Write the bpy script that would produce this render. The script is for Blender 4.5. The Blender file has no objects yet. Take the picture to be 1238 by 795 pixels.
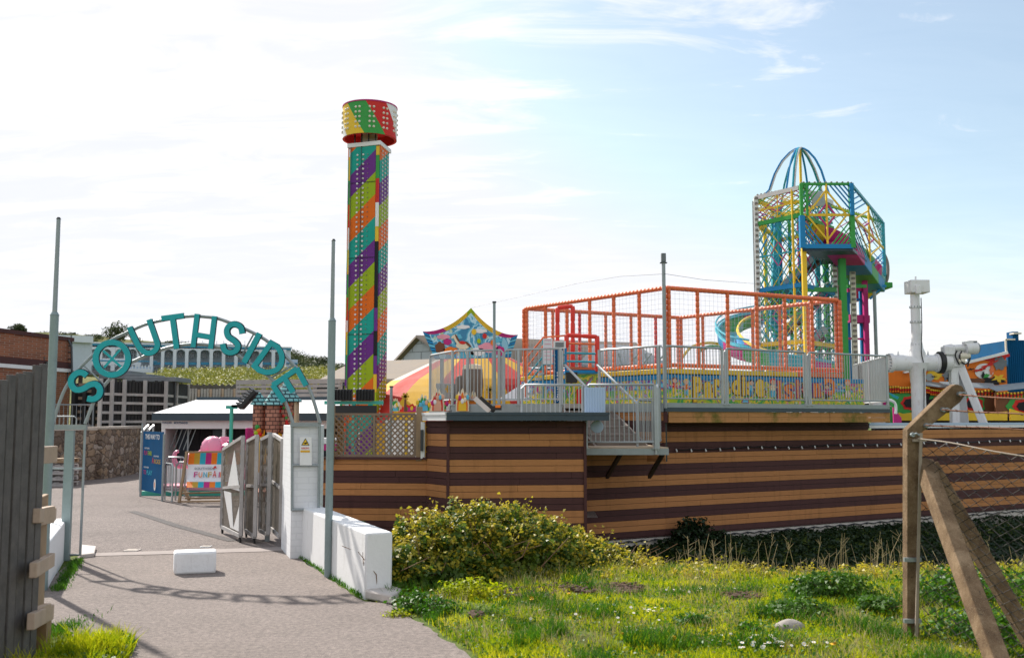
import bpy, math, random
import numpy as np
from mathutils import Vector, Matrix, noise as mnoise
random.seed(7); np.random.seed(7)
S = bpy.context.scene
COL = S.collection
F = 1204.0; PIT = math.radians(5.197); CZ = 1.7
R = math.radians
V = Vector

# ---------- pixel (of the photograph) + forward distance -> world point ----------
def P(px, py, d):
    u = (px-619)/F; v = -(py-397.5)/F
    t = d/(math.cos(PIT)-v*math.sin(PIT))
    return V((u*t, d, CZ+t*(math.sin(PIT)+v*math.cos(PIT))))
def G(px, py, z=0.0):
    u = (px-619)/F; v = -(py-397.5)/F
    t = (z-CZ)/(math.sin(PIT)+v*math.cos(PIT))
    return V((u*t, t*(math.cos(PIT)-v*math.sin(PIT)), z))
def X(px, d, z=1.7):
    # world x of a pixel column at forward distance d and height z
    k = (z-CZ)/d
    c, s = math.cos(PIT), math.sin(PIT)
    v = (k*c-s)/(c+k*s)
    return (px-619)/F*d/(c-v*s)
def Q(px, d, z):
    return V((X(px, d, z), d, z))

# ---------- materials ----------
def lin(h):
    o = []
    for i in (0, 2, 4):
        c = int(h[i:i+2], 16)/255
        o.append(c/12.92 if c <= .04045 else ((c+.055)/1.055)**2.4)
    return tuple(o)
MATS = {}
def newmat(name):
    m = bpy.data.materials.new(name); m.use_nodes = True
    nt = m.node_tree; nt.nodes.clear()
    out = nt.nodes.new('ShaderNodeOutputMaterial')
    b = nt.nodes.new('ShaderNodeBsdfPrincipled')
    nt.links.new(b.outputs[0], out.inputs[0])
    MATS[name] = m
    return m, nt, b, out
def nd(nt, typ, **kw):
    n = nt.nodes.new(typ)
    for k, v in kw.items():
        if k.startswith('i_'):
            n.inputs[k[2:].replace('_', ' ')].default_value = v
        else: setattr(n, k, v)
    return n
def mixc(nt, fac, a, b, blend='MIX'):
    n = nt.nodes.new('ShaderNodeMix'); n.data_type = 'RGBA'; n.blend_type = blend
    for s, val in ((0, fac), (6, a), (7, b)):
        if hasattr(val, 'is_linked') or isinstance(val, bpy.types.NodeSocket): nt.links.new(val, n.inputs[s])
        elif s == 0: n.inputs[0].default_value = val
        else: n.inputs[s].default_value = (*val[:3], 1)
    return n.outputs[2]
def math_(nt, op, a, b=0.0, c=None, clamp=False):
    n = nt.nodes.new('ShaderNodeMath'); n.operation = op; n.use_clamp = clamp
    for i, val in enumerate((a, b, c)):
        if val is None: continue
        if isinstance(val, bpy.types.NodeSocket): nt.links.new(val, n.inputs[i])
        else: n.inputs[i].default_value = val
    return n.outputs[0]
def ramp(nt, fac, stops, interp='LINEAR'):
    r = nt.nodes.new('ShaderNodeValToRGB'); r.color_ramp.interpolation = interp
    els = r.color_ramp.elements
    while len(els) < len(stops): els.new(.5)
    for e, (p, c) in zip(els, stops):
        e.position = p; e.color = (*c[:3], 1)
    nt.links.new(fac, r.inputs[0]); return r.outputs[0]
def coords(nt, kind='Object'):
    return nd(nt, 'ShaderNodeTexCoord').outputs[kind]
def noise(nt, vec, scale, detail=4, rough=.55, dist=0):
    n = nd(nt, 'ShaderNodeTexNoise'); n.inputs['Scale'].default_value = scale
    n.inputs['Detail'].default_value = detail; n.inputs['Roughness'].default_value = rough
    n.inputs['Distortion'].default_value = dist
    nt.links.new(vec, n.inputs['Vector']); return n.outputs[0]
def bump(nt, b, h, strength=.3, dist=.01):
    n = nd(nt, 'ShaderNodeBump'); n.inputs['Strength'].default_value = strength; n.inputs['Distance'].default_value = dist
    nt.links.new(h, n.inputs['Height']); nt.links.new(n.outputs[0], b.inputs['Normal'])
def setp(b, rough=.5, metal=0, spec=None):
    b.inputs['Roughness'].default_value = rough; b.inputs['Metallic'].default_value = metal
    if spec is not None: b.inputs['Specular IOR Level'].default_value = spec
def paint(name, col, rough=.45, metal=0, var=.12, dirt=0., dcol=(.12, .09, .06), scale=3., bmp=0.0, bscale=60, spec=None, base=0.):
    """painted / plain surface: colour with broad and fine variation, dirt blotches and slight bump"""
    if isinstance(col, str): col = lin(col)
    m, nt, b, out = newmat(name)
    co = coords(nt)
    n1 = noise(nt, co, scale, 5); n2 = noise(nt, co, scale*11, 3)
    f = math_(nt, 'ADD', math_(nt, 'MULTIPLY', n1, .7), math_(nt, 'MULTIPLY', n2, .3))
    f = math_(nt, 'MULTIPLY_ADD', f, 2.2, -.6, True)
    c = mixc(nt, f, tuple(x*(1-var) for x in col), tuple(min(1, x*(1+var)) for x in col))
    if dirt > 0:
        mp = nd(nt, 'ShaderNodeMapping'); mp.inputs['Scale'].default_value = (1.6, 1.6, .55)
        nt.links.new(co, mp.inputs[0])
        n3 = noise(nt, mp.outputs[0], scale*1.7, 7, .7)
        g = math_(nt, 'MULTIPLY_ADD', n3, 5, -2.75, True)
        c = mixc(nt, math_(nt, 'MULTIPLY', g, dirt), c, dcol)
    if base > 0:      # mud splashes and algae with a ragged edge along the foot
        sz = nd(nt, 'ShaderNodeSeparateXYZ'); nt.links.new(co, sz.inputs[0])
        e_ = math_(nt, 'SUBTRACT', math_(nt, 'MULTIPLY', noise(nt, co, 9, 6, .7), base*2.4), sz.outputs[2])
        g_ = math_(nt, 'MULTIPLY_ADD', e_, 14, -.3, True)
        c = mixc(nt, math_(nt, 'MULTIPLY', g_, .6), c, (.20, .19, .13))
    nt.links.new(c, b.inputs['Base Color'])
    setp(b, rough, metal, spec)
    rr = math_(nt, 'MULTIPLY_ADD', n1, .25, rough-.12, True); nt.links.new(rr, b.inputs['Roughness'])
    if bmp > 0: bump(nt, b, noise(nt, co, bscale, 4), bmp, .01)
    return m

# ---------- mesh builder ----------
def frame_of(d):
    d = d.normalized()
    up = V((0, 0, 1)) if abs(d.z) < .95 else V((0, 1, 0))
    x = d.cross(up).normalized(); y = x.cross(d).normalized()
    return x, y
class MB:
    def __init__(s, m=0): s.v = []; s.f = []; s.m = []; s.cur = m
    def mat(s, i): s.cur = i; return s
    def add(s, vs, fs):
        o = len(s.v); s.v += [tuple(v) for v in vs]
        for f in fs: s.f.append(tuple(o+i for i in f)); s.m.append(s.cur)
        return s
    def box(s, c, size, rz=0., M=None):
        hx, hy, hz = size[0]/2, size[1]/2, size[2]/2
        vs = [V((x*hx, y*hy, z*hz)) for z in (-1, 1) for x, y in ((-1, -1), (1, -1), (1, 1), (-1, 1))]
        rot = M if M is not None else Matrix.Rotation(rz, 3, 'Z')
        vs = [rot @ v+V(c) for v in vs]
        return s.add(vs, [(3, 2, 1, 0), (4, 5, 6, 7), (0, 1, 5, 4), (1, 2, 6, 5), (2, 3, 7, 6), (3, 0, 4, 7)])
    def bar(s, p, q, w, h=None, up=None):
        h = h or w; p = V(p); q = V(q); d = q-p
        if d.length < 1e-6: return s
        if up is None: x, y = frame_of(d)
        else:
            y = V(up); x = d.normalized().cross(y).normalized(); y = x.cross(d.normalized())
        x = x*w/2; y = y*h/2
        vs = [p-x-y, p+x-y, p+x+y, p-x+y, q-x-y, q+x-y, q+x+y, q-x+y]
        return s.add(vs, [(0, 1, 2, 3), (7, 6, 5, 4), (4, 5, 1, 0), (5, 6, 2, 1), (6, 7, 3, 2), (7, 4, 0, 3)])
    def tube(s, p, q, r, n=8, r2=None, cap=True):
        p = V(p); q = V(q); r2 = r if r2 is None else r2
        if (q-p).length < 1e-6: return s
        x, y = frame_of(q-p); vs = []
        for c, rr in ((p, r), (q, r2)):
            for i in range(n):
                a = 2*math.pi*i/n; vs.append(c+x*math.cos(a)*rr+y*math.sin(a)*rr)
        fs = [(i, i+n, (i+1) % n+n, (i+1) % n) for i in range(n)]
        if cap: fs += [tuple(range(n)), tuple(range(2*n-1, n-1, -1))]
        return s.add(vs, fs)
    def path(s, pts, r, n=6, closed=False):
        pts = [V(p) for p in pts]; N = len(pts); vs = []
        rr = r if isinstance(r, (list, tuple)) else [r]*N
        px = None
        for i, p in enumerate(pts):
            a = pts[(i-1) % N] if (closed or i > 0) else p
            b = pts[(i+1) % N] if (closed or i < N-1) else p
            d = (b-a).normalized()
            if px is None: x, y = frame_of(d)
            else:
                x = (px-d*px.dot(d)); x = x.normalized() if x.length > 1e-5 else frame_of(d)[0]
                y = x.cross(d)
            px = x
            for k in range(n):
                an = 2*math.pi*k/n; vs.append(p+x*math.cos(an)*rr[i]+y*math.sin(an)*rr[i])
        fs = []
        for i in range(N if closed else N-1):
            j = (i+1) % N
            for k in range(n): fs.append((i*n+k, i*n+(k+1) % n, j*n+(k+1) % n, j*n+k))
        if not closed: fs += [tuple(range(n-1, -1, -1)), tuple(range((N-1)*n, N*n))]
        return s.add(vs, fs)
    def prism(s, poly, off):
        """planar polygon (3D points) extruded by off"""
        n = len(poly); off = V(off); a = [V(p) for p in poly]; b = [p+off for p in a]
        return s.add(a+b, [tuple(range(n-1, -1, -1)), tuple(range(n, 2*n))]+[(i, (i+1) % n, (i+1) % n+n, i+n) for i in range(n)])
    def face(s, *pts): return s.add(pts, [tuple(range(len(pts)))])
    def lathe(s, c, prof, n=20, axis=None, cap=True):
        c = V(c); M = Matrix.Identity(3)
        if axis is not None: M = V((0, 0, 1)).rotation_difference(V(axis).normalized()).to_matrix()
        vs = []
        for r, z in prof:
            for i in range(n):
                a = 2*math.pi*i/n; vs.append(M @ V((r*math.cos(a), r*math.sin(a), z))+c)
        fs = [(k*n+i, k*n+(i+1) % n, (k+1)*n+(i+1) % n, (k+1)*n+i) for k in range(len(prof)-1) for i in range(n)]
        if cap: fs += [tuple(range(n-1, -1, -1)), tuple(range((len(prof)-1)*n, len(prof)*n))]
        return s.add(vs, fs)
    def ball(s, c, r, n=12, M=None):
        r = r if isinstance(r, (list, tuple)) else (r, r, r); k = max(4, n//2); vs = []
        for j in range(k+1):
            t = math.pi*j/k
            for i in range(n):
                a = 2*math.pi*i/n
                v = V((math.sin(t)*math.cos(a)*r[0], math.sin(t)*math.sin(a)*r[1], -math.cos(t)*r[2]))
                if M is not None: v = M @ v
                vs.append(v+V(c))
        fs = [(j*n+i, j*n+(i+1) % n, (j+1)*n+(i+1) % n, (j+1)*n+i) for j in range(k) for i in range(n)]
        return s.add(vs, fs)
    def ribbon(s, pts, w, e1, e2, th, closed=False):
        """flat stroke along 2D pts in the plane (e1,e2 3D vectors, pts are 3D), extruded by th"""
        N = len(pts); nn = e1.cross(e2).normalized(); Lf = []; Rt = []
        for i in range(N):
            a = pts[(i-1) % N] if (closed or i > 0) else pts[i]
            b = pts[(i+1) % N] if (closed or i < N-1) else pts[i]
            d1 = (pts[i]-a).normalized(); d2 = (b-pts[i]).normalized()
            d = (d1+d2).normalized(); sd = nn.cross(d).normalized()
            m = 1.0
            if (closed or 0 < i < N-1): m = 1/max(.5, d1.dot(d))
            Lf.append(pts[i]+sd*w/2*m); Rt.append(pts[i]-sd*w/2*m)
        t = nn*th
        vs = Lf+Rt+[p+t for p in Lf]+[p+t for p in Rt]; fs = []
        for i in range(N if closed else N-1):
            j = (i+1) % N
            fs += [(i, j, N+j, N+i), (2*N+i, 3*N+i, 3*N+j, 2*N+j), (i, 2*N+i, 2*N+j, j), (N+i, N+j, 3*N+j, 3*N+i)]
        if not closed:
            fs += [(0, N, 3*N, 2*N), (N-1, 3*N-1, 4*N-1, 2*N-1)]
        return s.add(vs, fs)
TAGS = ('label', 'category', 'group', 'kind')
def tag(o, label=None, cat=None, group=None, kind=None):
    for k, v in zip(TAGS, (label, cat, group, kind)):
        if v: o[k] = v
    return o
def thing(name, loc, label, cat, group=None, rz=0., kind=None):
    o = bpy.data.objects.new(name, None); COL.objects.link(o)
    o.empty_display_size = .2; o.location = loc; o.rotation_euler = (0, 0, rz)
    return tag(o, label, cat, group, kind)
def mats_of(ms):
    ms = ms if isinstance(ms, (list, tuple)) else [ms]
    return [MATS[m] if isinstance(m, str) else m for m in ms]
def rootloc(o):
    while o.parent: o = o.parent
    return V(o.location)
def ob(name, mb, ms, parent=None, label=None, cat=None, group=None, kind=None, smooth=40, bev=0, local=False):
    me = bpy.data.meshes.new(name)
    A = np.array(mb.v, dtype=float) if len(mb.v) else np.zeros((0, 3))
    if parent is not None: org = V((0, 0, 0)) if local else rootloc(parent)
    elif local: org = V((0, 0, 0))
    else:
        lo = A.min(0); hi = A.max(0); org = V(((lo[0]+hi[0])/2, (lo[1]+hi[1])/2, lo[2]))
    A = A-np.array(org)
    me.from_pydata(A.tolist(), [], mb.f)
    for m in mats_of(ms): me.materials.append(m)
    me.polygons.foreach_set('material_index', mb.m)
    if smooth:
        me.polygons.foreach_set('use_smooth', [True]*len(me.polygons))
        me.set_sharp_from_angle(angle=R(smooth))
    me.validate(); me.update()
    o = bpy.data.objects.new(name, me); COL.objects.link(o)
    if parent is not None: o.parent = parent
    elif not local: o.location = org
    if bev:
        md = o.modifiers.new('bevel', 'BEVEL'); md.width = bev; md.segments = 2; md.limit_method = 'ANGLE'; md.angle_limit = R(40)
    return tag(o, label, cat, group, kind)
def npmesh(name, verts, faces, ms, parent=None, matidx=None, smooth=False, **kw):
    """big mesh from numpy arrays; faces all the same size"""
    k = faces.shape[1]; me = bpy.data.meshes.new(name)
    org = np.array(rootloc(parent)) if parent is not None else np.array([0, 0, 0.])
    me.vertices.add(len(verts)); me.vertices.foreach_set('co', (verts-org).astype(np.float32).ravel())
    me.loops.add(faces.size); me.loops.foreach_set('vertex_index', faces.astype(np.int32).ravel())
    me.polygons.add(len(faces)); me.polygons.foreach_set('loop_start', np.arange(0, faces.size, k, dtype=np.int32))
    me.polygons.foreach_set('loop_total', np.full(len(faces), k, dtype=np.int32))
    for m in mats_of(ms): me.materials.append(m)
    if matidx is not None: me.polygons.foreach_set('material_index', matidx.astype(np.int32))
    if smooth: me.polygons.foreach_set('use_smooth', np.ones(len(faces), dtype=bool))
    me.update(calc_edges=True)
    o = bpy.data.objects.new(name, me); COL.objects.link(o)
    if parent is not None: o.parent = parent
    return tag(o, **kw)
def copy_tree(o, parent=None):
    c = o.copy(); COL.objects.link(c)
    if parent is not None: c.parent = parent
    for ch in [x for x in bpy.data.objects if x.parent == o]: copy_tree(ch, c)
    return c
def again(o, loc, rz=None, label=None, group=None):
    c = copy_tree(o); c.location = loc
    if rz is not None: c.rotation_euler.z = rz
    if label: c['label'] = label
    if group: c['group'] = group
    return c
_tc = {}
def text2d(s, bold=.0):
    """list of verts (x,y) and faces of a string at size 1"""
    key = (s, bold)
    if key in _tc: return _tc[key]
    cu = bpy.data.curves.new('t', 'FONT'); cu.body = s; cu.size = 1; cu.offset = bold; cu.resolution_u = 3
    o = bpy.data.objects.new('t', cu); COL.objects.link(o)
    dg = bpy.context.evaluated_depsgraph_get(); me = bpy.data.meshes.new_from_object(o.evaluated_get(dg))
    vs = [(v.co.x, v.co.y) for v in me.vertices]; fs = [tuple(p.vertices) for p in me.polygons]
    bpy.data.objects.remove(o); bpy.data.curves.remove(cu); bpy.data.meshes.remove(me)
    _tc[key] = (vs, fs); return vs, fs
def text(mb, s, org, ex, ey, width, height, bold=.0):
    """fit string s into width x height; ex, ey unit vectors, org lower-left"""
    vs, fs = text2d(s, bold)
    x0 = min(v[0] for v in vs); x1 = max(v[0] for v in vs); y0 = min(v[1] for v in vs); y1 = max(v[1] for v in vs)
    sx = width/(x1-x0); sy = height/(y1-y0)
    mb.add([V(org)+ex*((v[0]-x0)*sx)+ey*((v[1]-y0)*sy) for v in vs], fs)
ZZ = V((0, 0, 1))
# =====================================================================  materials
def asphalt(name, base, speck, sc=260., stain=.5, gs=20.):
    m, nt, b, out = newmat(name); co = coords(nt)
    a = noise(nt, co, sc, 2, .7); big = noise(nt, co, .8, 6, .65); mid = noise(nt, co, 9, 5, .6)
    c = mixc(nt, math_(nt, 'MULTIPLY_ADD', a, 5, -2.0, True), tuple(x*(1-speck) for x in base), tuple(x*(1+speck) for x in base))
    c = mixc(nt, math_(nt, 'MULTIPLY', math_(nt, 'MULTIPLY_ADD', big, 3.2, -1.2, True), stain), c, tuple(x*.62 for x in base))
    c = mixc(nt, math_(nt, 'MULTIPLY', math_(nt, 'MULTIPLY_ADD', mid, 4, -2.0, True), .35), c, tuple(min(1, x*1.28) for x in base))
    g2_ = noise(nt, co, gs, 5, .8)
    c = mixc(nt, math_(nt, 'MULTIPLY_ADD', g2_, 4.5, -1.75, True), mixc(nt, 1., c, (.70, .70, .70), 'MULTIPLY'), mixc(nt, 1., c, (1.22, 1.2, 1.18), 'MULTIPLY'))
    c = mixc(nt, math_(nt, 'MULTIPLY', math_(nt, 'MULTIPLY_ADD', noise(nt, co, 42, 4, .7), 8, -4.6, True), speck*.8), c, tuple(min(1, x*1.6) for x in base))
    # hairline cracks
    vo = nd(nt, 'ShaderNodeTexVoronoi'); vo.feature = 'DISTANCE_TO_EDGE'; vo.inputs['Scale'].default_value = .55
    wv = nd(nt, 'ShaderNodeVectorMath'); wv.operation = 'ADD'
    nn = nd(nt, 'ShaderNodeTexNoise'); nn.inputs['Scale'].default_value = 3.; nt.links.new(co, nn.inputs['Vector'])
    nt.links.new(co, wv.inputs[0]); nt.links.new(nn.outputs['Color'], wv.inputs[1]); nt.links.new(wv.outputs[0], vo.inputs['Vector'])
    cr = math_(nt, 'LESS_THAN', vo.outputs[0], .006)
    cr = math_(nt, 'MULTIPLY', cr, math_(nt, 'MULTIPLY_ADD', big, 4, -1.9, True))
    c = mixc(nt, cr, c, tuple(x*.3 for x in base))
    nt.links.new(c, b.inputs['Base Color']); setp(b, .9, 0, .25)
    bump(nt, b, math_(nt, 'ADD', a, math_(nt, 'ADD', g2_, math_(nt, 'MULTIPLY', mid, .6))), .8, .008)
    return m
asphalt('path_tarmac', (.245, .207, .188), .26, 110, .5, 22)
asphalt('yard_tarmac', (.205, .173, .160), .5, 55, .55, 13)
asphalt('patch_tarmac', (.13, .12, .118), .3, 200, .4)
paint('concrete', (.42, .37, .32), .85, 0, .2, .5, (.16, .14, .11), 2.5, .4, 80)
paint('pale_concrete', (.55, .5, .46), .85, 0, .15, .4, (.2, .18, .14), 3, .4, 60)
paint('white_wall', (.80, .80, .80), .7, 0, .04, .30, (.42, .40, .36), 2.2, .25, 30, base=.055)
paint('block_white', (.78, .78, .79), .75, 0, .06, .35, (.35, .33, .3), 6, 1.0, 18, base=.03)
paint('white_paint', (.78, .78, .78), .35, 0, .04, .25, (.4, .37, .33), 2)
paint('cream_paint', (.72, .66, .55), .5, 0, .08, .2)
paint('galv', (.30, .335, .345), .5, .55, .16, .25, (.2, .17, .14), 5)
paint('galv_rail', (.40, .43, .44), .45, .45, .12, .2, (.25, .2, .16), 4)
paint('pole_grey', (.25, .315, .32), .5, .3, .15, .3, (.12, .14, .13), 4)
paint('dark_steel', (.05, .055, .06), .5, .3, .2)
paint('teal_letter', (.005, .36, .40), .5, 0, .08, .15, (.01, .09, .10), 3)
paint('letter_edge', (.012, .03, .05), .5)
paint('teal_rail', (.05, .42, .33), .45)
paint('turq', (.015, .33, .42), .45, 0, .1)
paint('navy', (.012, .035, .06), .45, 0, .15)
paint('fascia_dark', (.028, .05, .07), .4, 0, .15, .2, (.1, .1, .09))
paint('roof_felt', (.22, .235, .25), .8, 0, .15, .4, (.12, .12, .1), 2)
paint('timber', (.30, .20, .115), .75, 0, .2, .3, (.12, .08, .05), 5, .3, 90)
paint('timber_pale', (.46, .34, .25), .75, 0, .18, .3, (.2, .15, .1), 5, .3, 90)
paint('black', (.012, .012, .013), .5)
paint('rubber', (.02, .02, .02), .8)
paint('trellis_wood', (.24, .17, .12), .8, 0, .2, .3, (.1, .08, .06), 6)
PAL = {'red': (.62, .03, .025), 'orange': (.80, .20, .02), 'yellow': (.80, .52, .04), 'green': (.05, .33, .07), 'lime': (.36, .50, .015),
       'tealp': (.02, .40, .33), 'blue': (.015, .22, .48), 'sky': (.12, .48, .66), 'purple': (.16, .035, .26), 'magenta': (.50, .03, .20),
       'pink': (.80, .33, .42), 'brown': (.17, .07, .035), 'skin': (.72, .40, .27), 'white': (.80, .80, .80), 'ink': (.015, .015, .02), 'cream': (.78, .68, .5)}
for k, c in PAL.items(): paint(k, c, .5, 0, .10, .18, tuple(x*.45 for x in c), 3, spec=.22)
PK = list(PAL)
def pal(*n): return [MATS[x] for x in n]
paint('orange_pad', (.76, .16, .05), .5, 0, .12, .2, (.35, .07, .03), 4)
paint('red_pad', (.70, .035, .02), .45, 0, .1)
paint('net', (.55, .56, .60), .6)
paint('bulb_dark', (.20, .17, .15), .35, 0, .1)
paint('bulb_light', (.62, .58, .56), .2, 0, .1)
paint('elephant_pink', (.72, .27, .40), .3, 0, .06, .15, (.4, .14, .2), 3)
paint('fence_slat', (.10, .09, .083), .7, 0, .45, .6, (.2, .17, .14), 9, .3, 120)
paint('slat_dark', (.014, .014, .015), .75, 0, .3, .4, (.08, .07, .05), 3)
paint('slat_grey', (.38, .36, .35), .75, 0, .25, .4, (.16, .14, .12), 3)
paint('rock', (.32, .29, .26), .9, 0, .3, .4, (.12, .1, .08), 8, .8, 20)
paint('soil', (.075, .042, .024), .95, 0, .4, .5, (.14, .1, .06), 9, .9, 30)
paint('shingle_grey', (.17, .19, .21), .8, 0, .2, .3, (.1, .1, .1), 1)
paint('roof_brown', (.23, .19, .15), .9, 0, .2, .6, (.36, .22, .07), .4)
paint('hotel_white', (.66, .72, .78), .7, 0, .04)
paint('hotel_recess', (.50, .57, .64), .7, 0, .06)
paint('hotel_blue', (.03, .25, .42), .5)
paint('glass_dark', (.10, .14, .18), .12, 0, .2, spec=.6)
paint('dome_grey', (.16, .12, .09), .4, 0, .2)
paint('step_wood', (.26, .215, .19), .8, 0, .15, .3, (.1, .08, .07), 6)
paint('mirror_blue', (.46, .58, .74), .6, 0, .03, spec=.2)
paint('ply', (.55, .42, .28), .7, 0, .1)
# long boards: the colour differs a little from board to board, with mossy stains
def board(name, col, moss=.0):
    m, nt, b, out = newmat(name); co = coords(nt)
    mp = nd(nt, 'ShaderNodeMapping'); mp.inputs['Scale'].default_value = (.5, .5, 14); nt.links.new(co, mp.inputs[0])
    g = noise(nt, mp.outputs[0], 9, 5, .6)
    c = mixc(nt, math_(nt, 'MULTIPLY_ADD', g, 2, -.5, True), tuple(x*.8 for x in col), tuple(x*1.12 for x in col))
    n = noise(nt, co, 1.1, 6, .7)
    c = mixc(nt, math_(nt, 'MULTIPLY', math_(nt, 'MULTIPLY_ADD', n, 4, -2.1, True), .4), c, tuple(x*.55 for x in col))
    mp2 = nd(nt, 'ShaderNodeMapping'); mp2.inputs['Scale'].default_value = (3, 3, .5); nt.links.new(co, mp2.inputs[0])
    dr = noise(nt, mp2.outputs[0], 2.4, 5, .6)
    c = mixc(nt, math_(nt, 'MULTIPLY', math_(nt, 'MULTIPLY_ADD', dr, 5, -2.7, True), .42), c, tuple(x*.45 for x in col))
    if moss:
        n2 = noise(nt, co, 1.6, 6, .7)
        c = mixc(nt, math_(nt, 'MULTIPLY', math_(nt, 'MULTIPLY_ADD', n2, 7, -3.5, True), moss), c, (.12, .12, .02))
    nt.links.new(c, b.inputs['Base Color']); setp(b, .7, 0, .18)
    bump(nt, b, g, .3, .004); return m
for i_, k_ in enumerate((1., .94, 1.05)):
    board('clad_tan'+'_'*i_, (.48*k_, .212*k_, .082*k_)); board('clad_brown'+'_'*i_, (.088*k_, .038*k_, .036*k_))
board('clad_moss', (.50, .24, .09), .9)
# brick and stone; u runs along the horizontal direction (ux, uy)
def brickmat(name, c1, c2, mortar, uv, scale, bw=.5, rh=.25, ms=.02, bmpv=.4, dirt=.3):
    m, nt, b, out = newmat(name); co = coords(nt)
    sp = nd(nt, 'ShaderNodeSeparateXYZ'); nt.links.new(co, sp.inputs[0])
    u = math_(nt, 'ADD', math_(nt, 'MULTIPLY', sp.outputs[0], uv[0]), math_(nt, 'MULTIPLY', sp.outputs[1], uv[1]))
    cb = nd(nt, 'ShaderNodeCombineXYZ'); nt.links.new(u, cb.inputs[0]); nt.links.new(sp.outputs[2], cb.inputs[1])
    br = nd(nt, 'ShaderNodeTexBrick'); nt.links.new(cb.outputs[0], br.inputs[0])
    for k, v in (('Color1', (*c1, 1)), ('Color2', (*c2, 1)), ('Mortar', (*mortar, 1))): br.inputs[k].default_value = v
    br.inputs['Scale'].default_value = scale; br.inputs['Mortar Size'].default_value = ms
    br.inputs['Brick Width'].default_value = bw; br.inputs['Row Height'].default_value = rh
    n = noise(nt, co, 2, 6, .65)
    c = mixc(nt, math_(nt, 'MULTIPLY', math_(nt, 'MULTIPLY_ADD', n, 4, -2, True), dirt), br.outputs[0], tuple(x*.5 for x in c1))
    nt.links.new(c, b.inputs['Base Color']); setp(b, .8, 0, .3)
    h = math_(nt, 'SUBTRACT', math_(nt, 'MULTIPLY', noise(nt, co, 60, 3), .15), br.outputs['Fac'])
    bump(nt, b, h, bmpv, .008); return m
brickmat('brick_red', (.34, .115, .055), (.22, .075, .04), (.30, .22, .17), (.96, .28), 4.2, .9, .32, .035)
brickmat('brick_white', (.74, .75, .77), (.72, .73, .75), (.68, .69, .71), (.5, .87), 4.2, .9, .32, .02, .5, .06)
brickmat('castle_brick', (.52, .24, .17), (.38, .16, .11), (.07, .035, .03), (1, .6), 6.0, .8, .5, .05, .8, .2)
brickmat('shingles', (.46, .50, .55), (.38, .42, .47), (.22, .24, .26), (1, .3), 1.2, 1, .55, .03, .3)
def stonemat(name):
    m, nt, b, out = newmat(name); co = coords(nt)
    mp = nd(nt, 'ShaderNodeMapping'); mp.inputs['Scale'].default_value = (3.6, 3.6, 5.2); nt.links.new(co, mp.inputs[0])
    wv = nd(nt, 'ShaderNodeVectorMath'); wv.operation = 'ADD'
    nn = nd(nt, 'ShaderNodeTexNoise'); nn.inputs['Scale'].default_value = 1.2; nt.links.new(mp.outputs[0], nn.inputs['Vector'])
    nt.links.new(mp.outputs[0], wv.inputs[0]); nt.links.new(nn.outputs['Color'], wv.inputs[1])
    v1 = nd(nt, 'ShaderNodeTexVoronoi'); v1.inputs['Randomness'].default_value = .85; nt.links.new(wv.outputs[0], v1.inputs['Vector']); v1.inputs['Scale'].default_value = 1
    v2 = nd(nt, 'ShaderNodeTexVoronoi'); v2.feature = 'DISTANCE_TO_EDGE'; v2.inputs['Randomness'].default_value = .85; v2.inputs['Scale'].default_value = 1
    nt.links.new(wv.outputs[0], v2.inputs['Vector'])
    sp = nd(nt, 'ShaderNodeSeparateColor'); nt.links.new(v1.outputs['Color'], sp.inputs[0])
    c = ramp(nt, sp.outputs[0], [(0, (.13, .095, .075)), (.4, (.25, .19, .15)), (.7, (.34, .24, .16)), (1, (.42, .36, .32))])
    c = mixc(nt, math_(nt, 'MULTIPLY', noise(nt, co, 14, 5), .6), c, (.12, .09, .07))
    e = math_(nt, 'MULTIPLY_ADD', v2.outputs[0], -14, 1.0, True)
    c = mixc(nt, e, c, (.07, .05, .042))
    nt.links.new(c, b.inputs['Base Color']); setp(b, .9, 0, .2)
    h = math_(nt, 'MINIMUM', math_(nt, 'MULTIPLY', v2.outputs[0], 5), 1.0); bump(nt, b, h, 1.0, .03); return m
stonemat('stone')
def mural(name, stops, sc=2.2, dist=2.5):
    """hand-painted panel: swirling patches of many paints"""
    m, nt, b, out = newmat(name); co = coords(nt)
    n = noise(nt, co, sc, 3, .6, dist)
    c1 = ramp(nt, math_(nt, 'MULTIPLY_ADD', n, 2.4, -.7, True), stops, 'CONSTANT')
    vo = nd(nt, 'ShaderNodeTexVoronoi'); vo.inputs['Scale'].default_value = sc*3.1; nt.links.new(co, vo.inputs['Vector'])
    c = mixc(nt, math_(nt, 'LESS_THAN', vo.outputs[0], .22), c1, mixc(nt, .5, vo.outputs['Color'], (.7, .4, .3)))
    nt.links.new(c, b.inputs['Base Color']); setp(b, .4); return m
mural('mural_fun', [(0, PAL['purple']), (.2, PAL['sky']), (.38, PAL['blue']), (.5, PAL['magenta']), (.62, PAL['lime']), (.75, PAL['yellow']), (.88, PAL['sky'])])
mural('mural_fun_low', [(0, PAL['green']), (.3, PAL['lime']), (.5, PAL['yellow']), (.65, PAL['green']), (.8, PAL['magenta']), (.9, PAL['sky'])])
mural('mural_ghost', [(0, (.03, .02, .02)), (.3, PAL['brown']), (.45, PAL['red']), (.55, (.04, .03, .02)), (.7, PAL['orange']), (.85, (.05, .1, .03))], 1.6, 1.5)
mural('mural_sign', [(0, (.03, .22, .40)), (.3, (.10, .42, .6)), (.45, (.45, .7, .8)), (.6, (.05, .3, .5)), (.8, (.25, .55, .7))], 1.8, 1.)
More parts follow.
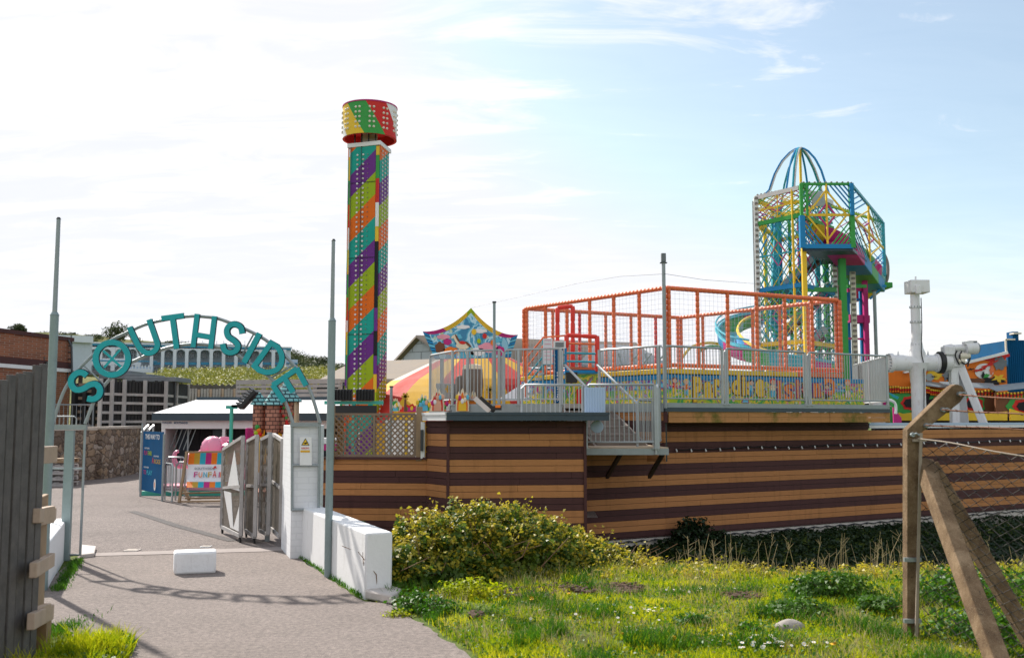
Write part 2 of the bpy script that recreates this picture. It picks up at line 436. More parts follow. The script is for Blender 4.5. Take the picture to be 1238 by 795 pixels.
# leaves let some of the sunlight through
def leafmat(name, c1, c2, trans=.45, rough=.5, sc=2., c3=None):
    m, nt, b, out = newmat(name); co = coords(nt)
    n = math_(nt, 'ADD', math_(nt, 'MULTIPLY', noise(nt, co, sc, 3), .5), math_(nt, 'MULTIPLY', noise(nt, co, sc*25, 2), .5))
    f = math_(nt, 'MULTIPLY_ADD', n, 3.4, -1.2, True)
    c = ramp(nt, f, [(0, c1), (1, c2)] if c3 is None else [(0, c1), (.55, c2), (1, c3)])
    nt.links.new(c, b.inputs['Base Color']); setp(b, rough, 0, .4)
    tr = nd(nt, 'ShaderNodeBsdfTranslucent')
    nt.links.new(mixc(nt, .35, c, (.9, .95, .2), 'MULTIPLY') if False else c, tr.inputs[0])
    mx = nd(nt, 'ShaderNodeMixShader'); mx.inputs[0].default_value = trans
    nt.links.new(b.outputs[0], mx.inputs[1]); nt.links.new(tr.outputs[0], mx.inputs[2]); nt.links.new(mx.outputs[0], out.inputs[0]); return m
leafmat('grass', (.07, .20, .004), (.42, .47, .006), .58, .5, 2.2, (.72, .62, .03))
leafmat('grass_dry', (.30, .25, .10), (.45, .38, .20), .4, .7, 2)
leafmat('weed', (.02, .10, .005), (.10, .24, .008), .45, .5, 2)
leafmat('bush_leaf', (.035, .085, .015), (.11, .19, .02), .45, .4, 3, (.30, .31, .04))
leafmat('bush_tip', (.28, .29, .02), (.62, .47, .04), .45, .5, 3)
leafmat('ivy', (.010, .028, .010), (.025, .055, .015), .25, .5, 2)
leafmat('nettle', (.02, .09, .008), (.12, .24, .015), .4, .5, 3)
leafmat('gorse', (.10, .14, .03), (.26, .27, .045), .3, .6, .08, (.38, .34, .06))
paint('tent_yellow', (.62, .35, .012), .8, 0, .08); paint('tent_red', (.50, .03, .02), .8, 0, .08); paint('tent_cream', (.52, .47, .40), .8, 0, .06); paint('tent_coral', (.58, .14, .12), .8, 0, .08)
paint('ride_white', (.74, .74, .75), .4, 0, .05, .45, (.36, .22, .14), 5)
paint('seam_concrete', (.30, .255, .235), .9, 0, .2, .4, (.15, .13, .11), 4)
leafmat('tree_leaf', (.035, .055, .02), (.08, .10, .03), .3, .6, .5)
paint('dry_stalk', (.42, .32, .18), .85, 0, .3)
paint('twig', (.20, .11, .06), .85, 0, .3)
paint('petal_white', (.8, .8, .78), .6)
paint('petal_yellow', (.82, .50, .02), .6)
def groundmat():
    m, nt, b, out = newmat('meadow'); co = coords(nt)
    n = noise(nt, co, .9, 6, .6); n2 = noise(nt, co, 12, 5, .65)
    c = ramp(nt, n2, [(.3, (.035, .06, .012)), (.5, (.09, .13, .022)), (.7, (.16, .18, .035))])
    c = mixc(nt, math_(nt, 'MULTIPLY_ADD', n, 7, -4.3, True), c, (.085, .05, .03))
    nt.links.new(c, b.inputs['Base Color']); setp(b, .95, 0, .2); bump(nt, b, n2, .8, .03); return m
groundmat()
def hillmat():
    m, nt, b, out = newmat('hillside'); co = coords(nt)
    n = noise(nt, co, .12, 6, .6); n2 = noise(nt, co, .9, 5, .7)
    c = ramp(nt, math_(nt, 'ADD', math_(nt, 'MULTIPLY', n, .6), math_(nt, 'MULTIPLY', n2, .4)), [(.35, (.05, .07, .02)), (.5, (.12, .13, .035)), (.62, (.21, .19, .07)), (.75, (.15, .16, .04))])
    nt.links.new(c, b.inputs['Base Color']); setp(b, .95, 0, .1); bump(nt, b, n2, .8, .4); return m
hillmat()

# =====================================================================  camera, light, sky
cam = bpy.data.cameras.new('camera'); co_ = bpy.data.objects.new('camera', cam); COL.objects.link(co_); S.camera = co_
co_.location = (0, 0, CZ); co_.rotation_euler = (R(90)+PIT, 0, 0)
cam.sensor_width = 36; cam.lens = 36*F/1238; cam.clip_end = 3000; cam.clip_start = .05
cam.dof.use_dof = True; cam.dof.focus_distance = 17; cam.dof.aperture_fstop = 3.2
SUN_AZ = R(-38); SUN_EL = R(39)          # azimuth from +Y towards +X
sd = V((math.sin(SUN_AZ)*math.cos(SUN_EL), math.cos(SUN_AZ)*math.cos(SUN_EL), math.sin(SUN_EL)))
sl = bpy.data.lights.new('sun', 'SUN'); sl.energy = 3.1; sl.angle = R(1.1); sl.color = (1, .94, .86)
so = bpy.data.objects.new('sun', sl); COL.objects.link(so); so.rotation_euler = sd.to_track_quat('Z', 'Y').to_euler(); so.location = (0, 0, 30)
w = bpy.data.worlds.new('World'); S.world = w; w.use_nodes = True; nt = w.node_tree; nt.nodes.clear()
wo = nt.nodes.new('ShaderNodeOutputWorld'); bg = nt.nodes.new('ShaderNodeBackground'); nt.links.new(bg.outputs[0], wo.inputs[0])
sk = nt.nodes.new('ShaderNodeTexSky'); sk.sky_type = 'NISHITA'; sk.sun_disc = False
sk.sun_elevation = SUN_EL; sk.sun_rotation = SUN_AZ; sk.air_density = 1.0; sk.dust_density = 1.2; sk.ozone_density = 1.4
tc = coords(nt, 'Generated'); sp = nd(nt, 'ShaderNodeSeparateXYZ'); nt.links.new(tc, sp.inputs[0])
zc = math_(nt, 'ADD', math_(nt, 'MAXIMUM', sp.outputs[2], 0.0), .13)
cx = math_(nt, 'DIVIDE', sp.outputs[0], zc); cy = math_(nt, 'DIVIDE', sp.outputs[1], zc)
cb = nd(nt, 'ShaderNodeCombineXYZ'); nt.links.new(cx, cb.inputs[0]); nt.links.new(cy, cb.inputs[1])
mp = nd(nt, 'ShaderNodeMapping'); mp.inputs['Rotation'].default_value = (0, 0, R(28)); mp.inputs['Scale'].default_value = (.55, 1.5, 1); mp.inputs['Location'].default_value = (.35, .2, 0)
nt.links.new(cb.outputs[0], mp.inputs[0])
cn = noise(nt, mp.outputs[0], 1.15, 9, .6, .55)
cf = noise(nt, mp.outputs[0], 4.5, 7, .62, .8)
# clouds thicken towards the sun and towards the horizon
sdv = nd(nt, 'ShaderNodeVectorMath'); sdv.operation = 'DOT_PRODUCT'; nt.links.new(tc, sdv.inputs[0]); sdv.inputs[1].default_value = sd
sun_near = math_(nt, 'MULTIPLY_ADD', sdv.outputs['Value'], 2.2, -1.28)
cov = math_(nt, 'ADD', math_(nt, 'ADD', math_(nt, 'MULTIPLY', cn, 3.0), math_(nt, 'MULTIPLY', cf, 2.9)), -3.18)
cov = math_(nt, 'ADD', cov, sun_near, clamp=True)
back = math_(nt, 'MULTIPLY_ADD', sp.outputs[1], -2.5, .25, True)  # unseen cloud cover added behind the camera to brighten camera-facing sides
cov = math_(nt, 'MAXIMUM', cov, math_(nt, 'MULTIPLY', back, .68))
cov = math_(nt, 'MAXIMUM', cov, .14)
hz = math_(nt, 'MULTIPLY_ADD', sp.outputs[2], -4.2, 1.0, True)
cov = math_(nt, 'MAXIMUM', cov, math_(nt, 'MULTIPLY', hz, .72))
skb = mixc(nt, 1.0, sk.outputs[0], (.74, .74, .66), 'MULTIPLY')
skb = mixc(nt, 1.0, skb, (3.5, 3.6, 3.85), 'DARKEN')
cc_ = mixc(nt, math_(nt, 'MULTIPLY_ADD', cf, 2.6, -.8, True), (3.6, 3.60, 3.72), (4.7, 4.55, 4.5))
skc = mixc(nt, math_(nt, 'MULTIPLY', cov, .96), skb, cc_)
nt.links.new(skc, bg.inputs[0]); bg.inputs[1].default_value = .12
S.view_settings.view_transform = 'Standard'; S.view_settings.look = 'None'; S.view_settings.gamma = 1; S.view_settings.exposure = 1.15
S.cycles.use_denoising = True; S.cycles.max_bounces = 6; S.cycles.transparent_max_bounces = 8
S.cycles.caustics_reflective = False; S.cycles.caustics_refractive = False

# =====================================================================  ground
def lipy(x): return 11.4+.25*math.sin(x*1.3)+.12*math.sin(x*3.1+1)
def gz(x, y):
    """height of the ground"""
    if y > 33 or y < -1 or x < -2.2: return 0.0-.012
    # distance right of the path edge line
    ex = -1.2+(9.5-y)*.39 if y < 9.5 else -1.2-(y-9.5)*.45
    s = min(1, max(0, (x-ex)/.5))
    if y > 17: s = min(1, max(0, (x-ex-.3)/.5))
    b = .03+.035*mnoise.noise(V((x*.9, y*.9, 0)))+.02*mnoise.noise(V((x*2.7, y*2.7, 3)))
    ly = lipy(x)
    if y > ly-.8:
        t = min(1, (y-ly+.8)/5.5); t = t*t*(3-2*t)
        b += -1.25*t
    wall = 18.8+max(0, x-1.3)*.66
    if y > wall-2.6:
        t = min(1, (y-wall+2.6)/2.4); b += .50*t*t*(3-2*t)
    b += .05*mnoise.noise(V((x*1.7, y*1.7, 9)))*min(1, max(0, y-ly))
    z = s*b-.012*(1-s)
    y0 = 24.5 if x < 9 else 28.
    if y > y0: f_ = min(1, (y-y0)/4.5); z = z*(1-f_)-.012*f_
    return z
def axis(*segs):
    out = []
    for a, b, st in segs:
        n = max(1, int(round((b-a)/st))); out += [a+(b-a)*i/n for i in range(n)]
    out.append(segs[-1][1]); return out
xs = axis((-900, -60, 120), (-60, -6, 9), (-6, -2, .5), (-2, 7, .14), (7, 22, .6), (22, 60, 8), (60, 900, 120))
ys = axis((-300, -4, 60), (-4, 4, .5), (4, 14, .14), (14, 24, .25), (24, 40, 2), (40, 100, 15), (100, 2400, 250))
gv = [(x, y, gz(x, y)) for y in ys for x in xs]; nx = len(xs)
gf = [(j*nx+i, j*nx+i+1, (j+1)*nx+i+1, (j+1)*nx+i) for j in range(len(ys)-1) for i in range(nx-1)]
npmesh('ground', np.array(gv), np.array(gf), 'meadow', smooth=True, kind='structure')
def sheet(name, pts, z, m, th=0, **kw):
    mb = MB(); mb.add([V((p[0], p[1], z)) for p in pts], [tuple(range(len(pts)))])
    return ob(name, mb, m, kind='structure', smooth=0, **kw)
def g2(px, py): p = G(px, py); return (p.x, p.y)
# near path (its right edge is worn), then the yard
edge = [g2(352, 668), g2(400, 700), g2(442, 727), g2(470, 729), g2(500, 747), g2(520, 760), g2(548, 778), g2(575, 797)]
er = []
for (a, b) in zip(edge[:-1], edge[1:]):
    for k in range(6):
        t = k/6; er.append((a[0]+(b[0]-a[0])*t+random.uniform(-.035, .035), a[1]+(b[1]-a[1])*t))
left_edge = [(-3.6, -3), (-3.1, 3), (-3.05, 6.2), (-2.75, 6.8), (-2.8, 7.4), (-3.35, 7.9), (-3.9, 8.6), (-4.7, 9.9), (-5.3, 12.2)]
sheet('path', left_edge[:1]+left_edge[1:]+[g2(95, 672), g2(352, 663)]+er+[(.6, 4.5), (1.6, 2), (1.8, -3)][0:], .004, 'path_tarmac')
sheet('yard', [g2(95, 670), (-6.2, 12.3), (-14, 12.3), (-22, 34), (2, 34), (1.5, 17.6), (-2.6, 17.2), g2(352, 661)], .003, 'yard_tarmac')
sheet('path_seam', [g2(96, 673), g2(352, 666), g2(351, 661), g2(200, 666), g2(96, 669.5)], .009, 'seam_concrete')
# old trench line across the yard
tr = [(-9.5, 19.5)]; tl = [g2(160, 618), g2(215, 636), g2(282, 654)]
def strip(pts, w_):
    a, b = [], []
    for i, p in enumerate(pts):
        q0 = pts[max(0, i-1)]; q1 = pts[min(len(pts)-1, i+1)]; dx, dy = q1[0]-q0[0], q1[1]-q0[1]; L = math.hypot(dx, dy)
        a.append((p[0]-dy/L*w_/2, p[1]+dx/L*w_/2)); b.append((p[0]+dy/L*w_/2, p[1]-dx/L*w_/2))
    return a+b[::-1]
sheet('yard_trench_patch', strip(tl, .16), .008, 'patch_tarmac')
# =====================================================================  gateway
# --- timber slat fence at the left edge, running towards the camera
fo = thing('slat_fence', (-3.28, 4.5, 0), 'dark weathered timber slat fence with a wavy top at the left edge of the path', 'fence')
FX = X(50, 7.0, 1.7)
mb = MB(); n = 0; y = 7.0
def ftop(yy):
    return 2.02 + .10*min(1, max(0, (yy-6.0)/.55)) - .0*yy + .03*math.sin(yy*9)
tops = {}
k = 0
while y > 1.2:
    h = 2.09-.21*abs(math.sin((6.98-y)*1.15))**.8+.01*math.sin(k*2.1)
    a = V((FX-.0*(7-y)-.012, y, .02)); wdt = .088
    mb.box((FX+.006*(k % 2), y, h/2+.02), (.022, wdt, h-.02), rz=random.uniform(-.10, .04))
    # the slats of the back face show between the front ones
    mb.box((FX-.075, y-.055, (h-.06)/2+.02), (.02, .07, h-.08))
    y -= .112; k += 1
ob('slats', mb, 'fence_slat', fo, bev=.003)
for zz in (.33, 1.02, 1.45):
    mb = MB(); mb.box((FX-.037, 4.6, zz), (.05, 5.4, .12)); ob('rail', mb, 'timber_pale', fo, bev=.004)
for yy in (6.9, 4.4, 2.0):
    mb = MB(); mb.box((FX-.10, yy, .9), (.10, .10, 1.8)); ob('post', mb, 'timber', fo, bev=.006)
# --- timber stub with three rails between the fence and the white wall
so_ = thing('rail_fence_stub', (X(48, 7.6, .8), 7.6, 0), 'short brown timber fence end with three pale rails beside the white wall', 'fence end')
mb = MB(); a = Q(40, 7.25, 1); bq = Q(58, 7.9, 1)
mb.add([(a.x, a.y, .02), (bq.x, bq.y, .02), (bq.x, bq.y, 1.12), (a.x, a.y, 1.12), (a.x-.05, a.y+.03, .02), (bq.x-.05, bq.y+.03, .02), (bq.x-.05, bq.y+.03, 1.12), (a.x-.05, a.y+.03, 1.12)],
       [(0, 1, 2, 3), (7, 6, 5, 4), (0, 4, 5, 1), (1, 5, 6, 2), (2, 6, 7, 3), (3, 7, 4, 0)])
ob('panel', mb, 'timber', so_, bev=.004)
for (pa, pb, hh) in (((44, 623, 6.9), (64, 621, 7.9), .10), ((40, 689, 6.7), (62, 676, 7.7), .10), ((37, 751, 6.75), (61, 739, 7.6), .11)):
    mb = MB(); mb.bar(P(*pa), P(*pb), .05, hh, up=(0, 0, 1)); ob('rail', mb, 'timber_pale', so_, bev=.006)
mb = MB(); q = P(52, 770, 7.5); mb.box((q.x, q.y, .12), (.08, .08, .3)); ob('foot', mb, 'timber', so_)
# --- flag poles
def pole(px_c, py_c, d, ztop, label):
    c = P(px_c, py_c, d); t = thing('flag_pole', (c.x, c.y, 0), label, 'pole')
    mb = MB(); mb.tube((c.x, c.y, -.01), (c.x, c.y, c.z), .042, 14); mb.tube((c.x, c.y, c.z), (c.x, c.y, c.z+.035), .047, 14, .028); ob('lower_shaft', mb, 'pole_grey', t)
    mb = MB(); mb.tube((c.x, c.y, c.z), (c.x, c.y, ztop), .024, 12, .020); ob('upper_shaft', mb, 'galv', t)
    mb = MB(); mb.tube((c.x, c.y, ztop), (c.x, c.y, ztop+.02), .026, 10, .014); ob('finial', mb, 'dark_steel', t)
    return c
c = pole(66, 381, 10.15, P(72, 265, 10.15).z, 'tall grey stepped pole behind the low white wall on the left of the gateway')
rp = G(398, 697); c = pole(401.5, 388, rp.y, P(404, 291, rp.y).z, 'tall grey stepped pole standing against the long white wall right of the gateway')
# --- low white walls
def wall_line(name, a, b, side, h, label, capover=0, m='white_wall', th=.24):
    """wall whose visible long face runs from a to b (2D); side = unit normal pointing away from the path"""
    a = V((*a, 0)); b = V((*b, 0)); n_ = V((*side, 0)).normalized()*th
    mb = MB(); mb.prism([a-ZZ*.05, b-ZZ*.05, b+n_-ZZ*.05, a+n_-ZZ*.05][::-1], ZZ*(h+.05))
    t = ob(name, mb, m, label=label, cat='wall', bev=.018); return t
A = g2(353, 667); B = g2(441, 723)
dv = (V((*B, 0))-V((*A, 0))).normalized()
wall_line('low_wall', A, B, (-dv.y, dv.x) if -dv.y > 0 else (dv.y, -dv.x), .615, 'long low white rendered wall between the gate pillar and the bramble bush', th=.27)
wall_line('low_wall', g2(80, 672), g2(57, 712), (-1, -.35), .47, 'short low white wall at the left edge of the path beside the timber rails', th=.5)
mb = MB(); k1 = G(443, 722); mb.prism([G(441, 724), G(474, 731), G(486, 722), G(462, 714)], ZZ*.09)
ob('kerb_stone', mb, 'pale_concrete', label='grey concrete kerb stone at the foot of the long white wall', cat='kerb', bev=.02)
# --- white block on the path
mb = MB(); c0 = G(210, 695); c1 = G(261, 693); dx = (c1-c0)
bb = [c0, c1, c1+V((-.08, .27, 0)), c0+V((-.10, .27, 0))]
mb.prism(bb, ZZ*.245)
wb = ob('concrete_block', mb, 'block_white', label='white painted concrete block standing alone on the path', cat='block', bev=.028)
# --- manholes
for (px, py, sx, sy, lab, m_) in ((160, 665.5, .17, .2, 'small pale utility cover set in the yard in front of the seam', 'pale_concrete'), (249, 661, .13, .13, 'small white utility cover behind the white block', 'block_white')):
    p = G(px, py); mb = MB(); mb.mat(0).box((p.x, p.y, .008), (sx, sy, .012)); mb.mat(1).box((p.x, p.y, .016), (sx*.75, sy*.7, .004)); ob('utility_cover', mb, [m_, 'concrete'], label=lab, cat='cover')
mb = MB(); p = G(345, 668); mb.prism([G(96, 662), G(116, 664), G(114, 673), G(97, 675)], ZZ*.05); ob('footing_slab', mb, 'pale_concrete', label='pale concrete footing slab under the left foot of the arch', cat='slab', bev=.01)
# --- arch with letters
DL, DR = 12.25, 12.45
def AP(px, py): return P(px, py, DL+(DR-DL)*(px-62)/324)
at = thing('arch_sign', (AP(225, 510).x, 12.35, 0), 'curved galvanised arch over the gateway carrying teal cut-out letters', 'arch sign')
outer = [(64, 512), (72, 486), (82, 464), (101, 440), (131, 413.6), (155, 401.5), (181, 390.5), (225, 382.5), (250, 383), (269, 386.6), (307, 402.6), (330.5, 417.7), (354, 439.6), (373, 467), (387, 511)]
inner = [(103, 512), (113, 487), (126, 466), (142, 450), (159, 438), (192, 423.7), (214, 418), (234, 416), (252, 417), (280, 424.5), (299, 437), (325, 455), (337, 470), (346, 488), (354, 511)]
def smooth_px(pts, n=4):
    out = []
    for i in range(len(pts)-1):
        p0 = pts[max(0, i-1)]; p1 = pts[i]; p2 = pts[i+1]; p3 = pts[min(len(pts)-1, i+2)]
        for k in range(n):
            t = k/n
            out.append(tuple(.5*((2*p1[j])+(-p0[j]+p2[j])*t+(2*p0[j]-5*p1[j]+4*p2[j]-p3[j])*t*t+(-p0[j]+3*p1[j]-3*p2[j]+p3[j])*t**3) for j in range(len(p1))))
    out.append(pts[-1]); return out
mb = MB(); mb.path([AP(*p) for p in smooth_px(outer)], .021, 8); ob('outer_hoop', mb, 'galv', at)
mb = MB(); mb.path([AP(*p) for p in smooth_px(inner)], .021, 8); ob('inner_hoop', mb, 'galv', at)
for a, b in (((101, 441), (125, 464)), ((155, 402), (170, 430)), ((307, 403), (291, 432)), ((210, 386), (214, 418)), ((262, 385), (258, 418)), ((355, 441), (327, 457))):
    mb = MB(); mb.tube(AP(*a), AP(*b), .011, 6); ob('brace', mb, 'galv', at)
# left leg frame, with the plate post
lg = MB()
for px in (62.5, 103): lg.tube(AP(px, 515), V((AP(px, 515).x, AP(px, 515).y, .06)), .016, 8)
ob('leg_frame', lg, 'galv', at)
lg = MB()
lg.bar(AP(60, 516), AP(105, 516), .05, .06); ob('cross_rail', lg, 'galv', at); lg = MB(); lg.tube(AP(62, 566), AP(101, 566), .013, 6); ob('cross_rail', lg, 'galv', at); lg = MB()
q = AP(103, 664); lg.tube((AP(84, 600).x, q.y, .07), (AP(103, 515).x, q.y, .07), .013, 6); ob('cross_rail', lg, 'galv', at)
lp_ = MB(); q = AP(84.5, 520); lp_.box((q.x, q.y+.01, q.z/2), (.108, .05, q.z)); ob('plate_post', lp_, 'pole_grey', at, bev=.003)
# letters, traced as strokes
LET = []
def arc(cx, cy, r, a0, a1, n=14): return [(cx+r*math.cos(R(a0+(a1-a0)*i/n)), cy-r*math.sin(R(a0+(a1-a0)*i/n))) for i in range(n+1)]
def c5(pts): return [(60+x/3.641, 360+y/3.641) for x, y in pts]
LET.append(('letter_s', [smooth_px([(106.5, 454), (101, 450.3), (94, 451.5), (88.2, 458), (88.6, 466), (94, 471), (102, 470), (110, 465.3), (117.5, 464.3), (122.5, 470), (121.5, 477.5), (115, 482.3), (107.5, 481.5)], 4)], 6.6, 0))
LET.append(('letter_o', [arc(136.9, 433.6, 19.6, 0, 351, 39)], 6.4, 1))
LET.append(('letter_u', [c5([(357, 130), (392, 205)])+c5(smooth_px([(405, 225), (432, 243), (462, 238), (480, 212), (472, 180)], 4))+c5([(443, 97)])], 6.0, 0))
LET.append(('letter_t', [c5([(498, 92), (595, 79)]), c5([(546, 90), (564, 225)])], 6.0, 0))
LET.append(('letter_h', [c5([(654, 72), (636, 218)]), c5([(730, 82), (713, 225)]), c5([(648, 163), (720, 175)])], 5.6, 0))
LET.append(('letter_s', [smooth_px(c5([(852, 158), (845, 130), (822, 117), (798, 122), (784, 143), (790, 170), (815, 188), (832, 208), (826, 232), (800, 242), (775, 232), (766, 203)]), 4)], 6.0, 0))
LET.append(('letter_i', [c5([(928, 157), (860, 285)])], 6.4, 0))
LET.append(('letter_d', [c5([(978, 200), (905, 300)])+c5(smooth_px([(925, 318), (960, 328), (1000, 318), (1022, 290), (1024, 250), (1005, 215)], 4))], 6.2, 1))
LET.append(('letter_e', [c5([(985, 385), (1092, 312)]), c5([(985, 382), (1035, 458)]), c5([(1036, 352), (1075, 415)]), c5([(1090, 310), (1132, 386)])], 6.2, 0))
e1 = V((1, (DR-DL)/3.3, 0)).normalized(); e2 = ZZ
first = True
for nm, strokes, wpx, closed in LET:
    mb = MB(); th = .03
    for st in strokes:
        for off, ww, mi, tt in ((V((0, -.035, 0)), wpx, 0, .022), (V((0, -.012, 0)), wpx+(2.0 if nm == 'letter_s' else .9), 1, .012)):
            pts = [AP(*p)+off for p in st]; mb.cur = mi
            # extrude towards the camera (e1 x e2 = -Y)
            mb.ribbon(pts, ww/F*12.35*1.02, e1, e2, tt, bool(closed))
    if nm == 'letter_o':
        mb.cur = 0
        for a in (45, 135):
            d_ = (14.5*math.cos(R(a+3)), 14.5*math.sin(R(a+3)))
            mb.ribbon([AP(136.9-d_[0], 433.6+d_[1])+V((0, -.03, 0)), AP(136.9+d_[0], 433.6-d_[1])+V((0, -.03, 0))], .028, e1, e2, .012)
    ob(nm, mb, ['teal_letter', 'letter_edge'], at)
# --- gate pillar (white painted brick) with the framed panel of the arch foot
pt = thing('gate_pillar', (AP(358, 520).x, 12.7, 0), 'white painted brick gate pillar at the right foot of the arch', 'pillar')
ztop = AP(345, 513).z
p0 = Q(352.5, 12.42, .9); p1 = Q(341.5, 13.35, .9); p2 = Q(386, 12.50, .9)
mb = MB(); mb.prism([V((p1.x, p1.y, -.02)), V((p0.x, p0.y, -.02)), V((p2.x-.02, p2.y+.02, -.02)), V((p2.x-.12, p1.y+.05, -.02))], ZZ*(ztop+.01)); ob('shaft', mb, 'brick_white', pt, bev=.006)
lt = MB(); q0 = Q(352, 12.41, .9)
def PF(px, py): return P(px, py, 12.40+(px-352)/34*.08)
for a, b in (((353, 512), (353, 617)), ((386.5, 512), (385, 616)), ((352, 513), (387, 513)), ((353, 562), (386, 562)), ((353, 616), (385, 615.5))): lt.tube(PF(*a), PF(*b), .017, 8)
lt.bar(PF(351, 513), PF(388, 513), .04, .05)
ob('panel_frame', lt, 'galv', pt)
# warning sign
sg = thing('warning_sign', PF(369, 546), 'small white warning sign with a yellow triangle on the gate pillar', 'sign')
def SF(px, py, o=0): return P(px, py, 12.385+(px-352)/34*.08-o)
mb = MB(); mb.prism([SF(362.5, 562), SF(377, 562), SF(377, 528), SF(362.5, 528)], V((0, -.004, 0))); ob('plate', mb, 'white_paint', sg)
mb = MB(); mb.mat(0).prism([SF(364.2, 538, .006), SF(374.2, 538, .006), SF(369.2, 529.3, .006)], V((0, -.001, 0)))
mb.mat(1).prism([SF(365.4, 537.3, .009), SF(373, 537.3, .009), SF(369.2, 530.8, .009)], V((0, -.001, 0)))
mb.mat(0).prism([SF(367, 535.2, .012), SF(372, 533.8, .012), SF(371.4, 535.6, .012), SF(368.8, 536.6, .012)], V((0, -.001, 0)))
mb.mat(2).prism([SF(363.2, 546.5, .006), SF(374.6, 546.5, .006), SF(374.6, 544, .006), SF(363.2, 544, .006)][::1], V((0, -.001, 0)))
ob('symbol', mb, pal('ink', 'yellow', 'yellow'), sg)
mb = MB(); text(mb, 'WARNING', SF(364, 542.5, .008), V((1, 0, 0)), ZZ, .10, .022, .02); text(mb, 'CCTV IN USE', SF(364, 546, .010), V((1, 0, 0)), ZZ, .10, .012)
mb.m = [0]*len(mb.f); ob('lettering', mb, 'red', sg)
# --- folding gate leaves
paint('slat_wood', (.21, .175, .14), .75, 0, .25, .4, (.12, .09, .07), 5)
def leaf(a, b, za, zb, z0, label, slope='\\', plates=True, grp='folding steel gate leaves by the pillar', castor=True):
    a = V((*a, 0)); b = V((*b, 0)); t = thing('gate_leaf', ((a+b)/2).to_tuple(), label, 'gate leaf', grp)
    up = lambda p, z: V((p.x, p.y, z))
    mb = MB()
    e = (b-a).normalized(); L = (b-a).length; nrm = V((-e.y, e.x, 0))
    for s_, z_ in ((a, za), (b, zb)): mb.bar(up(s_, z0), up(s_, z_), .05)
    mb.bar(up(a, za), up(b, zb), .045); mb.bar(up(a, z0), up(b, z0), .05); mb.bar(up(a, (za+z0)/2), up(b, (zb+z0)/2), .04)
    ob('frame', mb, 'slat_grey', t)
    mb = MB(); st = .085; H_ = max(za, zb)-z0
    # diagonal slats mirrored around the mid rail, as chevrons
    for half in (0, 1):
        n_ = int((L+H_/2)/st)
        for k in range(-2, n_+2):
            s0 = k*st; pts = []
            dr = 1 if half else -1
            zb0 = z0+half*H_/2; hh = H_/2
            x0 = s0-hh*.55 if dr > 0 else s0; x1 = s0 if dr > 0 else s0-hh*.55
            t0, t1 = 0., 1.
            for lo, hi in ((0, L),):
                dxx = x1-x0
                if abs(dxx) > 1e-6:
                    u0 = (lo-x0)/dxx; u1 = (hi-x0)/dxx
                    if u0 > u1: u0, u1 = u1, u0
                    t0 = max(t0, u0); t1 = min(t1, u1)
            if t1-t0 < .04: continue
            pa = a+e*(x0+(x1-x0)*t0); pb = a+e*(x0+(x1-x0)*t1)
            zz0 = zb0+hh*t0; zz1 = zb0+hh*t1
            lim = lambda p: za+(zb-za)*((p-a).dot(e)/L)
            zz1 = min(zz1, lim(pb))
            mb.bar(up(pa, zz0), up(pb, zz1), .022, .01, up=nrm)
    ob('slats', mb, 'slat_wood', t)
    if plates:
        mb = MB(); zm = (z0+min(za, zb))/2; zt = lambda f_: za+(zb-za)*f_
        o_ = nrm*-.012
        mb.prism([up(a+e*L*.30, zm+.03)+o_, up(a+e*L*.92, zm+.03)+o_, up(a+e*L*.62, zt(.62)-.12)+o_][::1], nrm*.006)
        mb.prism([up(a+e*L*.1, zm-.03)+o_, up(a+e*L*.5, z0+.05)+o_, up(a+e*L*.66, z0+.05)+o_, up(a+e*L*.5, zm-.03)+o_], nrm*.006)
        mb.prism([up(a+e*L*.66, z0+.05)+o_, up(a+e*L*.95, z0+.05)+o_, up(a+e*L*.95, zm-.15)+o_], nrm*.006)
        ob('sheet_plate', mb, 'white_paint', t)
    if castor:
        for p in (a+e*.05, b-e*.05):
            mb = MB(); c_ = up(p, .035); mb.tube(c_-nrm*.012, c_+nrm*.012, .035, 12); mb.box(up(p, .075), (.03, .03, .04)); ob('castor', mb, 'rubber', t)
    return t
def zof(px, py, d): return P(px, py, d).z
a0 = Q(270, 15.2, 1); b0 = Q(293, 14.0, 1)
leaf((a0.x, a0.y), (b0.x, b0.y), zof(270, 543, 15.2), zof(293, 528, 14.0), .1, 'front folding gate leaf with white sheet triangles and castor wheels')
a0 = Q(299, 14.7, 1); b0 = Q(310, 13.9, 1)
leaf((a0.x, a0.y), (b0.x, b0.y), zof(299, 533, 14.7), zof(310, 527, 13.9), .1, 'second folding gate leaf just right of the front leaf', plates=False)
a0 = Q(316, 14.5, 1); b0 = Q(326, 14.0, 1)
leaf((a0.x, a0.y), (b0.x, b0.y), zof(316, 531, 14.5), zof(326, 526, 14.0), .12, 'narrow third gate leaf between the folded pair and the hinge leaf', plates=False, castor=False)
a0 = Q(330, 14.6, 1); b0 = Q(341, 13.5, 1)
leaf((a0.x, a0.y), (b0.x, b0.y), zof(330, 525, 14.6), zof(341, 532, 13.5), .14, 'hinge gate leaf fixed beside the white gate pillar', plates=False, castor=False)
mb = MB(); q = Q(325, 14.2, 1); mb.box((q.x, q.y, .76), (.06, .06, 1.52)); ob('gate_post', mb, 'galv', label='short grey steel gate post between the gate leaves', cat='post', bev=.004)

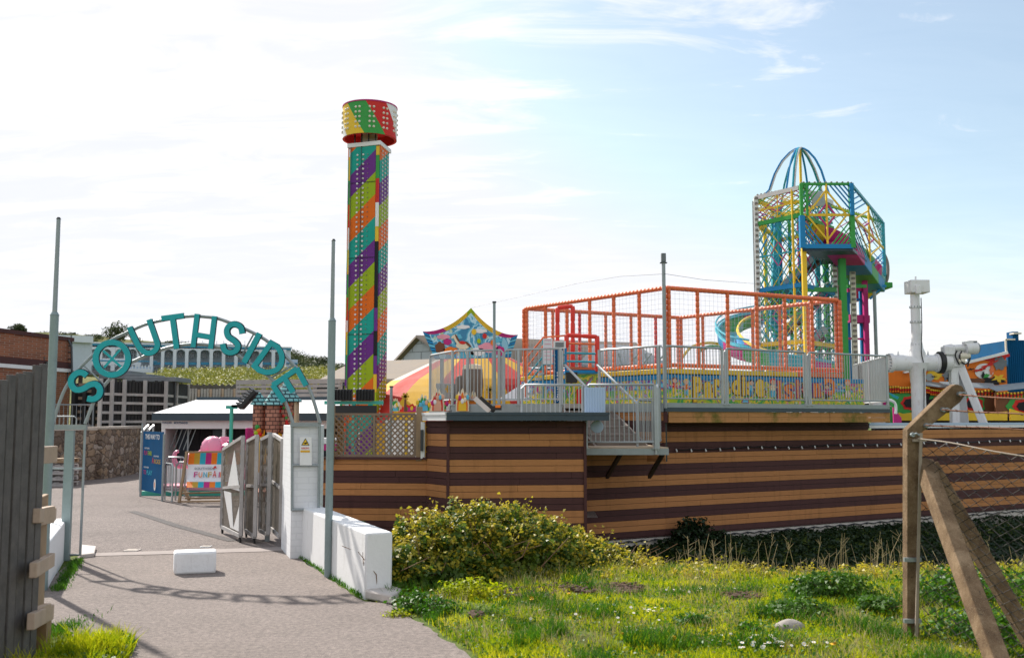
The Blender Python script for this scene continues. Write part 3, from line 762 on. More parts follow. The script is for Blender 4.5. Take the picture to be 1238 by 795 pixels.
# =====================================================================  yard furniture
# --- deckchair shaped sign
D = 20.6
t = thing('deckchair_sign', Q(245, D, 0)*1, 'giant wooden deckchair sign with striped canvas and FUNFAIR lettering', 'deckchair'); t.location.z = 0
def K(px, py, o=0): return P(px, py, D+o)
for (a, b, o1, o2) in (((226, 546), (216.5, 607), 0, -.35), ((222, 590), (229, 604), .35, .1), ((296, 546), (290, 607), 0, -.35), ((288, 590), (296, 604), .35, .1)):
    mb = MB(); mb.bar(K(*a, o1), K(*b, o2), .045, .06); ob('side_rail', mb, 'timber', t)
for (a, b, o1) in (((224, 546.5), (297, 545), 0), ((220, 596), (292, 594), .1), ((217, 606), (292, 605), -.33), ((224, 602), (292, 601), .1)):
    mb = MB(); mb.bar(K(*a, o1), K(*b, o1), .04, .035); ob('cross_bar', mb, 'timber', t)
stripes = ['orange', 'ochre', 'sky2', 'magenta', 'orange', 'sky2', 'ochre', 'magenta', 'orange', 'sky2']
paint('ochre', (.52, .31, .03), .7); paint('sky2', (.02, .38, .50), .7); paint('canvas_white', (.74, .74, .78), .8)
mb = MB(); sw = 6.9; nS = 5
def cv(u, v):  # canvas surface: u px offset 0..70, v 0..1 down with sag
    px = 228.5+u-(3.2*v); py = 547+v*42
    return P(px, py, D-.02-.30*v+.16*math.sin(math.pi*v))
for i in range(10):
    for j in range(12):
        v0 = j/12; v1 = (j+1)/12
        u0 = i*sw; u1 = (i+1)*sw
        mb.cur = ['orange', 'ochre', 'sky2', 'magenta', 'orange', 'sky2', 'ochre', 'magenta', 'orange', 'sky2'].index(stripes[i]) if True else 0
        if .32 <= v0 < .80 and i >= 0: mb.cur = 4+6
        mb.face(cv(u0, v0), cv(u0, v1), cv(u1, v1), cv(u1, v0))
ob('canvas', mb, ['orange', 'ochre', 'sky2', 'magenta', 'orange', 'sky2', 'ochre', 'magenta', 'orange', 'sky2', 'canvas_white'], t, smooth=60)
ex = V((1, 0, 0)); ey = (cv(30, .35)-cv(30, .75)).normalized()
mb = MB(); o_ = cv(8.5, .48)+V((0, -.03, 0)); text(mb, 'SOUTHSIDE', o_, ex, ey, .42, .05, .01); ob('lettering', mb, 'shingle_grey', t)
for i, (ch, cl) in enumerate(zip('FUNFAIR', ('magenta', 'orange', 'sky2', 'ochre', 'red', 'magenta', 'orange'))):
    mb = MB(); o_ = cv(8.5+i*5.7+(0 if ch != 'I' else 1.5)-(2.5 if i == 6 else 0), .70)+V((0, -.035, 0)); text(mb, ch, o_, ex, ey, .075 if ch != 'I' else .02, .12 if ch != 'A' else .15, .012); ob('lettering', mb, cl, t)
mb = MB(); mb.prism([cv(31, .44)+V((0, -.04, 0)), cv(36, .44)+V((0, -.04, 0)), cv(33.5, .36)+V((0, -.04, 0))], V((0, -.003, 0))); ob('emblem', mb, 'red', t)
# --- direction board
t = thing('direction_board', G(185, 600), 'dark blue board reading THIS WAY TO on grey posts in the yard', 'sign'); t.location.z = 0
qa = Q(172, 22.3, .7); qb = Q(196, 21.1, .7)
def DB(u, v, o=0):  # u 0..1 left-right, v 0..1 up
    e = (qb-qa); nrm = V((e.y, -e.x, 0)).normalized()
    za = P(172, 592, 22.3).z; zb = P(172, 521, 22.3).z
    return V((qa.x+e.x*u, qa.y+e.y*u, za+(zb-za)*v))+nrm*o
mb = MB(); mb.prism([DB(0, 0), DB(1, 0), DB(1, 1), DB(0, 1)], DB(0, 0, -.02)-DB(0, 0)); ob('panel', mb, paint('board_blue', (.002, .085, .22), .75, 0, .15, spec=.15), t)
for u, zt in ((-.05, 1.62), (1.05, 1.40)):
    mb = MB(); p = DB(u, 0); mb.tube((p.x, p.y, 0), (p.x, p.y, zt), .025, 8); ob('post', mb, 'galv', t)
exb = (qb-qa).normalized(); Wb = (qb-qa).length; Hb = (DB(0, 1)-DB(0, 0)).z
for (s_, u, v, wu, hv, cl) in (('THIS WAY TO', .12, .87, .72, .085, 'white'), ('SOUTHSIDE', .10, .705, .25, .025, 'white'), ('FUN', .08, .60, .17, .075, 'magenta'), ('FAIR', .28, .60, .2, .075, 'lime'),
                             ('SOUTHSIDE', .58, .585, .25, .025, 'white'), ('A', .50, .475, .09, .10, 'red'), ('RCADE', .62, .475, .3, .075, 'ochre'), ('SOUTHSIDE', .10, .385, .25, .025, 'white'), ('TO', .08, .275, .14, .075, 'magenta'), ('PLAY', .25, .275, .28, .08, 'sky2')):
    mb = MB(); text(mb, s_, DB(u, v, .004), exb, ZZ, wu*Wb, hv*Hb, .02); ob('lettering', mb, cl, t)
mb = MB(); mb.cur = 0
cc = DB(.68, .13, .004)
mb.prism([cc+exb*.075*math.cos(a*math.pi/10)+ZZ*.125*math.sin(a*math.pi/10) for a in range(20)], DB(0, 0, .002)-DB(0, 0)); mb.cur = 1
mb.prism([cc+(DB(0, 0, .004)-DB(0, 0))+exb*.02*math.cos(a*math.pi/5)+ZZ*.06*math.sin(a*math.pi/5) for a in range(10)], DB(0, 0, .002)-DB(0, 0)); ob('emblem', mb, ['white', 'orange'], t)
# --- crowd barriers
def barrier(pa, pb, h, z0, label, m='galv_rail'):
    a = V((*pa, 0)); b = V((*pb, 0)); t = thing('crowd_barrier', ((a+b)/2).to_tuple(), label, 'barrier', 'steel barriers by the deckchair sign')
    mb = MB(); U = lambda p, z: V((p.x, p.y, z)); e = (b-a).normalized(); L = (b-a).length
    mb.path([U(a, .0), U(a, h-.07), U(a+e*.07, h), U(b-e*.07, h), U(b, h-.07), U(b, .0)], .02, 6); mb.tube(U(a, z0), U(b, z0), .014, 6); ob('frame', mb, m, t)
    mb = MB(); n_ = int(L/.11)
    for i in range(1, n_): mb.tube(U(a+e*L*i/n_, z0), U(a+e*L*i/n_, h), .008, 5)
    ob('bars', mb, m, t); return t
def xy(px, d): q = Q(px, d, .6); return (q.x, q.y)
barrier(xy(201, 22.6), xy(224, 22.4), .86, .16, 'steel barrier with orange post right behind the blue board')
barrier(xy(200, 21.4), xy(209, 20.9), .78, .2, 'narrow steel barrier beside the edge of the blue board')
barrier(xy(213, 21.3), xy(228, 21.2), .80, .2, 'steel barrier half hidden by the left leg of the deckchair')
mb = MB(); mb.box((*xy(240, 23.1), .16), (2.2, .8, .12)); ob('ride_platform', mb, ['pink'], label='low pale pink platform under the elephant ride cars', cat='platform', bev=.02)
mb = MB(); mb.mat(0).box((*xy(238, 22.7), .05), (2.4, .25, .1)); ob('ride_kerb', mb, ['teal_rail'], label='green and yellow kerb at the foot of the ride platform', cat='kerb')
# --- pink elephants
def elephant(c, s, rz, label, trunk_up):
    t = thing('elephant_ride_car', (0, 0, 0), label, 'ride car', 'pink elephant ride cars')
    mb = MB(); mb.ball((0, 0, .42), (.44, .34, .36), 20); mb.ball((-.48, 0, .62), (.25, .24, .26), 18)
    for sx in (-.22, .24):
        for sy in (-.16, .16): mb.lathe((sx, sy, 0), [(.11, 0), (.12, .05), (.10, .25)], 12)
    ob('body', mb, 'elephant_pink', t, local=True, smooth=180)
    for sy in (-1, 1):
        mb = MB(); M_ = Matrix.Rotation(R(30*sy), 3, 'Z'); mb.ball((-.34, .25*sy, .62), (.24, .06, .25), 20, M_)
        ob('ear', mb, 'elephant_pink', t, local=True, smooth=180)
        mb = MB(); mb.ball((-.66, .12*sy, .70), .025, 8); ob('eye', mb, 'ink', t, local=True)
    tp = [(-.62, 0, .58), (-.80, 0, .50), (-.93, 0, .55), (-.98, 0, .72), (-.95, 0, .86), (-.86, 0, .90)] if trunk_up else [(-.62, 0, .58), (-.78, 0, .45), (-.84, 0, .28), (-.90, 0, .2)]
    mb = MB(); mb.path([V(p) for p in smooth_px(tp, 4)], [.10-.003*i for i in range(len(smooth_px(tp, 4)))], 10); ob('trunk', mb, 'elephant_pink', t, local=True, smooth=180)
    mb = MB(); mb.box((.1, 0, .76), (.4, .38, .06)); mb.box((.32, 0, .9), (.05, .38, .3)); ob('seat', mb, 'magenta', t, local=True, bev=.02)
    t.location = c; t.scale = (s, s, s); t.rotation_euler.z = rz; return t
q = Q(254, 23.2, .4); elephant((q.x, q.y, .24), .82, R(12), 'smaller pink elephant ride car with raised trunk, just above the deckchair canvas', True)
q = Q(283, 23.9, .4); elephant((q.x, q.y, .30), 1.15, R(-8), 'larger pink elephant ride car with a big ear behind the first elephant', False)
# --- kiosk
t = thing('kiosk', Q(290, 27, 0), 'long white refreshment kiosk with a shallow pale roof and open hatches', 'kiosk'); t.location.z = 0
KD = 26.4
def KX(px): return X(px, KD, 1.5)
x0, x1 = KX(196), KX(402)
mb = MB(); zt = P(200, 508, KD).z; zo = P(200, 518, KD).z
for (xa, xb) in ((x0, KX(201)), (KX(269.5), KX(273)), (KX(340), KX(346)), (KX(398), x1)): mb.box(((xa+xb)/2, KD, zo/2), (xb-xa, .12, zo))
mb.box(((x0+x1)/2, KD, (zo+zt)/2), (x1-x0, .14, zt-zo)); mb.box((x0+.04, KD+1.3, zt/2), (.08, 2.5, zt)); mb.box(((x0+x1)/2, KD+2.6, zt/2), (x1-x0, .08, zt)); mb.box(((x0+x1)/2, KD+.02, .25), (x1-x0-.1, .08, .5))
ob('wall', mb, 'white_paint', t, bev=.01)
mb = MB(); zr = P(200, 497.5, KD).z; zf = P(200, 502, KD).z; zr2 = P(300, 492, KD+2.7).z
mb.mat(0).prism([(x0-.18, KD-.28, zt-.0), (x1+.3, KD-.28, zt-.0), (x1+.3, KD-.28, zf+.06), (x0-.18, KD-.28, zf+.06)], (0, .1, 0))
mb.mat(1).prism([(x0-.18, KD-.2, zf), (x0-.18, KD-.2, zf+.06), (x0-.0, KD+2.8, zr2+.22), (x0-.0, KD+2.8, zf)], (x1-x0+.4, 0, 0))
ob('roof', mb, ['fascia_dark', 'white_paint'], t)
mb = MB(); mb.bar((x0, KD+2.85, zr2+.25), (x1+.2, KD+2.85, zr2+.25), .1, .1); ob('roof_trim', mb, 'fascia_dark', t)
mb = MB(); text(mb, 'TORQUES', V((KX(194.7+2), KD-.08, P(200, 508, KD).z-.09)), ex, ZZ, .26, .055, .02); text(mb, 'MONTSANDES', V((KX(210.5+1), KD-.08, P(200, 508, KD).z-.09)), ex, ZZ, .36, .055, .02); ob('lettering', mb, 'board_blue', t)
mb = MB(); mb.box(((x0+x1)/2, KD+.9, .9), (x1-x0-.2, .05, 1.7)); ob('inner_wall', mb, 'dark_steel', t)
for i in range(14):
    mb = MB(); xx = x0+.3+i*.31; mb.box((xx, KD+.84, 1.0), (.27, .03, 1.1)); ob('shutter_panel', mb, 'slat_dark' if i % 3 else 'fascia_dark', t)
mb = MB(); mb.mat(0)
for i in range(5): mb.bar((x0+.12+i*.12, KD+.3, .9), (x0+.42+i*.12, KD+.3, 1.75), .02)
mb.bar((x0+.6, KD+.3, .5), (x0+.6, KD+.3, 1.8), .04)
ob('trellis', mb, 'galv', t)
# handrails of a ramp at the kiosk's corner
t = thing('ramp_handrail', Q(181, 24.5, 0), 'pale steel handrail rising behind the blue board', 'handrail'); t.location.z = 0
for k_, (px_, dd) in enumerate(((171.5, 24), (178, 25.5))):
    mb = MB(); a = Q(px_, dd, 1); b = P(px_+7.5, 513, dd+.4); c_ = P(px_, 522, dd); mb.path([(c_.x, c_.y, 0), c_, b, (b.x, b.y, 0)], .028, 8); ob('hoop', mb, 'galv_rail', t)
# --- green lamp posts with floodlights
def lamp(px, d, ytop, tiltx, label, yb=0., arm=True):
    q = Q(px, d, 1.5); zt = P(px, ytop, d).z
    t = thing('floodlight_post', (q.x, q.y, 0), label, 'floodlight', 'green floodlight posts')
    mb = MB(); mb.tube((q.x, q.y, 0), (q.x, q.y, zt), .04, 10); ob('pole', mb, 'teal_rail', t)
    mb = MB(); w_ = .12 if arm else .62
    mb.bar((q.x-w_, q.y, zt), (q.x+w_, q.y, zt), .06, .07); ob('cross_arm', mb, 'teal_rail', t)
    return t, q, zt
t, q, zt = lamp(279.5, 21.5, 492, 1, 'green post with one tilted black floodlight in front of the kiosk')
M_ = Matrix.Rotation(R(-48), 3, 'Y')
mb = MB(); mb.mat(0).box((q.x+.38, q.y-.05, zt+.16), (.50, .35, .07), M=M_)
for i in range(7): mb.mat(0).box(V((q.x+.35, q.y-.05, zt+.19))+M_ @ V((-.21+.07*i, 0, .06)), (.02, .33, .07), M=M_)
ob('lamp_head', mb, 'black', t)
mb = MB(); mb.bar((q.x, q.y, zt+.02), (q.x+.3, q.y, zt+.03), .06); ob('bracket', mb, 'black', t)
t, q, zt = lamp(427.5, 21.0, 486.5, 1, 'green post with a double black floodlight in front of the drop tower', arm=False)
for dz in (.16,):
    for dx in (-.22, .24):
        mb = MB(); mb.box((q.x+dx, q.y-.03, zt+dz), (.38, .16, .24))
        for i in range(6): mb.box((q.x+dx-.16+.064*i, q.y-.14, zt+dz), (.012, .06, .22))
        ob('lamp_head', mb, 'black', t, bev=.01)
mb = MB(); mb.box((q.x, q.y, zt-.14), (.95, .2, .16)); ob('ballast_box', mb, 'black', t, bev=.01)
# --- castle ride
t = thing('castle_ride', Q(335, 21.5, 0), 'miniature brick castle ride with pale blue scale roofs held up on yellow struts', 'ride'); t.location.z = 0
cd = 21.5; zb_ = P(330, 527, cd).z; 
def turret(px, d, r, yroof, yeave, ybot, label=None, n=12):
    q = Q(px, d, 2); ze = P(px, yeave, d).z; zr_ = P(px, yroof, d).z; z0_ = P(px, ybot, d).z
    mb = MB(); mb.lathe((q.x, q.y, 0), [(r*.55, z0_-.08), (r*.98, z0_+.04), (r, z0_+.1), (r, ze)], n); ob('turret', mb, 'castle_brick', t, smooth=50)
    mb = MB(); k = 5
    for j in range(k):
        f0 = j/k; f1 = (j+1)/k+.06; r0 = (r*1.32)*(1-f0)+.01; r1 = (r*1.32)*(1-f1)+.0
        mb.lathe((q.x, q.y, 0), [(r0+.012, ze-.03+(zr_-ze)*f0), (r0, ze-.0+(zr_-ze)*f0+.01), (max(.004, r1), ze+(zr_-ze)*min(1, f1))], n, cap=True)
    ob('roof', mb, 'scale_blue', t, smooth=0)
    return q, z0_, ze
brickmat('scale_blue', (.20, .46, .48), (.30, .58, .58), (.03, .07, .08), (1, .7), 5, .8, .4, .08, .8, .3)
turret(313.5, cd-.1, .135, 474, 487.5, 521); turret(329.5, cd-.25, .15, 471, 488, 522); qt, z0_, ze_ = turret(345.5, cd+.1, .25, 460, 484, 520)
mb = MB(); random.seed(3)
mb.box((qt.x+.24, qt.y-.02, (z0_+ze_)/2), (.05, .3, ze_-z0_)); ob('timber_edge', mb, 'ply', t)
for i in range(26):
    a = random.uniform(-2.6, -.5); r_ = .26; zz = z0_+.12+random.random()*(ze_-z0_-.15); mb = MB(); mb.ball((qt.x+r_*math.cos(a), qt.y+r_*math.sin(a), zz), .03, 8); ob('rose', mb, 'red' if i % 3 else 'green', t)
for (px1, py1, px2, py2) in ((322, 500, 316, 528), (332, 520, 318, 560), (340, 520, 329, 562), (350, 525, 345, 575), (318, 520, 312, 570)):
    mb = MB(); mb.tube(P(px1, py1, cd), P(px2, py2, cd+.1), .045, 8); ob('strut', mb, 'yellow', t)
mb = MB(); a = Q(345, cd+.1, .8); mb.box((a.x, a.y, .75), (.42, .4, 1.1)); mb.box((a.x, a.y, .1), (1.4, 1.2, .2)); ob('plinth', mb, 'castle_brick', t)
mb = MB(); a = Q(338, cd-.3, .5); mb.box((a.x, a.y, .62), (.5, .06, .7)); ob('gate_panel', mb, 'orange', t)
for k_, (px_, py_, cl) in enumerate(((311, 516, 'green'), (313, 520, 'orange'), (310, 523, 'lime'), (314, 525, 'red'), (311, 528, 'yellow'))):
    mb = MB(); mb.ball(P(px_, py_, cd-.35), .055, 8); ob('flower', mb, cl, t)
# --- candy-striped ride part glimpsed between pillar and post
t = thing('striped_ride_car', Q(391, 20, 0), 'red, white and yellow ride car glimpsed between the pillar and the grey pole', 'ride car'); t.location.z = 0
a = Q(391, 20.5, .8)
for i, cl in enumerate(('yellow', 'ink', 'white', 'ink', 'magenta', 'white')):
    mb = MB(); mb.box((a.x, a.y, .62+.13*i), (.5, .5, .12), rz=.2); ob('panel', mb, cl, t, bev=.01)
# =====================================================================  background left
ex = V((1, 0, 0))
def wallprism(mb, a, b, z0, za, zb, th):
    """vertical wall from a to b (2D) with top heights za..zb, thickness th away from the camera"""
    a = V((*a, 0)); b = V((*b, 0)); n_ = V((-(b-a).y, (b-a).x, 0)).normalized()*th
    U = lambda p, z: V((p.x, p.y, z))
    mb.add([U(a, z0), U(b, z0), U(b, zb), U(a, za), U(a+n_, z0), U(b+n_, z0), U(b+n_, zb), U(a+n_, za)],
           [(0, 1, 2, 3), (5, 4, 7, 6), (3, 2, 6, 7), (1, 5, 6, 2), (4, 0, 3, 7), (4, 5, 1, 0)])
def q2(px, d, z=1.5): q = Q(px, d, z); return (q.x, q.y)
# stone wall
t = thing('stone_wall', Q(120, 30, 0), 'rubble stone retaining wall curving round the back of the yard', 'wall'); t.location.z = 0
mb = MB(); pts = [(20, 25.5, 521), (62, 27.0, 520.5), (124, 29.0, 519.5), (124.5, 28.8, 518.5), (150, 30.3, 518), (182, 33.5, 516.5)]
for (a, b) in zip(pts[:-1], pts[1:]):
    if a[0] == 124: continue
    wallprism(mb, q2(a[0], a[1]), q2(b[0], b[1]), -.05, P(a[0], a[2], a[1]).z, P(b[0], b[2], b[1]).z, .5)
ob('wall_face', mb, 'stone', t)
mb = MB()
for (a, b) in zip(pts[:-1], pts[1:]):
    if a[0] == 124: continue
    za, zb = P(a[0], a[2], a[1]).z, P(b[0], b[2], b[1]).z
    wallprism(mb, q2(a[0], a[1]-.03), q2(b[0], b[1]-.03), za+.002, za+.07, zb+.07, .56)
ob('coping', mb, 'concrete', t)
# raised terrace with railings behind that wall
mb = MB(); wallprism(mb, q2(40, 29.6), q2(124, 29.9), 0, 1.40, 1.42, 5); ob('terrace', mb, 'concrete', kind='structure')
def railing(pa, pb, za, zb, h, label, group, n=None, m='galv_rail', step=.115, posts=(), r=.022, rb=.009, mid=None, roundend=True):
    a = V((*pa, za)); b = V((*pb, zb)); t = thing('railing', ((a+b)/2), label, 'railing', group)
    L = (b-a).length; e = (b-a)/L; mb = MB()
    if roundend: mb.path([a-ZZ*.06, a+ZZ*(h-.06), a+ZZ*h+e*.06, b+ZZ*h-e*.06, b+ZZ*(h-.06), b-ZZ*.06], r, 8)
    else: mb.path([a+ZZ*h, b+ZZ*h], r, 8)
    mb.tube(a+ZZ*.09, b+ZZ*.09, r*.75, 6)
    if mid: mb.tube(a+ZZ*mid, b+ZZ*mid, r*.6, 6)
    ob('rail_frame', mb, m, t)
    mb = MB(); n = n or max(2, int(L/step))
    for i in range(1, n): p = a+e*L*i/n; mb.tube(p+ZZ*.09, p+ZZ*(h-.005), rb, 6)
    ob('balusters', mb, m, t)
    for f_ in posts:
        mb = MB(); p = a+e*L*f_; mb.tube(p-ZZ*.12, p+ZZ*h, r*1.45, 10); mb.box(p-ZZ*.02, (.12, .12, .015)); ob('post', mb, m, t)
    return t
railing(q2(50, 31), q2(112, 31.6), 1.42, 1.42, .75, 'dark grey railing on the terrace above the stone wall, behind the left arch leg', 'terrace railings', m='shingle_grey')
railing(q2(62, 30.4), q2(92, 30.5), 1.42, 1.42, .38, 'low grey gate rail on the terrace just behind the arch crossbar', 'terrace railings', m='galv')
# pallets stacked at the wall
t = thing('pallet_stack', G(67, 583), 'stack of weathered timber pallets at the foot of the stone wall', 'pallets')
for i in range(5):
    mb = MB(); q = Q(66, 26.0, .5)
    for k in range(3): mb.box((q.x, q.y-.25+.25*k, .04+i*.15), (1.0, .09, .08))
    for k in range(5): mb.box((q.x-.42+.21*k+random.uniform(-.02, .04), q.y, .095+i*.15), (.14, .62, .022))
    ob('pallet', mb, 'slat_grey' if i != 4 else 'timber', t)
# dark slatted fence on grey frames
t = thing('screen_fence', Q(170, 33, 0), 'tall black slatted screen fence on grey rails above the stone wall', 'fence'); t.location.z = 0
fa, fb, fc = (118, 32.2), (200, 34.6), (226, 37.5)
ztopf = lambda px: P(px, 461.5, 33).z
mb = MB()
for (p0, p1) in ((fa, fb), (fb, fc)):
    a = V((*q2(*p0), 0)); b = V((*q2(*p1), 0)); L = (b-a).length; n_ = int(L/.135)
    for i in range(n_):
        p = a+(b-a)*(i+.5)/n_; h = 3.02+random.uniform(-.03, .02); mb.box((p.x, p.y+.08, .9+h/2-.45), (.11, .02, h-.9), rz=math.atan2(b.y-a.y, b.x-a.x))
ob('slats', mb, 'slat_dark', t)
for (p0, p1) in ((fa, fb), (fb, fc)):
    a = q2(*p0); b = q2(*p1); mb = MB(); wallprism(mb, (a[0], a[1]+.12), (b[0], b[1]+.12), 1.3, 2.95, 2.95, .02); ob('backing', mb, 'black', t)
for yy in (487, 498.5, 509.5, 476.5):
    mb = MB()
    for (p0, p1) in ((fa, fb), (fb, fc)):
        z_ = P(160, yy, 33).z; a = q2(*p0); b = q2(*p1); mb.bar((*a, z_), (*b, z_), .05, .085)
    ob('rail', mb, 'slat_grey', t)
for px in (120, 134, 149, 174, 199.5, 212, 226):
    d_ = 32.2+(px-118)/82*2.4 if px < 200 else 34.6+(px-200)/26*2.9
    mb = MB(); q = q2(px, d_-.06); mb.box((*q, 2.15), (.11, .09, 1.75)); ob('post', mb, 'slat_grey', t)
# dark flat canopies behind it
for i, (xa, xb, yt, yb_, d, lab) in enumerate(((88, 158, 448, 453, 38, 'longest dark grey canopy roof behind the black screen fence, highest of the three'), (120, 181, 452, 457.5, 36.5, 'middle dark grey canopy roof stepping down behind the screen fence'), (150, 213, 455.5, 461, 35.3, 'lowest dark grey canopy roof nearest the right end of the screen fence'))):
    t = thing('canopy', P((xa+xb)/2, yb_, d), lab, 'canopy', 'canopy roofs behind the fence'); A_ = P(xa, yt, d); B_ = P(xb, yt, d); z1 = P(xa, yb_, d).z
    mb = MB(); mb.box(((A_.x+B_.x)/2, d+.8, (A_.z+z1)/2), (B_.x-A_.x, 1.7, A_.z-z1)); ob('roof_slab', mb, 'shingle_grey', t, bev=.01)
    for f_ in (.1, .5, .93):
        mb = MB(); xx = A_.x+(B_.x-A_.x)*f_; mb.box((xx, d+.2, z1/2), (.12, .12, z1)); ob('post', mb, 'dark_steel', t)
# brick building
t = thing('brick_building', Q(40, 37, 0), 'red brick building with a sloping parapet and white band at the left', 'building'); t.location.z = 0
ba = (-90, 30.5); bb_ = (83, 37.5)
za, zb = P(0, 403, 34.0).z, P(83, 416, 37.5).z
A_ = V((*q2(*ba), 0)); B_ = V((*q2(*bb_), 0))
mb = MB(); wallprism(mb, (A_.x, A_.y), (B_.x, B_.y), 0, za, za-.0, 6); ob('wall', mb, 'brick_red', t)
dirb = (B_-A_).normalized(); nb = V((-dirb.y, dirb.x, 0))
mb = MB(); wallprism(mb, tuple((A_-nb*.06)[:2]), tuple((B_-nb*.06+dirb*.05)[:2]), za, za+.14, za+.14, 6.1); ob('parapet', mb, 'clad_brown', t)
mb = MB(); zbnd = P(83, 448, 37.5).z; wallprism(mb, tuple((A_-nb*.07)[:2]), tuple((B_-nb*.07)[:2]), zbnd-.07, zbnd+.06, zbnd+.06, .1); ob('band', mb, 'white_paint', t)
mb = MB(); wallprism(mb, tuple((A_-nb*.05)[:2]), tuple((B_-nb*.05)[:2]), zbnd+.065, zbnd+.3, zbnd+.3, .08); ob('band', mb, 'clad_brown', t)
mb = MB(); q = P(53.5, 437, 36.1); mb.box((q.x, q.y-.1, q.z), (.16, .2, .36)); mb.box((q.x+.05, q.y-.12, q.z-.12), (.26, .2, .2)); ob('vent', mb, 'black', t)
mb = MB(); 
for px in (81, 86.5): mb.tube(P(px, 460, 37.3), P(px, 413, 37.3), .035, 6)
for yy in range(418, 460, 8): mb.tube(P(81, yy, 37.3), P(86.5, yy, 37.3), .025, 6)
mb.path([P(72, 412, 37.2), P(74, 409, 37.2), P(78, 408, 37.2), P(83, 411, 37.2), P(86.5, 419, 37.2), P(87, 450, 37.2)], .04, 6); ob('ladder', mb, 'dark_steel', t)
# gas-cage / stair clutter right of it
t = thing('timber_store', Q(103, 34.5, 0), 'dark timber store with open slats between the brick building and the screen fence', 'store'); t.location.z = 0
mb = MB(); 
q = q2(84, 35.5); q_ = q2(119, 35.5); z0_, z1_ = 1.4, P(100, 463, 35.5).z
mb.box(((q[0]+q_[0])/2, 35.6, (z0_+z1_)/2), (q_[0]-q[0], .1, z1_-z0_)); ob('back_panel', mb, 'slat_dark', t)
for i in range(7):
    mb = MB(); zz = 1.5+i*.24; mb.box((q[0]+.75, 35.4, zz), (.85, .06, .10)); ob('slat', mb, 'trellis_wood', t)
for px in (88, 101, 112):
    mb = MB(); a = q2(px, 35.3); mb.box((*a, 2.1), (.12, .12, 1.5)); ob('post', mb, 'slat_dark', t)
# hill
def hillz(px, d):
    # profile of the ridge top seen at (px), metres
    if d < 60: return 1.0+max(0, (d-48)/12)*.6
    k = np.interp(d, [60, 85, 112, 145, 175, 215, 300], [1.6, 4.1, 6.4, 8.3, 9.2, 0, 0])
    if d >= 175:
        ridge = np.interp(px, [-200, 0, 80, 140, 190, 345, 362, 380, 395, 413, 430, 470, 560], [401, 401, 404, 409, 413, 424, 433, 437, 441, 446, 452, 470, 500])
        zr = P(max(-200, px), ridge, 200).z
        k = 9.2+(zr-9.2)*min(1, (d-175)/25) if zr > 9.2 else np.interp(d, [175, 200], [9.2, zr]) if d < 200 else zr
        if d > 200: k = zr-(d-200)*.02
    if px > 400 and d > 60:
        k = k*max(0., 1-(px-400)/140.) if d < 175 else k
    return float(k)
pxs = list(range(-400, 600, 12)); ds = [46, 52, 60, 66, 73, 80, 88, 96, 104, 112, 122, 132, 145, 160, 175, 185, 195, 200, 210, 240, 300]
hv = []
for d in ds:
    for px in pxs:
        x = (px-619)/F*d; z = hillz(px, d)+.5*mnoise.noise(V((x*.06, d*.06, 0)))+(.35*mnoise.noise(V((x*.25, d*.25, 5))) if d > 60 else 0)
        if px > 540: z = -.3
        hv.append((x, d, z if d > 47 else -.5))
n_ = len(pxs)
npmesh('hill', np.array(hv), np.array([(j*n_+i, j*n_+i+1, (j+1)*n_+i+1, (j+1)*n_+i) for j in range(len(ds)-1) for i in range(n_-1)]), 'hillside', smooth=True, kind='structure')
# leaf cloud helper ---------------------------------------------------------
def leaves(pts, nrm, size, aspect=.6, tilt=1., fold=True, rs=None):
    """one folded leaf (2 quads -> 4 tris as 2 quads) per point; returns verts, faces (quads)"""
    n = len(pts); rs = rs or np.random
    a = nrm+rs.normal(0, tilt, (n, 3)); a /= np.linalg.norm(a, axis=1)[:, None]+1e-9
    r = rs.normal(0, 1, (n, 3)); u = np.cross(a, r); u /= np.linalg.norm(u, axis=1)[:, None]+1e-9
    w_ = np.cross(a, u); sz = size*rs.uniform(.55, 1.3, n)[:, None]
    L = u*sz; W = w_*sz*aspect; up = a*sz*.18
    v0 = pts-L*.5; v1 = pts+W*.5+up; v2 = pts+L*.5; v3 = pts-W*.5+up
    V_ = np.stack([v0, v1, v2, v3], 1).reshape(-1, 3)
    Fc = np.arange(n*4).reshape(-1, 4)
    return V_, Fc
def ellips_pts(c, r, n, inner=.35, rs=None, zmin=None, rough=.16, sc=2.2):
    rs = rs or np.random
    d = rs.normal(0, 1, (n, 3)); d /= np.linalg.norm(d, axis=1)[:, None]
    k = 1-np.abs(rs.normal(0, inner, n)).clip(0, .9)
    k = k*(1+rough*np.array([mnoise.noise(V((a[0]*sc+c[0], a[1]*sc+c[1], a[2]*sc))) for a in d]))
    p = np.array(c)+d*np.array(r)*k[:, None]
    if zmin is not None:
        m = p[:, 2] > zmin; p = p[m]; d = d[m]
    return p, d
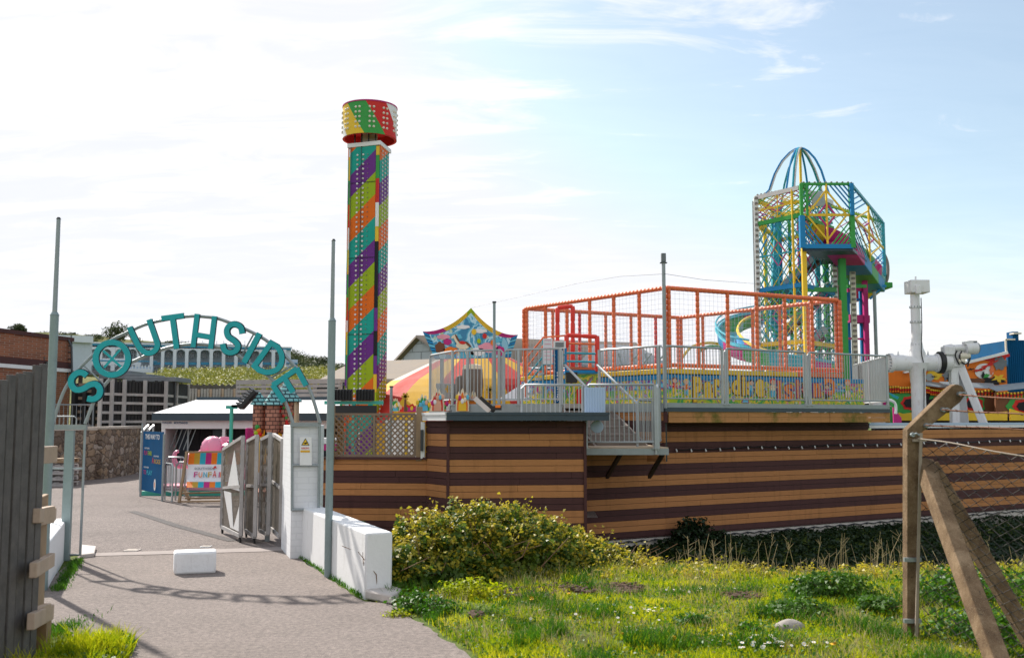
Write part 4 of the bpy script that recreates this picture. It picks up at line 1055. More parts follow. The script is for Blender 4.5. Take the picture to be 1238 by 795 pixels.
# gorse on the hillside below the hotel
rs = np.random.RandomState(4); Vs = []; Fs = []; o_ = 0
for i in range(520):
    px = rs.uniform(200, 415); d = rs.uniform(82, 140)
    if d > 118 and px < 345 and rs.rand() < .8: d = rs.uniform(82, 118)
    x = (px-619)/F*d; z = hillz(px, d); s_ = rs.uniform(.6, 1.5)
    p, nr = ellips_pts((x, d, z+s_*.2), (s_*1.3, s_*1.1, s_*.75), 150, rs=rs, zmin=z-.2); v, f = leaves(p, nr, .24, rs=rs, tilt=.35)
    Vs.append(v); Fs.append(f+o_); o_ += len(v)
npmesh('gorse', np.concatenate(Vs), np.concatenate(Fs), 'gorse', kind='stuff')
Vs = []; Fs = []; o_ = 0
for i in range(420):
    px = rs.uniform(344, 425) if i % 3 else rs.uniform(-60, 345); d = rs.uniform(150, 202) if i % 3 else rs.uniform(186, 202)
    x = (px-619)/F*d; z = hillz(px, d); s_ = rs.uniform(.8, 2.0)*(.55 if i % 3 == 0 else 1)
    p, nr = ellips_pts((x, d, z+s_*.1), (s_*1.5, s_*1.2, s_*.6), 140, rs=rs); v, f = leaves(p, nr, .36, rs=rs, tilt=.4); Vs.append(v); Fs.append(f+o_); o_ += len(v)
npmesh('hill_scrub', np.concatenate(Vs), np.concatenate(Fs), 'tree_leaf', kind='stuff')
# trees on the ridge
for px, yy, s_, lab in ((141, 402, 2.0, 'round dark tree on the skyline above the hotel roof'), (22, 398, 1.1, 'tiny dark tree on the skyline above the pale flat roof'), (391, 440, 1.5, 'small green tree on the far slope beside the right grey pole')):
    q = P(px, yy, 196); t = thing('tree', (q.x, q.y, q.z-s_*1.2), lab, 'tree')
    mb = MB(); mb.tube((q.x, q.y, q.z-s_*1.6), (q.x, q.y, q.z), .25, 8, .1); ob('trunk', mb, 'twig', t)
    p, nr = ellips_pts(tuple(q), (s_*1.3, s_*1.2, s_), 1400, rs=rs, rough=.5); v, f = leaves(p, nr, .4, rs=rs, tilt=.6); npmesh('crown', v, f, 'tree_leaf', t)
# pale flat-roofed building, upper left
t = thing('flat_roof_building', P(50, 420, 118), 'long pale building with a flat light roof behind the brick building', 'building')
A_ = P(-60, 398, 112); B_ = P(112, 407.5, 124); zl = P(40, 416, 118).z-3
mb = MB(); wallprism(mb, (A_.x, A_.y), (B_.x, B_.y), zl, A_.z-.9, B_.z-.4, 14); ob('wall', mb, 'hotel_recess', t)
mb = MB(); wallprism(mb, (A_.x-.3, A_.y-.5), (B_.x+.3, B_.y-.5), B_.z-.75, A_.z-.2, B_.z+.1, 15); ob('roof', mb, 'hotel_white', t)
for px in (45, 86):
    mb = MB(); q = P(px, 411, 116.5); mb.box((q.x, q.y, q.z), (.15, .1, 1.2)); ob('downpipe', mb, 'shingle_grey', t)
# hotel
t = thing('hotel', P(230, 455, 150), 'long white two-storey hotel with blue bands and rows of arches on the hill', 'hotel')
HA = V((*q2(84, 146, 12), 0)); HB = V((*q2(368, 158, 12), 0)); he = (HB-HA).normalized(); hn = V((-he.y, he.x, 0))
def HP(px, py, o=0):
    # point on facade plane under pixel
    u = (px-619)/F; d = (HA.y*he.x-HA.x*he.y)/(he.x-u*he.y) if True else 0
    c, s = math.cos(PIT), math.sin(PIT)
    p = P(px, py, d); return p+hn*o
zbase = HP(230, 458).z-2.0
def HW(name, px0, px1, py0, py1, o, th, m, par=None):
    a = HP(px0, py1, o); b = HP(px1, py1, o); z0_ = HP((px0+px1)/2, py0, o).z; z1_ = HP((px0+px1)/2, py1, o).z
    mb = MB(); lo, hi = min(z0_, z1_), max(z0_, z1_); wallprism(mb, (a.x, a.y), (b.x, b.y), lo, hi, hi, th); return ob(name, mb, m, par or t)
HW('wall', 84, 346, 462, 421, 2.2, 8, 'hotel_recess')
# end wing with balconies
HW('wall', 346, 352, 458, 422, .3, 9, 'hotel_white')
def bay(x0, x1, ysp, yb, ytop, o=0):
    """arched opening between x0 and x1 (pixels); spandrel from spring line to ytop"""
    mb = MB(); A1 = HP(x0, ysp); B1 = HP(x1, ysp); zt = HP((x0+x1)/2, ytop).z; zs = A1.z
    W_ = (V((B1.x, B1.y, 0))-V((A1.x, A1.y, 0))); n_ = 10; r = W_.length/2; rise = min(r, (zt-zs)*.8)
    prev = None
    for i in range(n_+1):
        f_ = .5-.5*math.cos(math.pi*i/n_); z_ = zs+rise*math.sin(math.acos(max(-1, min(1, 1-2*f_)))); p = V((A1.x, A1.y, 0))+W_*f_
        cur = (p, z_)
        if prev:
            a, za_ = prev; b, zb_ = cur; th = hn*.4; U = lambda q, z: V((q.x, q.y, z))
            mb.add([U(a, za_), U(b, zb_), U(b, zt), U(a, zt), U(a+th, za_), U(b+th, zb_), U(b+th, zt), U(a+th, zt)], [(0, 1, 2, 3), (5, 4, 7, 6), (1, 0, 4, 5), (3, 2, 6, 7)])
        prev = cur
    ob('arch', mb, 'hotel_white', t)
def win(px, py, w_=6.5, h_=7):
    mb = MB(); c_ = HP(px, py, 1.95); W_ = w_*.125; H_ = h_*.125
    M_ = Matrix.Rotation(math.atan2(he.y, he.x), 3, 'Z')
    for sx in (-1, 0, 1): mb.box(c_+he*sx*W_/2, (.09, .12, H_), M=M_)
    for sz in (-1, 0, 1): mb.box(c_+ZZ*sz*H_/2, (W_, .12, .08), M=M_)
    f_ = ob('window', mb, 'hotel_white', t); mb = MB(); mb.box(c_+hn*.05, (W_, .04, H_), M=M_); ob('pane', mb, 'glass_dark', f_)
yt = lambda px: 417.3+(px-84)*.017   # roof band line
xl = [93.0+15.6*i for i in range(7)]
px = 92.5
for i in range(6):
    x0 = 93+i*15.5; x1 = x0+10.6
    if i > 4: break
    bay(x0, x1, 426.5, 433, yt(x0)+1.5); bay(x0, x1, 444, 450, 440)
    win(x0+6.5, 426.8, 5.2, 7); win(x0+6, 445, 5, 7)
    HW('pier', x1, x0+15.5, 461, yt(x0)+1.5, 0, .5, 'hotel_white')
    HW('parapet', x0, x1, 437.5, 433, .02, .3, 'hotel_white'); HW('pier', x0, x1, 455, 449.5, .02, .3, 'hotel_white')
HW('pier', 84, 93, 461, 418, 0, .5, 'hotel_white'); HW('band', 84, 170.5, 437.5, 440, 0, .5, 'hotel_white')
HW('blue_band', 84, 190, 436.6, 435.2, -.06, .1, 'hotel_blue')
# terrace wing
HW('terrace_wall', 150, 183, 458, 447, -4, .3, 'hotel_white'); 
for i in range(9): HW('balcony_post', 152+i*3.8, 153.6+i*3.8, 450, 443, -4.05, .2, 'hotel_white')
HW('balcony_glass', 152, 185, 450, 444.5, -3.9, .04, 'mirror_blue')
xs_ = [181.5, 195.0, 209.5, 224, 238.5, 253.5, 268.5, 283.5, 298.5, 313.5, 328.5, 342]
for i in range(len(xs_)-1):
    a_, b_ = xs_[i], xs_[i+1]
    if i > 0:
        bay(a_+4, b_, 427.0, 433, yt(a_)+1.5)
    else: HW('fascia', a_, b_+3, 424, yt(a_)+1.5, 0, .4, 'hotel_white')
    win((a_+b_)/2+1.5 if i else 188, 427.8, 5, 6.8); win((a_+b_)/2+1.5, 445.4, 5, 7)
    if i % 2 == 0 and 1 < i < 10: win((a_+b_)/2+6.5, 445.4, 2.2, 7)
    HW('pilaster', a_, a_+4, 460, yt(a_)+1.5, -.3, 1.4, 'hotel_white')
    HW('blue_band', a_+4, b_, 440.6, 437.6, .3, .2, 'hotel_blue')
HW('pilaster', 342, 346, 460, 422.5, -.3, 1.4, 'hotel_white')
HW('blue_band', 84, 352, 419.6, 417.6, -.1, 1.0, 'hotel_blue')
HW('roof', 83, 353, 417.5, 416.0, -.2, 9, 'hotel_white')
HW('roof_edge', 165, 300, 415.9, 412.8, 4, 4, 'shingle_grey')
for yy in (439.5, 447):
    HW('balcony', 346, 360, yy, yy-1.2, 0, 3, 'hotel_blue'); HW('balcony_rail', 346, 360, yy-1.3, yy-5.2, 0, .05, 'mirror_blue')
for i in range(18):
    mb = MB(); q = HP(186+i*8.7, 413, 4); mb.box((q.x, q.y, q.z), (.06, .06, .9)); ob('roof_post', mb, 'shingle_grey', t)
t = thing('low_shed', P(335, 455, 120), 'low pale shed with a mono-pitch roof right of the hotel', 'shed')
mb = MB(); a = P(327, 449, 124); b = P(361, 446, 124); c_ = P(345, 457, 124)
mb.box(((a.x+b.x)/2, 125, (a.z+c_.z)/2-.5), (b.x-a.x, 3, a.z-c_.z+1)); ob('wall', mb, 'hotel_recess', t)
mb = MB(); mb.prism([P(324, 450, 123), P(361, 449.5, 123), P(358, 444, 123), P(330, 444.5, 123)], (0, 3.5, 0)); ob('roof', mb, 'hotel_white', t)
# dark hedge + crates + pale slatted fence in the middle distance
t = thing('retaining_fence', P(250, 472, 48), 'dark timber retaining fence on the slope above the row of pale planks', 'fence')
mb = MB()
for i in range(60):
    px = 214+i*1.2; q = P(px, 470, 48); mb.box((q.x, q.y, q.z-.4), (.04, .04, 1.2+.1*math.sin(i)))
a = P(212, 465, 48.1); b = P(288, 467, 48.1); wallprism(mb, (a.x, a.y), (b.x, b.y), 1.0, P(212, 464.5, 48).z, P(288, 466.5, 48).z, .1); ob('boards', mb, 'fence_slat', t)
t = thing('plank_row', P(255, 485, 42), 'row of pale upright planks behind the kiosk roof', 'planks')
for i in range(17):
    px = 226+i*3.6; a = P(px, 477, 42); mb = MB(); mb.box((a.x, 42, a.z-.45), (.085, .06, 1.35+.12*random.random()), rz=random.uniform(-.3, .3)); ob('plank', mb, 'slat_grey' if i % 4 else 'timber_pale', t)
mb = MB(); mb.box((P(255, 480, 42.2).x, 42.15, 2.2), (2.3, .05, 1.2)); ob('backing', mb, 'slat_dark', t)
t = thing('slatted_fence', P(345, 480, 34), 'long pale grey horizontally slatted fence behind the castle ride', 'fence')
for k, yy in enumerate((462, 467.5, 473, 478.5, 484, 489)):
    mb = MB(); a = P(286, yy, 35); b = P(412, yy-1.5, 33.5); mb.bar(a, b, .035, .095 if k else .16, up=None); ob('slat', mb, 'slat_grey', t)
for px in (287, 318, 349, 380, 411):
    mb = MB(); a = P(px, 460, 35-(px-286)/126*1.5); mb.box((a.x, a.y+.1, a.z/2), (.12, .12, a.z)); ob('post', mb, 'slat_grey', t)
mb = MB(); mb.box(((P(286, 470, 34.6).x+P(412, 470, 34.6).x)/2, 35.2, 1.6), (3.6, .05, 2.3)); ob('backing', mb, 'shingle_grey', t)
# warehouses behind the rides
t = thing('warehouse', P(600, 440, 60), 'long grey-brown gabled warehouse with a lichened roof behind the carousel', 'warehouse')
r0 = P(508, 411, 56); r1 = P(772, 417, 60); zr = r0.z
e_l = P(480, 443, 58); ze = e_l.z-.05; e_r = P(551, 444, 50)
GA = V((e_l.x, 59, ze)); GB = V((P(548, 443, 51.5).x, 51.5, ze)); rx = r0.x
# gable facing camera-left
mb = MB(); mb.prism([V((GA.x, 57, 0)), V((P(549, 443, 54.5).x, 54.5, 0)), V((P(549, 443, 54.5).x, 54.5, ze)), V((r0.x, 55.8, zr)), V((GA.x, 57, ze))], (0.3, .8, 0)); ob('gable_wall', mb, 'shingles', t)
mb = MB(); mb.mat(0)
lo = V((P(551, 446, 54).x, 54.0, ze-.12)); 
mb.prism([V((r0.x-.2, 55.6, zr+.12)), lo, V((r1.x+1.2, 57.5, ze-.12)), V((r1.x, 61, zr+.12))], (0, .1, .14))
mb.prism([V((r0.x-.2, 55.6, zr+.12)), V((GA.x-.4, 57, ze-.12)), V((GA.x+4, 66, ze-.12)), V((r1.x, 61, zr+.12))], (0, .1, .14)); ob('roof', mb, 'roof_brown', t)
mb = MB(); mb.box(((lo.x+r1.x)/2, 57.2, ze/2-.1), (r1.x-lo.x, .3, ze)); ob('wall', mb, 'shingle_grey', t)
t = thing('warehouse', P(470, 455, 45), 'lower barn roof mottled with orange lichen right behind the drop tower', 'warehouse')
mb = MB(); mb.prism([P(386, 462, 44), P(560, 462, 40), P(560, 436, 48), P(440, 440, 52), P(415, 446, 52)], (0, .1, .15)); ob('roof', mb, 'roof_brown', t)
a = P(386, 462, 44.2); b = P(560, 462, 40.2); mb = MB(); wallprism(mb, (a.x, a.y), (b.x, b.y), 0, a.z, b.z, 3); ob('wall', mb, 'shingle_grey', t)
mb = MB(); mb.bar(P(372, 464, 44), P(412, 452, 50), .12, .1); ob('verge', mb, 'ochre', t)
mb = MB(); mb.box((P(404, 470, 42.5).x, 42.6, 2.5), (1.6, .2, 1.3)); ob('dark_store', mb, 'slat_dark', label='dark weathered store front low behind the right grey pole', cat='store')
t = thing('hip_shed', P(790, 440, 52), 'grey hipped shed roof sloping down behind the orange play cage', 'shed')
mb = MB(); mb.prism([P(700, 442, 50), P(812, 445, 50), P(770, 420, 54), P(720, 418, 54)], (0, .1, .12)); ob('roof', mb, 'shingle_grey', t)
mb = MB()
for i in range(6): mb.tube(P(752+i*8, 441, 49.5), P(764+i*8 if i % 2 else 748+i*8, 427, 49.5), .05, 6)
mb.tube(P(748, 441, 49.5), P(800, 441, 49.5), .05, 6); ob('truss', mb, 'galv', t)
mb = MB(); a = P(700, 443, 50.2); b = P(812, 446, 50.2); wallprism(mb, (a.x, a.y), (b.x, b.y), 0, a.z, b.z, .3); ob('wall', mb, 'shingle_grey', t)
# =====================================================================  clad buildings and deck
PAIR = .4215; Z0B = 1.467
def is_tan(z): return ((Z0B-z)/PAIR) % 1.0 < .5
def cladding(a, b, z0, z1, parent, name='cladding', mats=('clad_tan', 'clad_brown'), phase=0, th=.022):
    """real boards, alternating two tan and two brown, with open joints"""
    a = V((*a, 0)); b = V((*b, 0)); e = (b-a); L = e.length; e /= L; n_ = V((e.y, -e.x, 0))
    bh = PAIR/4; mb = MB(); k = math.floor((Z0B-z1)/bh); rz = math.atan2(e.y, e.x); rnd = random.Random(int(L*100))
    z = Z0B-k*bh+1e-6
    while z > z0+.01:
        top = min(z, z1); bot = max(z-bh, z0); 
        if top-bot > .012:
            base_ = 0 if (k % 4) in (0, 1) else 1
            # boards of up to 3.6 m butt end to end
            x = 0; off = rnd.uniform(.6, 3.6)
            while x < L-.01:
                x2 = min(L, x+off); off = 3.6
                c_ = a+e*((x+x2)/2)+n_*th/2
                mb.cur = base_+2*rnd.choice((0, 0, 1, 2)); mb.box((c_.x+n_.x*rnd.uniform(-.002, .002), c_.y+n_.y*rnd.uniform(-.002, .002), (top+bot)/2), (x2-x-.003, th, top-bot-.006), rz=rz+rnd.uniform(-.0006, .0006)); x = x2
        z -= bh; k += 1
    o = ob(name, mb, ('clad_tan', 'clad_brown', 'clad_tan_', 'clad_brown_', 'clad_tan__', 'clad_brown__'), parent, bev=.003)
    bk = MB(); c_ = (a+b)/2-n_*.03; bk.box((c_.x, c_.y, (z0+z1)/2), (L-.01, .05, z1-z0), rz=rz); ob('backing', bk, 'black', parent)
    return o
def corner(p, z0, z1, parent, s=.05, m='clad_brown'):
    mb = MB(); mb.box((p[0], p[1], (z0+z1)/2), (s, s, z1-z0)); ob('corner_trim', mb, m, parent, bev=.003)
# --- left boundary wall with trellis
t = thing('striped_wall', (Q(450, 17.15, 0).x, 17.2, -.3), 'low tan and brown striped boundary wall under the trellis', 'wall')
wa, wb_ = q2(387, 17.25), q2(516, 17.1)
cladding(wa, wb_, -.6, 1.03, t)
mb = MB(); mb.bar((wa[0], wa[1]-.02, 1.045), (wb_[0], wb_[1]-.02, 1.045), .09, .04); ob('capping', mb, 'clad_brown', t)
corner((wa[0]-.03, wa[1]-.02), -.4, 1.07, t, .08)
t = thing('trellis_fence', (Q(455, 17.2, 1.05).x, 17.2, 1.06), 'brown diamond trellis panel on top of the low striped wall', 'trellis')
ta = V((*q2(403, 17.25), 1.08)); tb = V((*q2(502, 17.12), 1.08)); TH = P(450, 500.5, 17.2).z-1.08; te = (tb-ta).normalized(); TL = (tb-ta).length
mb = MB(); sp_ = .098
for sgn in (1, -1):
    for k in range(-int(TH/sp_)-1, int(TL/sp_)+int(TH/sp_)+2):
        x0 = k*sp_; x1 = x0+sgn*TH
        t0 = max(0, min((0-x0)/(x1-x0), (TL-x0)/(x1-x0))); t1 = min(1, max((0-x0)/(x1-x0), (TL-x0)/(x1-x0)))
        if t1-t0 < .03: continue
        a_ = ta+te*(x0+(x1-x0)*t0)+ZZ*TH*t0; b_ = ta+te*(x0+(x1-x0)*t1)+ZZ*TH*t1; o_ = V((0, .006*sgn, 0))
        mb.bar(a_+o_, b_+o_, .010, .026, up=None) if False else mb.bar(a_+o_, b_+o_, .026, .010, up=(0, 1, 0))
ob('lattice', mb, 'trellis_wood', t)
mb = MB()
for z_ in (0, TH): mb.bar(ta+ZZ*z_, tb+ZZ*z_, .04, .04)
for f_ in (0, .5, 1): mb.bar(ta+te*TL*f_, ta+te*TL*f_+ZZ*TH, .04, .04)
ob('frame', mb, 'trellis_wood', t)
for px, w__ in ((401.5, .085), (507, .10)):
    mb = MB(); q = q2(px, 17.12); mb.box((*q, 1.46), (w__, .09, .92 if px > 500 else 1.0)); ob('post', mb, 'timber', t, bev=.004)
# --- block building
t = thing('striped_building', (Q(620, 17.4, 0).x, 17.5, -.6), 'flat-roofed tan and brown striped building in front of the play deck', 'building')
b0, b1, b2 = q2(516, 17.12), q2(542, 16.5), q2(707, 16.74)
cladding(b0, b1, -.75, 1.68, t); cladding(b1, b2, -.75, 1.68, t)
rb = (b2[0]+.02, 18.95); cladding(b2, rb, -.75, 1.64, t)
corner((b1[0]+.0, b1[1]-.02), -.75, 1.65, t); corner((b2[0]-.0, b2[1]-.02), -.75, 1.65, t)
mb = MB(); q = q2(511.5, 17.1); mb.box((q[0], q[1], 1.35), (.07, .12, .62)); ob('downpipe', mb, 'white_paint', t, bev=.005)
mb = MB(); mb.box((q[0]-.01, q[1]-.09, 1.35), (.05, .05, .36)); ob('handle', mb, 'dark_steel', t, bev=.005)
zb_, zt_ = 1.695, 1.80
f0 = q2(504, 17.35, 1.8); f1 = q2(540, 16.18, 1.8); f2 = q2(735, 16.42, 1.8); f3 = (f2[0], 17.45); f4 = (f0[0], 18.0)
mb = MB(); mb.prism([V((*p, zb_)) for p in (f0, f1, f2, f3, f4)], ZZ*(zt_-zb_-.01)); ob('roof', mb, 'roof_felt', t, bev=.004)
def facia(a, b, m, z0=zb_-.01, z1=zt_+.02, th=.03, nm='fascia', par=None):
    mb = MB(); e = (V((*b, 0))-V((*a, 0))); n_ = V((e.y, -e.x, 0)).normalized()*th; a = V((*a, 0)); b = V((*b, 0))
    mb.prism([V((a.x, a.y, z0)), V((b.x, b.y, z0)), V((b.x, b.y, z1-.05)), V((a.x, a.y, z1-.05))], n_*.6)
    mb.prism([V((a.x, a.y, z1-.045)), V((b.x, b.y, z1-.045)), V((b.x, b.y, z1)), V((a.x, a.y, z1))], n_); ob(nm, mb, m, par or t)
facia(f1, f2, 'fascia_dark'); facia(f0, f1, 'white_paint'); facia(f2, f3, 'fascia_dark')
# --- long wall; its line was read from the converging stripes
def wl(px): return 1/(.05319-.00002738*(px-708))
def wp(px, off=0.):
    d = wl(px); x = X(px, d, 1); return (x, d)
w0, w1, w2, w3 = wp(706), wp(803), wp(1050), wp(1330)
t = thing('striped_wall', (w1[0], w1[1], -.7), 'long tan and brown striped wall under the play deck running away to the right', 'wall')
cladding(w0, w1, -.56, 1.17, t); cladding(w1, w2, -.56, 1.80, t); cladding(w2, w3, -.56, 1.46, t)
mb = MB(); e_ = (V((*w3, 0))-V((*w0, 0))).normalized(); nw = V((e_.y, -e_.x, 0))
wallprism(mb, (w0[0]-nw.x*.0, w0[1]), w3, -1.3, -.575, -.575, .25); ob('footing', mb, 'pale_concrete', t)
# string of small lights along the wall
t = thing('light_string', (wp(950)[0], wp(950)[1]-.1, 1.0), 'black cable with small white bulbs strung along the long striped wall', 'lights')
pp = []; bulbs = []
def WPz(px, py, off=.06):
    d = wl(px); p = P(px, py, d); return p+nw*off
last = None
px = 797.
for i in range(0, 41):
    px += 17.8-5.5*(px-812)/400; yb_ = 542.5+(px-812)*(-.0264)+.7*math.sin(i*.9)
    if px > 1250: break
    p = WPz(px, yb_); bulbs.append(p)
    if last is not None: pp.append((last+p)/2-ZZ*.02)
    pp.append(p); last = p
mb = MB(); mb.path(pp, .011, 5); ob('cable', mb, 'black', t)
for p in bulbs:
    mb = MB(); mb.tube(p, p-ZZ*.03+nw*.015, .014, 6); mb.ball(p-ZZ*.04+nw*.02, .02, 8); ob('bulb', mb, 'white_paint', t)
t = thing('light_string', (wp(850)[0], wp(850)[1]-.1, -.5), 'black cable with dark bulbs along the foot of the long striped wall', 'lights')
pp = []; 
for i in range(0, 32):
    px = 742+i*16; d = wl(px); p = V((X(px, d, -.55), d, -.60))+nw*.05; pp.append(p); pp.append(V((X(px+8, wl(px+8), -.55), wl(px+8), -.635))+nw*.05)
mb = MB(); mb.path(pp, .012, 5); ob('cable', mb, 'black', t)
for p in pp[::2]:
    mb = MB(); mb.ball(p-ZZ*.02, .024, 8); ob('bulb', mb, 'dark_steel', t)
# --- deck
DZ = 2.02
C0, C1, C2, C3, C4, C5 = q2(520, 22.06, 2), q2(547, 20.7, 2), q2(680, 19.95, 2), q2(725, 20.35, 2), q2(803, 19.2, 2), q2(1074, 22.35, 2)
C6 = q2(1034, 26.0, 2)
deck = thing('play_deck', (4.0, 24, DZ-.3), 'raised deck with a pale edge carrying the orange cage and its railings', 'deck')
mb = MB(); mb.prism([V((*p, DZ-.09)) for p in (C1, C2, C3, C4, C5, C6, (9.3, 31), (-1.5, 31), C0)], ZZ*.09); ob('deck_floor', mb, 'concrete', deck)
def offs(a, b, o):
    e = V((b[0]-a[0], b[1]-a[1], 0)).normalized(); n_ = V((e.y, -e.x, 0)); return (a[0]+n_.x*o, a[1]+n_.y*o), (b[0]+n_.x*o, b[1]+n_.y*o)
a_, b_ = offs(C4, C5, .04)
mb = MB(); wallprism(mb, a_, b_, DZ-.085, DZ+.004, DZ+.004, .03); ob('metal_edge', mb, 'galv', deck)
mb = MB(); wallprism(mb, (a_[0], a_[1]-.02), (b_[0], b_[1]-.02), DZ-.165, DZ-.088, DZ-.088, .05); ob('dark_trim', mb, 'fascia_dark', deck)
L_ = math.hypot(b_[0]-a_[0], b_[1]-a_[1])
def lerp2(a, b, f): return (a[0]+(b[0]-a[0])*f, a[1]+(b[1]-a[1])*f)
for k_, (fa_, fb_) in enumerate(((0.012, .335), (.337, .70), (.702, 1.0))):
    for j in range(2):
        mb = MB(); p = lerp2(a_, b_, fa_); q = lerp2(a_, b_, fb_); z1_ = DZ-.168-.107*j; wallprism(mb, (p[0], p[1]+.01), (q[0], q[1]+.01), z1_-.103, z1_, z1_, .025); ob('fascia_board', mb, 'clad_moss', deck, bev=.002)
mb = MB(); mb.box((a_[0], a_[1]+.02, DZ-.27), (.07, .07, .21)); ob('corner_trim', mb, 'clad_brown', deck)
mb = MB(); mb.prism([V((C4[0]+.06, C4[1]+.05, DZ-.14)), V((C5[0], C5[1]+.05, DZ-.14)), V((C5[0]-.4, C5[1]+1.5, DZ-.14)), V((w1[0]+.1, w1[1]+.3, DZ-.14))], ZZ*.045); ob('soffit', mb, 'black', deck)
# skirts under the rest of the deck edge
cladding(offs(C1, C2, -.03)[0], offs(C1, C2, -.03)[1], 0.2, DZ-.17, deck); cladding(offs(C3, C4, -.03)[0], offs(C3, C4, -.03)[1], .9, DZ-.17, deck)
for (a, b) in ((C0, C1), (C1, C2), (C3, C4)):
    mb = MB(); p, q = offs(a, b, .03); wallprism(mb, p, q, DZ-.17, DZ-.005, DZ-.005, .04); ob('metal_edge', mb, 'galv', deck)
# railings on the deck
RG = 'galvanised deck railings'
railing(C0, C1, DZ, DZ, 1.10, 'short angled deck railing at the far left end, left of the carousel canopy', RG, step=.078, posts=(0, 1))
railing(C1, lerp2(C1, C2, .47), DZ, DZ, 1.10, 'deck railing in front of the carousel sign', RG, step=.078, posts=(.3, .92))
railing(lerp2(C1, C2, .48), C2, DZ, DZ, 1.10, 'deck railing left of the stair opening, in front of the red cage steps', RG, step=.078, posts=(.25, .97))
railing(C3, C4, DZ, DZ, 1.10, 'deck railing between the stair opening and the floodlight pole', RG, step=.078, posts=(0, .93), mid=.85 if False else None)
railing(lerp2(C4, C5, .005), lerp2(C4, C5, .235), DZ, DZ, 1.10, 'deck railing immediately right of the floodlight pole, before the yellow mural letters', RG, step=.078, posts=(0, .99))
railing(lerp2(C4, C5, .245), lerp2(C4, C5, .60), DZ, DZ, 1.10, 'long middle deck railing before the mural, right of the small gap', RG, step=.078, posts=(.02, .99))
railing(lerp2(C4, C5, .61), C5, DZ, DZ, 1.10, 'right-hand deck railing ending at the far right corner of the deck', RG, step=.078, posts=(.02, .99))
railing(C5, C6, DZ, DZ, 1.10, 'deck railing turning back along the right end of the deck', RG, step=.078, posts=(.5,))
railing(q2(684, 23.5), q2(560, 24.5), DZ, DZ, 1.0, 'far railing at the back of the deck behind the carousel canopy', RG) if False else None
cladding(q2(762, 19.80, 1.5), q2(803, 19.72, 1.5), 1.18, DZ-.17, deck); cladding(q2(700, 20.0, 1.5), q2(724, 19.95, 1.5), 1.18, DZ-.17, deck)
# --- landing and stairs
LZ = 1.22
l0, l1 = q2(560, 17.62, 1.2), q2(808, 17.5, 1.2)
lt_ = thing('landing', (l1[0]-1, 18, LZ-.1), 'small steel landing on angled brackets at the foot of the deck stairs', 'landing')
mb = MB(); mb.prism([V((*l0, LZ-.03)), V((*l1, LZ-.03)), V((l1[0]-.12, 19.65, LZ-.03)), V((C3[0], 20.3, LZ-.03)), V((C2[0]-1, 19.8, LZ-.03))], ZZ*.03); ob('floor_plate', mb, 'ply', lt_)
mb = MB(); mb.bar((b2[0]+.03, l1[1]-.03, LZ-.075), (l1[0], l1[1]-.03, LZ-.075), .05, .11); mb.bar((l1[0]-.03, l1[1], LZ-.075), (l1[0]-.15, 19.6, LZ-.075), .05, .11); ob('edge_beam', mb, 'galv', lt_)
for px in (752, 803):
    mb = MB(); a = P(px, 545, 17.6); b = P(px-18, 576, 18.9); mb.bar(a, b, .06, .07); ob('bracket', mb, 'dark_steel', lt_)
st = thing('deck_stairs', (2.1, 19.2, LZ), 'short flight of open timber steps between the landing and the deck', 'stairs')
sa = V((C3[0]-.32, 20.25, DZ)); sb = V((X(752, 18.5, 1.3), 18.55, LZ)); sdv_ = (sb-sa); sh = V((sdv_.x, sdv_.y, 0)).normalized(); sn = V((-sh.y, sh.x, 0))
for i in range(5):
    f_ = (i+.5)/5; p = sa+sdv_*f_; z_ = DZ-(i+1)*(DZ-LZ)/5.5
    mb = MB(); mb.box((p.x, p.y, z_-.02), (.34, 1.0, .04), rz=math.atan2(sh.y, sh.x)); mb.box((p.x+sh.x*.15, p.y+sh.y*.15, z_-.09), (.02, 1.0, .14), rz=math.atan2(sh.y, sh.x)); ob('tread', mb, 'step_wood', st, bev=.005)
for sg_ in (-.52, .52):
    mb = MB(); mb.bar(sa+sn*sg_-ZZ*.10, sb+sn*sg_-ZZ*.06, .04, .12); ob('stringer', mb, 'step_wood', st)
for (a, b) in (((683, 441, 19.9), (707, 466, 18.0)), ((722, 441, 20.2), (770, 487, 18.3))):
    mb = MB(); pa, pb = P(*a), P(*b); mb.path([V((pa.x, pa.y, pa.z+.02)), pa, pb, V((pb.x, pb.y, LZ))], .024, 8); ob('handrail', mb, 'galv_rail', st)
railing(q2(631, 17.6, 1.5), q2(706, 17.55, 1.5), LZ, LZ, 1.09, 'lower landing railing rising behind the roof of the striped building', 'landing railings', step=.078, posts=(.99,))
railing(q2(708.5, 17.5, 1.5), q2(795, 17.45, 1.5), LZ, LZ, 1.09, 'landing railing in front of the steps, carrying a corrugated panel', 'landing railings', step=.078, posts=(0.0, .97,))
railing(q2(770.5, 17.9, 1.5), q2(790, 18.5, 1.5), LZ, LZ, .83, 'short inner railing at the right end of the landing', 'landing railings', step=.078, posts=())
railing(q2(796, 17.5, 1.5), q2(799, 19.3, 1.5), LZ, LZ, 1.09, 'side railing at the right end of the landing running back to the wall', 'landing railings', step=.078, posts=())
mb = MB(); a = q2(706.5, 17.43, 1.9); b = q2(732, 17.42, 1.9); zt2 = P(720, 468, 17.4).z; zb2 = P(720, 506, 17.4).z
n_ = 32; poly = []
for i in range(n_+1):
    f_ = i/n_; poly.append(V((a[0]+(b[0]-a[0])*f_, a[1]-.02+.010*math.cos(i*math.pi/2.0*.99), zb2)))
